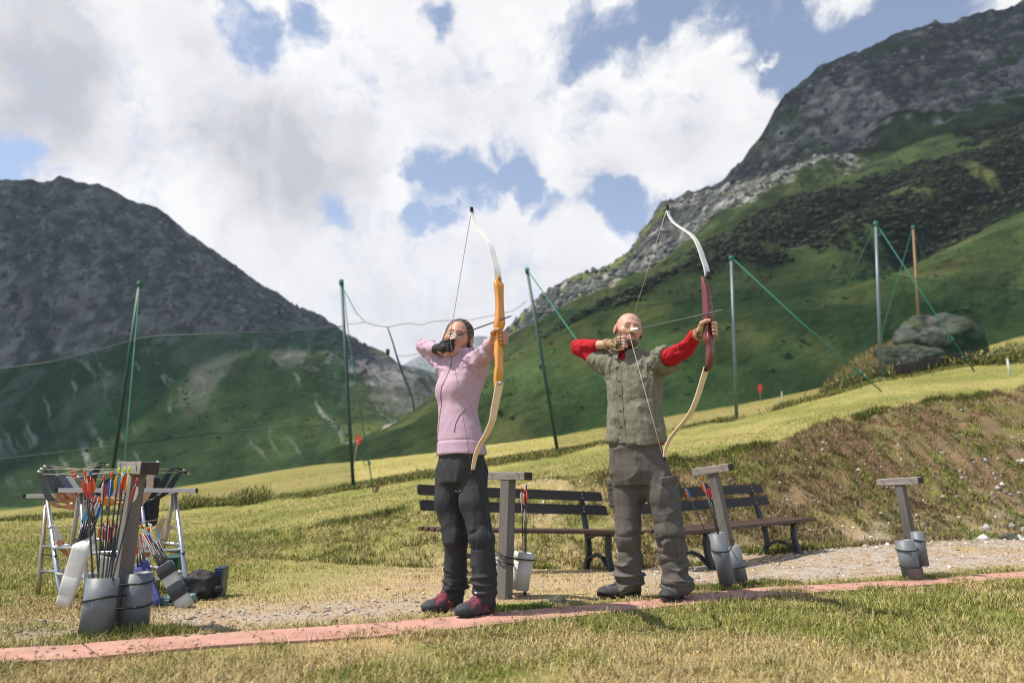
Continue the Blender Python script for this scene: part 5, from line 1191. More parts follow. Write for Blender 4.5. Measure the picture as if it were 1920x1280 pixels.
def resting_bow(label, pix, Y0_, Y1_, m1, m2, wv_, sw=.027, flip=1, m_r=None, rf=(.24, .44)):
    """pix: left tip .. riser ends .. right tip, read left to right; lies riser down across the rack"""
    n = len(pix); P_ = [W(x, y, Y0_ + (Y1_ - Y0_) * i / (n - 1)) for i, (x, y) in enumerate(pix)]
    root = empty('recurve_bow', P_[n // 2], label, 'bow', 'recurve bows lying on the rack'); Q = []
    for i in range(n - 1):
        p0, p1, p2, p3 = P_[max(i - 1, 0)], P_[i], P_[i + 1], P_[min(i + 2, n - 1)]
        for k in range(5):
            t = k / 5; Q.append(.5 * ((2 * p1) + (-p0 + p2) * t + (2 * p0 - 5 * p1 + 4 * p2 - p3) * t * t + (-p0 + 3 * p1 - 3 * p2 + p3) * t ** 3))
    Q.append(P_[-1]); N_ = len(Q); wv_ = Vector(wv_).normalized(); i1, i2 = int(N_ * rf[0]), int(N_ * rf[1])
    hw = lambda i: wv_ * (sw * (1 - .62 * (abs(i - N_ / 2) / (N_ / 2)) ** 2.2))
    MB().ribbon(Q[:i1 + 1], [hw(i) for i in range(i1 + 1)], .006).build('limb', m1, root)
    MB().ribbon(Q[i2:], [hw(i) for i in range(i2, N_)], .006).build('limb', m2, root)
    rings = []
    for i in range(i1 - 1, i2 + 2):
        t = (Q[min(i + 1, N_ - 1)] - Q[max(i - 1, 0)]).normalized(); b_ = t.cross(wv_).normalized(); f_ = (i - i1 + 1) / (i2 - i1 + 2); r_ = .021 + .007 * math.sin(f_ * 9) - .008 * math.exp(-((f_ - .5) / .12) ** 2)
        rings.append([Q[i] - Vector((0, 0, .006)) + b_ * r_ * math.sin(a) * 1.15 + wv_ * .019 * math.cos(a) for a in np.linspace(0, 2 * math.pi, 13)[:-1]])
    MB().loft(rings).build('riser', m_r or m_rwood, root)
    for q in (Q[0], Q[-1]): MB().tube([q - Vector((.01, 0, 0)), q, q + Vector((.014, 0, -.004))], [.007, .008, .006], 8).build('limb_tip', m_bolt, root)
    MB().tube([Q[2], Q[2] + (Q[-3] - Q[2]) * .5, Q[-3]], [.0018, .0026, .0018], 6).build('bowstring', m_strl, root)
    return root
lat = (.35, .93, .1)
resting_bow('slate limbed recurve bow whose left tip is lowest on the rack', [(73, 884), (80, 900), (88, 925), (101, 942), (118, 948), (150, 945), (190, 942), (240, 940), (285, 937), (312, 922), (328, 898), (340, 884), (352, 887)], 4.36, 4.85, m_slate, m_blk, (.8, .6, .1))
resting_bow('slate limbed recurve bow second from the left end of the rack', [(78, 879), (86, 882), (97, 905), (112, 931), (130, 942), (160, 942), (200, 938), (240, 936), (270, 935), (298, 918), (315, 890), (327, 877), (344, 881)], 4.44, 4.95, m_slate, m_blk, (.8, .6, .1))
resting_bow('slate limbed recurve bow third from the left end of the rack', [(84, 874), (93, 877), (107, 902), (122, 926), (140, 938), (170, 939), (200, 934), (225, 930), (240, 926), (255, 905), (267, 890), (276, 887), (285, 891)], 4.52, 5.0, m_slate, m_tan, (.8, .6, .1))
resting_bow('slate and black recurve bow with its right tip standing highest', [(107, 890), (114, 889), (124, 905), (135, 922), (142, 934), (150, 937), (158, 934), (163, 928), (168, 915), (174, 895), (182, 880), (191, 868), (201, 871)], 4.5, 4.7, m_slate, m_blk, (.8, .6, .1))
resting_bow('white limbed recurve bow near the left trestle of the rack', [(122, 896), (129, 895), (138, 908), (146, 922), (152, 934), (164, 938), (176, 934), (185, 926), (190, 914), (198, 903), (206, 898), (214, 896), (222, 902)], 4.55, 4.75, m_white, m_blk, (.8, .6, .1))
resting_bow('tan limbed recurve bow in front of the dark bag on the rack', [(147, 894), (153, 893), (160, 905), (166, 920), (180, 934), (200, 938), (218, 940), (236, 945), (252, 950), (268, 938), (280, 915), (284, 880), (296, 866)], 4.45, 4.6, m_slate, m_tan, (.8, .6, .1), m_r=m_orange, rf=(.40, .62))
resting_bow('white limbed recurve bow on the lower rung at the left', [(93, 988), (100, 985), (107, 1000), (114, 1018), (120, 1030), (135, 1034), (155, 1036), (180, 1036), (200, 1034), (212, 1022), (205, 1000), (190, 992), (176, 988)], 4.45, 4.75, m_white, m_tan, (.35, .93, .1), .024)
resting_bow('tan limbed recurve bow on the lower rung at the right, upper one', [(192, 985), (205, 995), (222, 1010), (236, 1020), (248, 1026), (262, 1028), (275, 1028), (284, 1022), (291, 1008), (297, 992), (303, 978), (308, 971), (316, 972)], 4.7, 4.85, m_tan, m_tan, (.75, .6, .1), .03)
resting_bow('tan limbed recurve bow on the lower rung at the right, lower one', [(200, 995), (212, 1003), (228, 1016), (242, 1026), (256, 1032), (270, 1034), (286, 1034), (297, 1030), (304, 1018), (308, 1002), (313, 992), (318, 986), (325, 989)], 4.6, 4.72, m_tan, m_tan, (.75, .6, .1), .03)

def quiver(label, top, bot, w0, w1, dep, m1, bands=(), flap=False, lip=None):
    """soft flat quiver from mouth to foot"""
    top = Vector(top); bot = Vector(bot); ax = (bot - top); ln = ax.length; ax.normalize(); s_ = ax.cross(Vector((0, 1, 0))).normalized(); s_ = s_ if s_.x > 0 else -s_; f_ = ax.cross(s_).normalized(); f_ = f_ if f_.y < 0 else -f_
    root = empty('quiver', bot, label, 'quiver', 'quivers leaning on the rack'); n = 20
    def ring(t, g_=1., off=0, k=1.0):
        w_ = (w0 + (w1 - w0) * t) * g_; c_ = top + ax * ln * t + f_ * off; dd = dep * g_ * (1 - .35 * t)
        return [c_ + s_ * w_ * math.copysign(abs(math.cos(a)) ** .38, math.cos(a)) + f_ * dd * math.copysign(abs(math.sin(a)) ** .38, math.sin(a)) for a in np.linspace(0, 2 * math.pi, n + 1)[:-1]]
    rings = [ring(t) for t in np.linspace(1, 0, 9)]
    if flap: rings[-1] = [p - ax * ((p - top).dot(s_) / w0 * .035 + .01) * 1.0 + s_ * .0 for p in rings[-1]]
    body = MB().loft(rings + [[top + (p - top) * .88 for p in rings[-1]], [p for p in ring(.5, .82)]]).build('body', m1, root)
    for t0, t1, mt in bands:
        MB().loft([ring(t0, .96), ring(t0 + .01, 1.06), ring(t1 - .01, 1.06), ring(t1, .96)], cap=False).build('pocket', mt, root)
    if flap:
        c_ = top + s_ * w0 * .9; MB().loft([[c_ + ax * .10 + f_ * .006, c_ + ax * .10 - f_ * .004, c_ + ax * .02 + s_ * .03 - f_ * .004, c_ + ax * .02 + s_ * .03 + f_ * .006], [c_ + ax * .0 + f_ * .006, c_ + ax * .0 - f_ * .004, c_ + ax * .0 + s_ * .042 - f_ * .004, c_ + ax * .0 + s_ * .042 + f_ * .006]], smooth=False).build('flap', m1, root)
    return root
m_qw = mat('white_vinyl', (.66, .64, .62), rough=.45, var=.08, vscale=20, bump=.2, bscale=30); m_qb = mat('blue_nylon', (.035, .045, .19), rough=.6, var=.3, vscale=25, bump=.4, bscale=40); m_qg = mat('silver_grey_vinyl', (.42, .41, .42), rough=.4, var=.2, vscale=15); m_qd = mat('dark_vinyl', (.025, .032, .038), rough=.35, var=.2, bump=.2)
qa = (W(157, 1016, 4.12), G(116, 1141)); quiver('white quiver leaning left of the nearest stand, full of dark arrows', qa[0], qa[1], .052, .040, .022, m_qw, [(.52, .80, m_qw)], True)
qb = (W(264, 1058, 4.25), G(290, 1139)); quiver('dark blue quiver right of the nearest stand', qb[0], qb[1], .042, .048, .022, m_qb, [])
qc = (W(307, 1058, 4.16), G(350, 1139)); quiver('silver grey quiver with a dark pocket leaning at the right of the rack', qc[0], qc[1], .046, .046, .022, m_qg, [(.0, .26, m_qd), (.44, .76, m_qd)])
qd = (W(205, 1040, 4.50), G(196, 1118)); quiver('white quiver half hidden behind the nearest stand', qd[0], qd[1], .06, .05, .025, m_qw, [])
def bunch(mouth, foot, spread, nocks, label, group, seed, ln=.66, Yd=.03):
    rr = random.Random(seed); (x0, y0), (x1, y1), n = nocks
    vc = ['white', 'orange', 'yellow', 'blue', 'red', 'white', 'cyan', 'green', 'white']; nc = ['lime', 'orange', 'red', 'lime', 'white', 'orange']
    for i in range(n):
        t = (i + .5) / n; px = x0 + (x1 - x0) * t + rr.uniform(-3, 3); py = y0 + (y1 - y0) * t + rr.uniform(-9, 7)
        a = W(px, py, mouth.y + rr.uniform(-.05, .05)); b = mouth + (foot - mouth) * .12 + Vector(((t - .5) * spread, rr.uniform(-.01, .01), 0))
        col = [rr.choice(vc)] * 2 + [rr.choice(vc)]
        arrow(a, b, col, label, group, 'dark', (b - a).length + .01, rr.choice(nc), 1.0, .9)
bunch(qa[0], qa[1], .07, ((163, 946), (189, 938), 14), 'dark arrow with bright vanes bunched in the white quiver', 'arrows in the white quiver', 1)
bunch(qb[0], qb[1], .05, ((249, 1006), (265, 1003), 10), 'dark arrow with small bright vanes in the blue quiver', 'arrows in the blue quiver', 2)
bunch(qc[0], qc[1], .07, ((262, 994), (289, 995), 14), 'dark arrow with bright vanes in the silver grey quiver', 'arrows in the silver grey quiver', 3)
bunch(qd[0], qd[1], .09, ((189, 992), (232, 983), 18), 'dark arrow with bright vanes in the quiver behind the nearest stand', 'arrows in the half hidden quiver', 4)

# bags and boxes
m_navy = mat('navy_nylon', (.010, .014, .030), rough=.7, var=.4, vscale=18, bump=.6, bscale=25); m_teal = mat('teal_plastic', (.010, .075, .065), rough=.5, var=.15); m_ltea = mat('pale_teal_plastic', (.22, .40, .40), rough=.45, var=.1); m_navyb = mat('navy_plastic', (.018, .035, .085), rough=.4, var=.1)
def soft(name, label, cat, c_, r_, rad, mt, seed, amp, M=None, extra=None):
    def fn(P):
        d = rbox(P, c_, r_, rad, M)
        for e_ in (extra or []): d = smin(d, ell(P, e_[0], e_[1]), .02)
        return d
    V, Fc = surface(fn, np.array(c_) - np.array([.3, .3, .3]), np.array(c_) + np.array([.3, .3, .3]), .007); V = folds(V, Fc, lambda V: (rdg(V, 9, seed, 4) - .6) * amp)
    o = raw(name, V, Fc, mt); tag(o, label, cat); return o
cb = W(274, 940, 4.95); soft('backpack', 'navy backpack hanging in the middle of the bow rack', 'backpack', cb, (.075, .05, .17), .03, m_navy, 3, .03)
cb = W(375, 1112, 4.50); cb.z = .075; o = soft('bag', 'black bag lying on the grass at the right foot of the rack', 'bag', cb, (.085, .08, .065), .02, m_black, 5, .03, extra=[(cb + Vector((-.02, 0, .075)), (.05, .05, .025)), (cb + Vector((.04, -.01, .07)), (.03, .03, .02)), (cb + Vector((.11, -.02, -.02)), (.03, .03, .02))])
def boxthing(nm, label, c_, size, rz, mt, mt2, rx=0):
    root = empty(nm, c_, label, 'box'); Mx = Matrix.Rotation(rz, 3, 'Z') @ Matrix.Rotation(rx, 3, 'X'); MB().box(c_, size, Mx, .008).build('case', mt, root)
    MB().box(Vector(c_) + Mx @ Vector((0, 0, size[2] * .5 + .003)), (size[0] * .97, size[1] * .97, .012), Mx, .004).build('lid', mt2, root)
    MB().box(Vector(c_) + Mx @ Vector((0, -size[1] * .5 - .004, size[2] * .2)), (size[0] * .3, .008, .018), Mx, .002).build('latch', m_cap, root)
g = G(396, 1122); boxthing('case', 'upright navy box behind the black bag', (g.x, g.y + .12, .085), (.055, .16, .17), R(10), m_navyb, m_navyb)
g = G(318, 1136); boxthing('case', 'pale teal flat case on the grass under the silver quiver', (g.x, g.y + .10, .02), (.16, .17, .035), R(8), m_ltea, m_ltea)
g = W(324, 1062, 4.9); boxthing('case', 'dark green crate resting inside the right trestle', (g.x, g.y, g.z), (.09, .12, .13), R(12), m_teal, m_teal, R(8))
MB().bar(W(150, 1078, 4.55), W(232, 1074, 4.85), .16, .02, bev=.004).build('shelf_board', mat('grey_board', (.35, .35, .36), rough=.6, var=.1)); tag(bpy.data.objects['shelf_board'], 'grey board lying on the low rungs of the rack', 'board')

# ================================================================== NET, POLES, ROPES
m_gp = mat('dark_green_pole', (.012, .055, .045), rough=.5, var=.2); m_sp = mat('blue_grey_steel_pole', (.15, .19, .20), rough=.45, metal=.3, var=.15); m_op = mat('orange_brown_pole', (.28, .12, .045), rough=.6, var=.25, vscale=4)
m_rope = mat('green_nylon_rope', (.012, .15, .10), rough=.7, var=.15); m_ropeg = mat('pale_grey_cord', (.30, .30, .29), rough=.8)
def pole(label, base, top, r_, mt):
    base = Vector(base); base.z -= .2; root = empty('net_pole', base, label, 'pole', 'tall poles of the safety net'); t = (Vector(top) - base)
    p_ = MB().tube([base, base + t * .5, Vector(top)], [r_, r_ * .95, r_ * .85], 12).build('shaft', mt, root)
    MB().tube([Vector(top) - t.normalized() * .10, Vector(top) + t.normalized() * .03], r_ * 1.35, 10).build('rope_binding', m_rope, root)
    c_ = base + t * .045; MB().tube([c_ - t.normalized() * .05, c_ + t.normalized() * .05], r_ * 1.5, 10).build('rope_binding', m_rope, root)
def tpt(px, py, Y): p = W(px, py, Y); p.z = tz(p.x, p.y); return p
def rope(label, pts, r_, mt=None, knot=None, grp='green guy ropes of the net poles'):
    r_ *= .6; root = empty('guy_rope', pts[0], label, 'rope', grp); MB().tube(pts, r_, 7).build('rope', mt or m_rope, root)
    if knot is not None:
        c_ = Vector(pts[0]) + (Vector(pts[-1]) - Vector(pts[0])) * knot; k = MB()
        rr = random.Random(5); k.tube([c_ - Vector((0, 0, .05)), c_, c_ + Vector((0, 0, .05))], [r_, r_ * 2.6, r_], 8); k.tube([c_, c_ + Vector((-.06, 0, .07)), c_ + Vector((-.13, 0, .04)), c_ + Vector((-.09, 0, -.05)), c_], r_ * .8, 6); k.build('knot', mt or m_rope, root)
pts_top = [(262, 530, 16.0), (640, 527, 16.2), (988, 505, 17.6), (1371, 482, 19.7), (1642, 418, 20.2), (1712, 425, 27)]
T_ = [W(*p) for p in pts_top]
pole('dark green net pole leaning right, leftmost, above the rack', tpt(205, 925, 16.4), T_[0], .045, m_gp); pole('dark green net pole between the rack and the woman', W(665, 922, 16), T_[1], .042, m_gp)
pole('dark green net pole leaning left, just right of the woman', W(1050, 859, 17.6), T_[2], .045, m_gp); pole('blue grey net pole right of the man', W(1381, 792, 19.7), T_[3], .05, m_sp)
pole('blue grey net pole in front of the boulder', W(1651, 713, 20.2), T_[4], .05, m_sp); pole('orange brown pole behind the boulder', W(1724, 640, 27), T_[5], .055, m_op)
rope('green rope hanging from the leftmost net pole behind the rack', [T_[0], W(232, 885, 14.8), tpt(228, 950, 14.5)], .02, knot=.86)
rope('green guy rope beside the pole between the rack and the woman', [T_[1] + Vector((.05, 0, -.1)), W(655, 640, 15.6), tpt(700, 936, 14.6)], .02, knot=.88)
MB().box(tpt(703, 934, 14.5) + Vector((.03, 0, .07)), (.07, .07, .16), Matrix.Rotation(.3, 3, 'Y'), .01).build('rope_stake', mat('brown_stake', (.22, .09, .04), rough=.8)); tag(bpy.data.objects['rope_stake'], 'short brown stake holding a green rope in the grass', 'stake')
rope('green guy rope running from the pole right of the woman to behind the man', [T_[2], W(1137, 716, 15.5), tpt(1215, 828, 14.0)], .028)
rope('thick green guy rope from the pole right of the man down to the bank top', [T_[3], W(1500, 602, 18.6), tpt(1655, 742, 17.0)], .028, knot=.88)
rope('thin green rope going left from the pole right of the man', [T_[3], W(1335, 565, 21), tpt(1290, 690, 26)], .012)
rope('short cord hanging beside the top of the pole right of the man', [T_[3] + Vector((.05, 0, -.2)), W(1386, 540, 19.8)], .010, knot=.95)
rope('thin green rope going left from the pole in front of the boulder', [T_[4], W(1560, 600, 22), tpt(1505, 725, 28)], .014)
rope('green guy rope crossing in front of the boulder', [T_[4], W(1735, 560, 19.6), tpt(1826, 690, 18.5)], .026, knot=.8)
rope('short cord hanging beside the top of the pole in front of the boulder', [T_[4] + Vector((.08, 0, -.2)), W(1655, 508, 20.2)], .012, knot=.95)
rope('thin rope from the orange pole down left behind the steel pole', [T_[5], W(1655, 618, 25), tpt(1640, 650, 24)], .018)
rope('thin rope from the orange pole down to the boulder top', [T_[5], W(1718, 520, 26), W(1726, 606, 25)], .020)
rope('faint thin rope right of the orange pole', [T_[5], W(1765, 590, 28)], .010)
# green safety net
def net_mat():
    m = bpy.data.materials.new('green_net_mesh'); m.use_nodes = True; T = m.node_tree; P = T.nodes['Principled BSDF']; out = T.nodes['Material Output']
    P.inputs['Base Color'].default_value = (.008, .085, .045, 1); P.inputs['Roughness'].default_value = .9; P.inputs['Specular IOR Level'].default_value = .1
    tr_ = T.nodes.new('ShaderNodeBsdfTransparent'); mxs = T.nodes.new('ShaderNodeMixShader'); tcn = T.nodes.new('ShaderNodeTexCoord'); nz = T.nodes.new('ShaderNodeTexNoise'); nz.inputs['Scale'].default_value = .8; nz.inputs['Detail'].default_value = 5
    T.links.new(tcn.outputs['Object'], nz.inputs['Vector']); mr_ = T.nodes.new('ShaderNodeMapRange'); mr_.inputs['From Min'].default_value = .3; mr_.inputs['From Max'].default_value = .7; mr_.inputs['To Min'].default_value = .24; mr_.inputs['To Max'].default_value = .34
    T.links.new(nz.outputs['Fac'], mr_.inputs['Value']); T.links.new(mr_.outputs[0], mxs.inputs[0]); T.links.new(tr_.outputs[0], mxs.inputs[1]); T.links.new(P.outputs[0], mxs.inputs[2]); T.links.new(mxs.outputs[0], out.inputs['Surface']); return m
m_net = net_mat()
def net(label, top, bot, ropes):
    top = np.array(top, float); bot = np.array(bot, float); V = []
    def along(q, t):
        c_ = np.r_[0, np.cumsum(np.hypot(np.diff(q[:, 0]), np.diff(q[:, 1])))]; c_ /= c_[-1]; return [np.interp(t, c_, q[:, i]) for i in range(3)]
    for i_ in range(90):
        a = W(*along(top, i_ / 89)); b = W(*along(bot, i_ / 89))
        for k in range(14): t = k / 13; p = a + (b - a) * t; p.y += .12 * math.sin(i_ * .9 + 3 * t) * math.sin(t * math.pi); V.append(p[:])
    V = np.array(V); ii = np.arange(90 * 14).reshape(90, 14); Fc = np.stack([ii[:-1, :-1], ii[1:, :-1], ii[1:, 1:], ii[:-1, 1:]], -1).reshape(-1, 4)
    root = empty('safety_net', V[0], label, 'net', 'green safety nets across the field'); raw('netting', V, Fc, m_net, root)
    MB().tube([V[ii[i, 0]] for i in range(90)], .012, 5).build('top_cord', m_gp, root)
    if ropes is not None:
        r_ = np.array(ropes, float); MB().tube([W(x, np.interp(x, r_[:, 0], r_[:, 1]), np.interp(x, r_[:, 0], r_[:, 2])) for x in np.linspace(r_[0, 0], r_[-1, 0], 60)], .012, 5).build('middle_cord', m_gp, root)
net('wide green safety net between the left mountain and the field', [(-260, 735, 16), (-100, 708, 16), (0, 691, 16), (100, 678, 16), (200, 652, 16), (262, 634, 16), (300, 629, 16), (400, 626, 16), (540, 622, 16.2), (646, 611, 16.25)],
    [(-260, 985, 16.2), (0, 974, 16.2), (262, 950, 16.2), (662, 914, 16.1)], [(-200, 895, 16.3), (0, 860, 16.3), (200, 838, 16.3), (400, 812, 16.3), (520, 802, 16.4), (665, 792, 16.5)])
net('green safety net behind the woman and the man up to the boulder', [(1003, 588, 17.6), (1130, 578, 18.2), (1250, 568, 19), (1371, 545, 19.8), (1500, 532, 20), (1642, 512, 20.4), (1780, 530, 21), (1960, 548, 22)],
    [(1048, 850, 17.7), (1381, 782, 20), (1560, 735, 20.6), (1651, 705, 20.6), (1960, 655, 22)], None)
# sagging bare cord between the second and third poles
root = empty('sagging_rope', T_[1], 'bare looping net cord sagging across the sky left of the woman', 'cord')
pt = [(646, 545), (668, 585), (684, 604), (700, 609), (727, 612), (750, 609), (768, 606), (790, 608), (812, 604), (850, 600), (884, 598), (910, 595), (940, 588), (965, 580), (988, 565)]
MB().tube([W(x, y + 1.5 * math.sin(i * 2.1), 16.2 + .1 * i) for i, (x, y) in enumerate(pt)], .010, 5).build('cord', m_ropeg, root)
MB().tube([W(x, y, 16.3) for x, y in [(650, 608), (670, 606), (684, 604)]], .009, 5).build('cord_loop', m_ropeg, root)
MB().tube([W(x, y, 16.9) for x, y in [(726, 612), (736, 640), (744, 668), (755, 700), (765, 725), (774, 748), (777, 770)]], [.02, .02, .025, .03, .022, .022, .02], 6).build('gathered_net', m_gp, root)
MB().tube([W(x, y, 17) for x, y in [(742, 668), (770, 666), (800, 660), (835, 655)]], .010, 5).build('side_cord', m_ropeg, root)
MB().box(W(727, 660, 16.6), (.09, .05, .15), None, .01).build('weight', m_tip, root)
# flags and stakes
m_fred = mat('red_flag_cloth', (.62, .035, .015), rough=.8, var=.1); m_stk = mat('white_stake', (.62, .62, .58), rough=.7)
for px, py, bx, by, Y, lab in [(672, 824, 662, 880, 40, 'small orange red flag in the field between rack and woman'), (1424, 728, 1427, 762, 42, 'small red flag in the field right of the man'), (1816, 622, 1818, 644, 30, 'tiny red flag right of the boulder'), (139, 888, 139, 945, 22, 'small red flag behind the bows on the rack')]:
    top_ = W(px, py - 8, Y); g_ = tpt(bx, by, Y); root = empty('marker_flag', g_, lab, 'flag', 'small red marker flags'); s_ = Y / 1280 * (.6 if px > 1800 else 1); MB().tube([g_, top_], s_ * .7, 6).build('stick', m_ropeg, root)
    MB().ribbon([top_, top_ - Vector((0, 0, s_ * 7)), top_ - Vector((-s_ * 2, 0, s_ * 16))], [Vector((s_ * 4, s_, 0)), Vector((s_ * 5, -s_, 0)), Vector((s_ * 2.5, s_, 0))], s_ * .5).build('flag_cloth', m_fred, root)
for bx, by, h, Y, lab in [(1888, 668, 32, 17, 'white stake in the weeds at the far right'), (1469, 772, 22, 26, 'short pale stake in the field edge right of the man')]:
    g_ = tpt(bx, by, Y); root = empty('stake', g_, lab, 'stake'); t_ = g_ + Vector((0.0, 0, h * Y / 1280)); MB().tube([g_ - Vector((0, 0, .1)), t_ - Vector((0, 0, .02)), t_], [.028, .028, .02], 8).build('stake_post', m_stk, root); MB().tube([t_ - Vector((0, 0, .01)), t_ + Vector((0, 0, .03))], .03, 8).build('stake_cap', m_stk, root)

# ================================================================== BOULDER, MOUND, PLANK
m_bould = mat('lichen_boulder', attr='Col', rough=.95, var=.3, vscale=3, bump=.8, bscale=12)
def boulder(label, c_, r_, seed, sub_=5, amp=.22, name='boulder', colf=None):
    bm = bmesh.new(); bmesh.ops.create_icosphere(bm, subdivisions=sub_, radius=1.0); V = np.array([v.co[:] for v in bm.verts]); Fc = np.array([[v.index for v in f.verts] for f in bm.faces]); bm.free()
    n1 = fbm(V[:, 0] * 1.1 + seed, V[:, 1] * 1.1, V[:, 2] * 1.1, seed=seed) - .5; n2 = ridged(V[:, 0] * 3, V[:, 1] * 3, V[:, 2] * 3, seed=seed + 1) - .5
    rg_ = np.random.default_rng(seed); pn = rg_.normal(size=(16, 3)); pn /= np.linalg.norm(pn, axis=1, keepdims=True); pd = rg_.uniform(.55, .9, 16); dt = V @ pn.T; rad = np.minimum(1.0, (pd / np.maximum(dt, .05)).min(1))
    n3 = fbm(V[:, 0] * 9, V[:, 1] * 9, V[:, 2] * 9, seed=seed + 7, o=4) - .5; V2 = V * (rad * 1.12 + n1 * amp * .9 + n2 * amp * .7 + n3 * amp * .5)[:, None] * np.array(r_) + np.array(c_)
    lich = sstep(.45, .62, fbm(V[:, 0] * 2.5, V[:, 1] * 2.5, V[:, 2] * 2.5, seed=seed + 3)); col = mixc([.020, .022, .020], [.12, .12, .11], sstep(.46, .56, fbm(V[:, 0] * 5, V[:, 1] * 5, V[:, 2] * 5, seed=seed + 9))); col = mixc(col, [.05, .055, .04], sstep(.55, .7, n2 + .5) * .6); col = mixc(col, [.10, .11, .03], sstep(.4, .75, V[:, 2]) * sstep(.5, .6, lich) * .4)
    o = raw(name, V2, Fc, m_bould, col=col); tag(o, label, 'rock'); return o
cb = W(1752, 655, 23.5); g_ = tz(cb.x, cb.y); boulder('big grey lichen covered boulder on the slope at the right', (cb.x, cb.y, cb.z + .05), (1.45, 1.2, 1.15), 5)
cb = W(1700, 668, 23); boulder('lower shoulder rock at the left foot of the big boulder', (cb.x, cb.y, cb.z - .1), (1.0, .8, .62), 9)
cb = W(1605, 720, 21.5); boulder('pale low rock half hidden in weeds left of the boulder', (cb.x, cb.y, cb.z - .05), (.62, .4, .30), 12)
a, b = W(1680, 692, 20.3), W(1824, 662, 21.2); m = MB(); m.bar(a, b, .06, .26, bev=.01).build('timber_board', mat('dark_old_timber', (.06, .052, .045), rough=.9, var=.3, vscale=5, bump=.4)); tag(bpy.data.objects['timber_board'], 'dark timber board lying in front of the boulder', 'board')
# rocky heap lower right
# ================================================================== GRASS, WEEDS, STONES
m_grass = mat('grass_blades', attr='Col', rough=.75, var=.12, vscale=3, spec=.2)
def blades(name, X, Y, Z, ln, wd_, lean, az, col, tipcol, label, bend=.5, kind='stuff', m=None):
    """one bent tapering blade per entry, all in one mesh"""
    n = len(X); d = np.stack([np.cos(az), np.sin(az), np.zeros(n)], 1); fa = az + np.pi / 2 + RNG.uniform(-.9, .9, n); s_ = np.stack([np.cos(fa), np.sin(fa), np.zeros(n)], 1) * (wd_ / 2)[:, None]
    b = np.stack([X, Y, Z - .004], 1); up = np.array([0, 0, 1.])
    l1, l2 = lean * .6, np.clip(lean * (1 + bend), 0, 1.75)
    m1 = b + (d * np.sin(l1)[:, None] + up * np.cos(l1)[:, None]) * (ln * .5)[:, None]; t = m1 + (d * np.sin(l2)[:, None] + up * np.cos(l2)[:, None]) * (ln * .55)[:, None]
    V = np.stack([b - s_, b + s_, m1 - s_ * .8, m1 + s_ * .8, t], 1).reshape(-1, 3); o = np.arange(n)[:, None] * 5
    Fc = np.concatenate([o + [0, 1, 3], o + [0, 3, 2], o + [2, 3, 4]]); cc = np.stack([col * .8, col * .8, col, col, tipcol], 1).reshape(-1, 3)
    ob = raw(name, V, Fc, m or m_grass, col=cc, smooth=False); tag(ob, label, kind=kind); return ob
STRAW = np.array([.48, .37, .185]); GREEN = np.array([.13, .165, .035]); YGR = np.array([.31, .29, .075]); BRN = np.array([.22, .145, .075]); DKG = np.array([.065, .085, .025])
def pick(n, *cw):
    r_ = RNG.random(n); out = np.zeros((n, 3)); a = np.zeros(n)
    tot = sum(w for _, w in cw); acc = np.zeros(n)
    for c, w_ in cw:
        p = w_ / tot; m_ = (r_ >= acc) & (r_ < acc + p + 1e-9); out[m_] = c; acc = acc + p
    return out * RNG.uniform(.75, 1.25, (n, 1))
# lawn, thinning with distance
n = 460000; s = RNG.uniform(-.86, .86, n); Y = np.exp(RNG.uniform(math.log(1.75), math.log(15), n)); X = s * Y
Z, K, S_ = terrain(X, Y); n1 = fbm(X * .8, Y * .8, seed=31); n2 = fbm(X * 3.1, Y * 3.1, seed=33); p0, p1 = path_edges(X)
inp = (Y > p0 + .02 + .10 * sstep(.5, .75, vn(X * 3.3, Y * 0 + 7, seed=12)) + .03 * (vn(X * 9, Y * 0, seed=2) - .5)) & (Y < p1 - .012 + .03 * (vn(X * 7, Y * 0 + 3, seed=3) - .5)); gm = gravel_mask(X, Y, n2)
dry = sstep(0, .4, Y - p1) * (1 - sstep(7.3, 8.6, Y)) * sstep(-2.6, -1.5, X - .12 * (4.5 - Y)); bare = sstep(.40, .62, n2)
bank = sstep(3.0, 3.2, K) * (1 - sstep(3.95, 4.0, K)) * sstep(-.30, .0, S_)
patch = sstep(.60, .70, fbm(X * 2.3, Y * 2.3, seed=44)) * (Y < p0 + .3)
prob = np.where(inp, 0, 1) * (1 - .8 * patch) * (1 - .93 * gm) * (1 - .50 * dry) * (1 - .7 * dry * bare) * (1 - .6 * bank) * (1 - .55 * sstep(4.0, 4.1, K))
k = RNG.random(n) < prob; X, Y, Z, K, n1, n2, dry, S_ = X[k], Y[k], Z[k], K[k], n1[k], n2[k], dry[k], S_[k]; n = len(X)
g_ = .9 * sstep(.44, .68, 1 - (n1 * .55 + n2 * .45)) ; g_ = g_ * (1 - .75 * dry) + .35 * sstep(-1.2, -2.3, X) * sstep(4.3, 5, Y); r_ = RNG.random(n)
col = np.where((r_ < np.clip(g_ + .06, 0, .85))[:, None], pick(n, (GREEN, 2), (YGR, 2.2)), pick(n, (STRAW, 3), (YGR, .8), (BRN, .6), ([.55, .46, .28], .7)))
clump = fbm(X * 6, Y * 6, seed=77, o=3); ln = (.016 + .028 * RNG.random(n) ** 1.5 + .022 * sstep(.52, .7, clump)) * (1 - .35 * dry) * (1 + .05 * np.minimum(Y, 12)); wd_ = .0016 + .00055 * Y
blades('grass', X, Y, Z, ln, wd_, RNG.uniform(.35, 1.45, n), RNG.uniform(0, 2 * np.pi, n), col, col * 1.12, 'short half dry meadow grass')
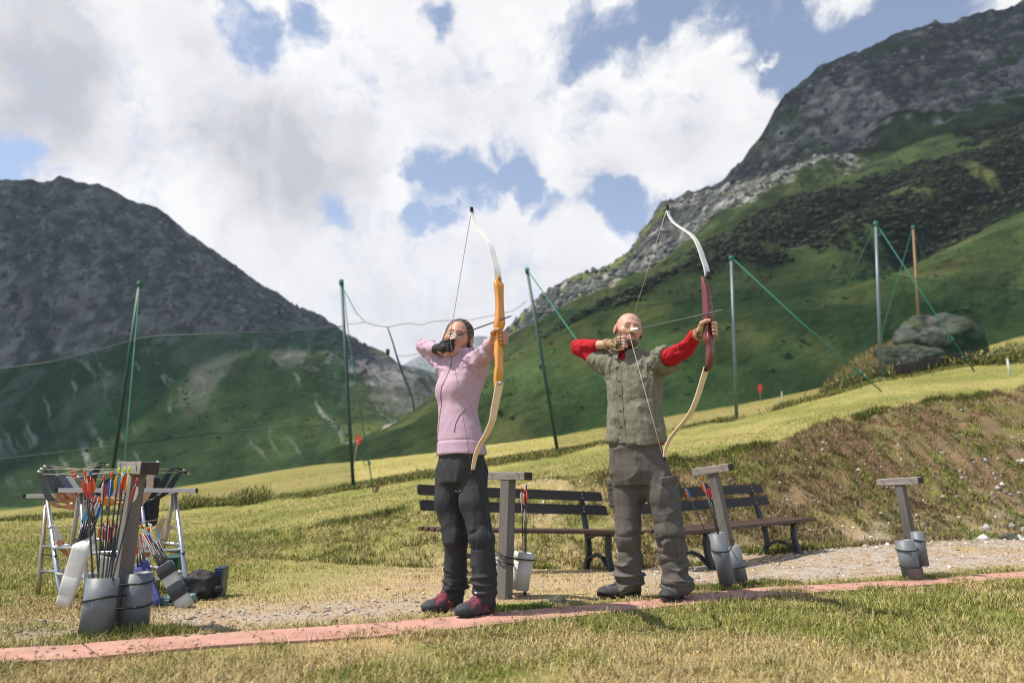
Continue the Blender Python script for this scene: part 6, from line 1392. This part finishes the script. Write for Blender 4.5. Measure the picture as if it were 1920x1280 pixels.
# longer single stalks near the slabs
n = 2600; Y = RNG.uniform(2.0, 5.2, n); X = RNG.uniform(-.8, .8, n) * Y; Z, K, _ = terrain(X, Y); p0, p1 = path_edges(X); k = ~((Y > p0) & (Y < p1)) & (RNG.random(n) < np.where(Y > p1, .25, .8)); X, Y, Z = X[k], Y[k], Z[k]; n = len(X)
col = pick(n, (STRAW * 1.1, 2), (BRN, 1), (YGR, .8)); blades('grass', X, Y, Z, RNG.uniform(.04, .085, n), np.full(n, .0028), RNG.uniform(.1, .8, n), RNG.uniform(0, 6.28, n), col, col, 'thin dry stalks standing above the lawn')
# green tufts round the posts
def tufts(name, label, spots, per, lnr, wdr, cw, leanr=(.1, 1.1), sp_=.03):
    Xs, Ys, Ls = [], [], []
    for x, y, r_, k_ in spots:
        m_ = int(per * k_); a = RNG.uniform(0, 6.28, m_); q = np.sqrt(RNG.random(m_)) * r_; Xs.append(x + np.cos(a) * q * 1.6); Ys.append(y + np.sin(a) * q * .8); Ls.append(RNG.uniform(*lnr, m_) * (1 - .5 * q / r_))
    X, Y, Ls = map(np.concatenate, (Xs, Ys, Ls)); Z, K, _ = terrain(X, Y); n = len(X); col = pick(n, *cw)
    return blades(name, X, Y, Z, Ls, RNG.uniform(*wdr, n), RNG.uniform(*leanr, n), RNG.uniform(0, 6.28, n), col, col * 1.1, label)
def gx(px, py, r_, k_=1): p = G(px, py); return (p.x, p.y, r_, k_)
tufts('grass', 'green grass tufts round the feet of the bow stands', [gx(175, 1200, .10), gx(215, 1192, .12), gx(255, 1188, .12, 1.3), gx(295, 1186, .12), gx(330, 1184, .08, .5), gx(1300, 1104, .08, .6), gx(1345, 1103, .10), gx(1395, 1098, .12), gx(1435, 1095, .10), gx(1470, 1094, .08, .5), gx(1690, 1090, .06, .4), gx(1745, 1086, .09, .7), gx(1780, 1083, .09, .7), gx(1480, 1112, .1, .6), gx(1640, 1106, .08, .5), gx(880, 1092, .06, .5)],
      950, (.025, .085), (.003, .0048), ((GREEN, 3), (YGR, 1.6), (STRAW, .5)))
tufts('weeds', 'leafy green weeds at the foot of the stand behind the woman', [gx(935, 1138, .07), gx(962, 1140, .09, 1.3), gx(990, 1138, .08), gx(1012, 1134, .05, .6)], 420, (.015, .05), (.010, .020), (([.10, .20, .02], 2), ([.20, .32, .03], 2), (DKG, 1)), (.4, 1.3))
tufts('weeds', 'small broad leaved weeds in the near lawn', [(x, y, .05, .5) for x, y in zip(RNG.uniform(-2.2, 2.6, 26), RNG.uniform(2.2, 3.3, 26))], 60, (.012, .03), (.007, .013), (([.13, .20, .03], 2), ([.26, .34, .04], 1)), (.7, 1.4))
# rough bank: tussocks
n = 8000; c_s = RNG.uniform(-.42, .84, n); kk = RNG.uniform(2.95, 4.02, n); Yc = np.zeros(n)
ys = [np.interp(np.clip(c_s, -1.15, 1), r_[:, 0], r_[:, 1]) for r_ in ROWS]; Yc = np.where(kk < 3, ys[2] + (ys[3] - ys[2]) * (kk - 2), np.where(kk < 4, ys[3] + (ys[4] - ys[3]) * (kk - 3), ys[4] + (ys[5] - ys[4]) * (kk - 4))); Xc = c_s * Yc
dens = fbm(Xc * 1.6, Yc * 1.6, seed=88); k = (dens > .38) & (RNG.random(n) < .30 + .7 * sstep(.0, .22, c_s)); Xc, Yc, kk, c_s = Xc[k], Yc[k], kk[k], c_s[k]
per = 20; X = np.repeat(Xc, per) + RNG.normal(0, .045, len(Xc) * per); Y = np.repeat(Yc, per) + RNG.normal(0, .045, len(Xc) * per); Z, K, _ = terrain(X, Y); n = len(X)
gsel = np.repeat(fbm(Xc * .9, Yc * .9, seed=89) + RNG.normal(0, .05, len(Xc)) + .10 * (c_s < .15), per) > .56
lf = np.repeat(RNG.random(len(Xc)) > sstep(-.02, .30, c_s), per)
col = np.where((gsel | (lf & (RNG.random(n) < .35)))[:, None], pick(n, (GREEN, 2), (YGR, 1.5), (DKG, .6)), np.where(lf[:, None], pick(n, (STRAW, 2), ([.36, .30, .14], 2), (YGR, 1.2)), pick(n, (BRN, 2.2), ([.30, .23, .13], 1.3), ([.10, .07, .04], 1.8), (YGR * .8, .5))))
blades('grass', X, Y, Z, RNG.uniform(.03, .11, n), RNG.uniform(.005, .011, n), RNG.uniform(.2, 1.35, n), RNG.uniform(0, 6.28, n), col, col * 1.1, 'matted brown and green tussocks on the bank')
# turf lip along the crest
n = 2300; s = RNG.uniform(-.27, .84, n); s = np.where((s < .05) & (RNG.random(n) < .6), RNG.uniform(.15, .84, n), s); yk = np.interp(s, ROWS[4][:, 0], ROWS[4][:, 1]); y3 = np.interp(s, ROWS[3][:, 0], ROWS[3][:, 1]); Yc = yk - (yk - y3) * RNG.uniform(-.02, .10, n) * (1 - .0); Xc = s * Yc; k = fbm(Xc * 1.1, Yc * 0, seed=91) + RNG.normal(0, .05, n) > .56; Xc, Yc = Xc[k], Yc[k]; per = 22
X = np.repeat(Xc, per) + RNG.normal(0, .06, len(Xc) * per); Y = np.repeat(Yc, per) + RNG.normal(0, .05, len(Xc) * per); Z, K, _ = terrain(X, Y); n = len(X); col = pick(n, (GREEN, 2.5), (DKG, 2.2), (YGR, 1.2))
blades('grass', X, Y, Z, RNG.uniform(.05, .14, n), RNG.uniform(.006, .011, n), RNG.uniform(.2, 1.3, n), RNG.uniform(0, 6.28, n), col, col * 1.15, 'green turf overhanging the top edge of the bank')
# mown strip stubble
n = 120000; s = RNG.uniform(-.9, .86, n); kk = 4 + RNG.random(n) ** 1.0 * 1.6; ys = [np.interp(np.clip(s, -1.15, 1), r_[:, 0], r_[:, 1]) for r_ in ROWS]; Y = np.where(kk < 5, ys[4] + (ys[5] - ys[4]) * (kk - 4), ys[5] + (ys[6] - ys[5]) * ((kk - 5) ** 1.0)); X = s * Y; Z, K, _ = terrain(X, Y)
a = fbm(X * .3, Y * .3, seed=93)[:, None]; col = np.where(RNG.random((n, 1)) < .35 + .4 * (a > .5), pick(n, (YGR, 2), (GREEN * 1.2, 1)), pick(n, (STRAW * .9, 2), ([.36, .32, .11], 2)))
far = (K > 5.05)[:, None]; col = np.where(far, pick(n, ([.40, .34, .12], 2), ([.33, .30, .09], 1)), col)
blades('grass', X, Y, Z, RNG.uniform(.010, .026, n) * (1 + (Y > 20)), .0008 * Y, RNG.uniform(.3, 1.3, n), RNG.uniform(0, 6.28, n), col, col, 'mown stubble of the field behind')
# weeds along the net line
n = 4200; s = RNG.uniform(-.9, .86, n); kk = 5 + RNG.normal(0, .035, n); ys = [np.interp(np.clip(s, -1.15, 1), r_[:, 0], r_[:, 1]) for r_ in ROWS]; Yc = np.where(kk < 5, ys[4] + (ys[5] - ys[4]) * (kk - 4), ys[5] + (ys[6] - ys[5]) * (kk - 5) * .35); Xc = s * Yc
hgt = .02 + .07 * sstep(.42, .7, fbm(Xc * .5, Yc * 0, seed=95)) + .34 * np.exp(-((s + .37) / .03) ** 2) + .16 * np.exp(-((s + .46) / .04) ** 2) + .12 * np.exp(-((s - .38) / .12) ** 2)
k = (fbm(Xc * .7, Yc * .7, seed=96) + RNG.normal(0, .06, n) > .50) | ((hgt > .22) & (RNG.random(n) < .6)); Xc, Yc, hgt = Xc[k], Yc[k], hgt[k]; per = 24; X = np.repeat(Xc, per) + RNG.normal(0, .10, len(Xc) * per); Y = np.repeat(Yc, per) + RNG.normal(0, .12, len(Xc) * per); H_ = np.repeat(hgt, per); Z, K, _ = terrain(X, Y); n = len(X)
Z2 = Z + RNG.random(n) ** 1.5 * H_ * .8; col = pick(n, (DKG * 1.4, 1.2), (GREEN * 1.1, 2.4), (YGR * .9, 2.4), (STRAW * .7, 1.6)) * (.8 + .4 * ((Z2 - Z) / H_))[:, None]
blades('weeds', X, Y, Z2, RNG.uniform(.06, .15, n) * (.7 + H_), RNG.uniform(.010, .024, n), RNG.uniform(.1, 1.5, n), RNG.uniform(0, 6.28, n), col, col * 1.2, 'rough weeds growing along the foot of the net')
# overgrown mound and flowers round the boulder
spots = []
for px, py, Yb, r_, k_ in [(1570, 740, 20.5, .5, 1), (1600, 735, 20.6, .6, 1), (1640, 728, 20.8, .6, 1.2), (1590, 722, 21.5, .5, 1), (1640, 705, 22.3, .6, 1), (1680, 712, 21, .5, 1), (1720, 705, 21, .5, 1), (1770, 697, 20.8, .5, 1), (1830, 685, 20.5, .5, 1.2), (1870, 680, 20, .6, 1.3), (1910, 672, 19.5, .6, 1.3), (1850, 665, 22.5, .6, 1), (1900, 655, 23, .6, 1)]:
    p = W(px, py, Yb); spots.append((p.x, p.y, r_, k_))
def bushy(name, label, spots, per, hr, lnr, cw, z0=0):
    Xs, Ys, Hs = [], [], []
    for x, y, r_, k_ in spots:
        m_ = int(per * k_); a = RNG.uniform(0, 6.28, m_); q = np.sqrt(RNG.random(m_)) * r_; Xs.append(x + np.cos(a) * q); Ys.append(y + np.sin(a) * q); Hs.append(RNG.random(m_) ** 1.3 * hr * (1 - .6 * (q / r_) ** 2))
    X, Y, Hs = map(np.concatenate, (Xs, Ys, Hs)); Z, K, _ = terrain(X, Y); n = len(X); col = pick(n, *cw) * (.65 + .5 * Hs / hr)[:, None]
    return blades(name, X, Y, Z + Hs + z0, RNG.uniform(*lnr, n), RNG.uniform(.018, .035, n), RNG.uniform(.1, 1.5, n), RNG.uniform(0, 6.28, n), col, col * 1.15, label)
bushy('weeds', 'weeds and white flower heads round the boulder', spots, 620, .42, (.06, .16), ((GREEN, 2), (DKG * 1.5, 2), (YGR, 1.4), ([.52, .48, .40], .35), ([.35, .24, .12], .7)))
mp = []
for px, py, Yb, r_ in [(1585, 712, 22.2, .5), (1612, 690, 22.8, .55), (1640, 672, 23.3, .6), (1668, 655, 23.8, .6), (1700, 640, 24.2, .5), (1720, 625, 24.6, .5)]:
    p = W(px, py, Yb); mp.append((p.x, p.y, r_, p.z))
Vm, Fm = [], []
def moundfn(P):
    d = None
    for x, y, r_, z in mp: q = ell(P, (x, y, z - .45), (r_ * 1.5, r_ * 1.2, .55)); d = q if d is None else smin(d, q, .35)
    return d
V, Fc = surface(moundfn, np.array([min(m_[0] for m_ in mp) - 1.2, 20.8, 3.0]), np.array([max(m_[0] for m_ in mp) + 1.2, 26.2, 7.2]), .07); V = folds(V, Fc, lambda V: (fbm(V[:, 0] * 2.5, V[:, 1] * 2.5, V[:, 2] * 2.5, seed=4) - .5) * .22)
o = raw('mound', V, Fc, m_ground, col=np.tile([.20, .16, .075], (len(V), 1))); tag(o, 'overgrown earth mound left of the boulder', kind='structure')
N_ = vnorm(V, Fc); sel = RNG.integers(0, len(V), 9000); q = V[sel] + RNG.normal(0, .03, (9000, 3)); ok = N_[sel][:, 2] > .1; q = q[ok]; col = pick(len(q), ([.42, .27, .13], 2.6), (STRAW * .8, 1), (GREEN, 1.4), (DKG, 1))
blades('grass', q[:, 0], q[:, 1], q[:, 2], RNG.uniform(.08, .24, len(q)), RNG.uniform(.012, .022, len(q)), RNG.uniform(.1, 1.1, len(q)), RNG.uniform(0, 6.28, len(q)), col, col * 1.2, 'dry orange grass covering the mound by the boulder')

# stones
m_stone = mat('pale_stone', attr='Col', rough=.9, var=.2, vscale=40, bump=.3, bscale=80)
OCT = np.array([(1, 0, 0), (.3, .95, 0), (-.8, .55, 0), (-.85, -.5, 0), (.25, -1, 0), (.05, .1, .8), (0, 0, -.7), (.5, .5, .45), (-.4, -.4, .5)]); OF = np.array([(0, 1, 7), (1, 5, 7), (0, 7, 5), (1, 2, 5), (2, 8, 5), (2, 3, 8), (3, 4, 8), (4, 5, 8), (4, 0, 5), (1, 0, 6), (2, 1, 6), (3, 2, 6), (4, 3, 6), (0, 4, 6)])
def stones(name, X, Y, size, colc, label, flat=.55, jit=.3):
    n = len(X); Z, _, _ = terrain(X, Y); a = RNG.uniform(0, 6.28, n); c_, s_ = np.cos(a), np.sin(a); B = OCT[None] * RNG.uniform(1 - jit, 1 + jit, (n, 9, 1)) * (np.stack([np.ones(n), RNG.uniform(.6, 1, n), RNG.uniform(.35, .8, n) * flat / .55], 1) * size[:, None])[:, None]
    V = np.stack([B[..., 0] * c_[:, None] - B[..., 1] * s_[:, None] + X[:, None], B[..., 0] * s_[:, None] + B[..., 1] * c_[:, None] + Y[:, None], B[..., 2] + Z[:, None] + .15 * size[:, None]], -1).reshape(-1, 3)
    Fc = (np.arange(n)[:, None, None] * 9 + OF[None]).reshape(-1, 3); o = raw(name, V, Fc, m_stone, col=np.repeat(colc, 9, 0), smooth=False); tag(o, label, kind='stuff')
n = 60000; Y = np.exp(RNG.uniform(math.log(2.9), math.log(11), n)); X = RNG.uniform(-.75, .86, n) * Y; n2 = fbm(X * 3.1, Y * 3.1, seed=33); p0, p1 = path_edges(X); k = (RNG.random(n) < gravel_mask(X, Y, n2) * .75 + .012) & ~((Y > p0 - .02) & (Y < p1 + .02)); X, Y = X[k], Y[k]; n = len(X)
stones('gravel', X, Y, (.002 + .004 * RNG.random(n) ** 2 + .011 * RNG.random(n) ** 14) * (1 + .12 * Y), pick(n, ([.40, .35, .30], 3), ([.27, .235, .20], 2.4), ([.52, .48, .44], .6 ), ([.24, .17, .12], 1.6)) * (1 + .35 * sstep(0, 2, X))[:, None], 'pale gravel trodden into the ground behind the slabs')
n = 1500; s = RNG.uniform(-.1, .84, n); kk = RNG.uniform(2.75, 3.95, n); ys = [np.interp(s, r_[:, 0], r_[:, 1]) for r_ in ROWS]; Y = np.where(kk < 3, ys[2] + (ys[3] - ys[2]) * (kk - 2), ys[3] + (ys[4] - ys[3]) * (kk - 3)); X = s * Y; k = RNG.random(n) < .12 + sstep(.25, .6, s) * .8; X, Y = X[k], Y[k]; n = len(X)
stones('scattered_stones', X, Y, .010 + .028 * RNG.random(n) ** 3, pick(n, ([.62, .58, .54], 3), ([.42, .37, .33], 2)), 'white stones scattered over the bank', .8)
n = 1100; X = RNG.uniform(5.6, 8.4, n); Y = X / np.clip(.86 - np.abs(RNG.normal(0, .07, n)), .6, .86); k = (Y > 8.2) & (Y < 10.5 + RNG.random(n)); X, Y = X[k], Y[k]; n = len(X); stones('scattered_stones', X, Y, .015 + .06 * RNG.random(n) ** 3, pick(n, ([.50, .48, .46], 3), ([.36, .35, .34], 2)), 'heap of pale stones at the lower right of the bank', .9)
for (px, py, r_, l_) in [(697, 1041, .035, 'flat white stone in the dry grass left of the woman'), (1650, 1043, .03, 'pale stone lying at the foot of the bank'), (627, 1165, .022, 'round pebble in the gravel just behind the slabs'), (1045, 1130, .07, 'pale flat stone beside the weeds by the slabs'), (1790, 903, .06, 'round white stone high on the brown bank'), (1778, 938, .07, 'white stone in the middle of the brown bank'), (70, 1214, .035, 'flat pale stone in the grass at the far left'), (1893, 1015, .13, 'largest grey rock at the foot of the stony heap'), (417, 1278, .03, 'grey stone in the near lawn at the bottom edge')]:
    g_ = G(px, py) if py > 1040 else W(px, py, 8.6 if py > 1000 else 10.8)
    if py < 1040: g_.z = tz(g_.x, g_.y)
    boulder(l_, (g_.x, g_.y, g_.z + r_ * .1), (r_, r_ * .75, r_ * .45), int(px), 3, .25, name='stone')

n = 900; X = RNG.uniform(-3.2, 5, n); p0, p1 = path_edges(X); e_ = np.abs(RNG.normal(0, .35, n)); e_ = np.where(e_ > 1, RNG.random(n), e_); Y = np.where(RNG.random(n) < .6, p0 + (p1 - p0) * e_, p1 - (p1 - p0) * e_); Zt = terrain(X, Y)[0]
col = pick(n, (BRN, 2), (BRN * .5, 1.5), ([.45, .40, .34], 1.5), (STRAW, 1))
B = OCT[None] * RNG.uniform(.6, 1.3, (n, 9, 1)) * (RNG.uniform(.0022, .006, n) + .006 * RNG.random(n) ** 8)[:, None, None] * np.array([1.4, 1, .5]); V = (B + np.stack([X, Y, np.full(n, .017)], 1)[:, None]).reshape(-1, 3)
o = raw('gravel', V, (np.arange(n)[:, None, None] * 9 + OF[None]).reshape(-1, 3), m_stone, col=np.repeat(col, 9, 0), smooth=False); tag(o, 'crumbs of soil and grit scattered over the slabs', kind='stuff')

# bushes and broken rock on the mountains
def scatter(name, side, mask_i, n, size, cw, label, squash, mt, sink=.0):
    P_ = KEEP[side][0].reshape(-1, 3); m_ = KEEP[side][mask_i].reshape(-1).astype(float); pr = m_ * (P_[:, 1] > 200); pr = pr / pr.sum(); sel = RNG.choice(len(P_), n, p=pr)
    q = P_[sel] + RNG.normal(0, 1.2, (n, 3)) * np.array([1, 1, .2]); sz = size[0] + (size[1] - size[0]) * RNG.random(n) ** 2.5; a = RNG.uniform(0, 6.28, n); c_, s_ = np.cos(a), np.sin(a)
    B = OCT[None] * RNG.uniform(.6, 1.35, (n, 9, 1)) * sz[:, None, None] * np.array([1, 1, squash])
    V = np.stack([B[..., 0] * c_[:, None] - B[..., 1] * s_[:, None] + q[:, None, 0], B[..., 0] * s_[:, None] + B[..., 1] * c_[:, None] + q[:, None, 1], B[..., 2] + q[:, None, 2] + sink], -1).reshape(-1, 3)
    o = raw(name, V, (np.arange(n)[:, None, None] * 9 + OF[None]).reshape(-1, 3), mt, col=np.repeat(pick(n, *cw), 9, 0), smooth=False); tag(o, label, kind='stuff')
scatter('shrubs', 'right', 1, 9000, (1.2, 4.2), (([.016, .026, .010], 3), ([.028, .042, .014], 2), ([.010, .016, .008], 2)), 'dark scrub covering the middle of the right mountain', .75, m_grass)
scatter('shrubs', 'right', 3, 1500, (.6, 2.0), (([.03, .05, .016], 2), ([.05, .07, .022], 1)), 'small bushes dotted over the green slopes on the right', .8, m_grass)
scatter('shrubs', 'left', 3, 1200, (1.0, 2.6), (([.022, .036, .014], 2), ([.035, .05, .018], 1)), 'small bushes dotted over the green foot of the left mountain', .8, m_grass)
scatter('rock_debris', 'right', 2, 4500, (1.0, 5.5), ((ROCK, 3), (ROCK * 1.7, 2), (ROCKL * .8, .6), (ROCK * .5, 1.5)), 'broken crags on the right mountain', 1.3, m_stone, -.6)
scatter('rock_debris', 'left', 2, 4500, (1.2, 6.0), ((ROCK, 3), (ROCK * 1.6, 2), (ROCKL * .65, .5), (ROCK * .5, 1.5)), 'broken crags on the left mountain', 1.3, m_stone, -.8)
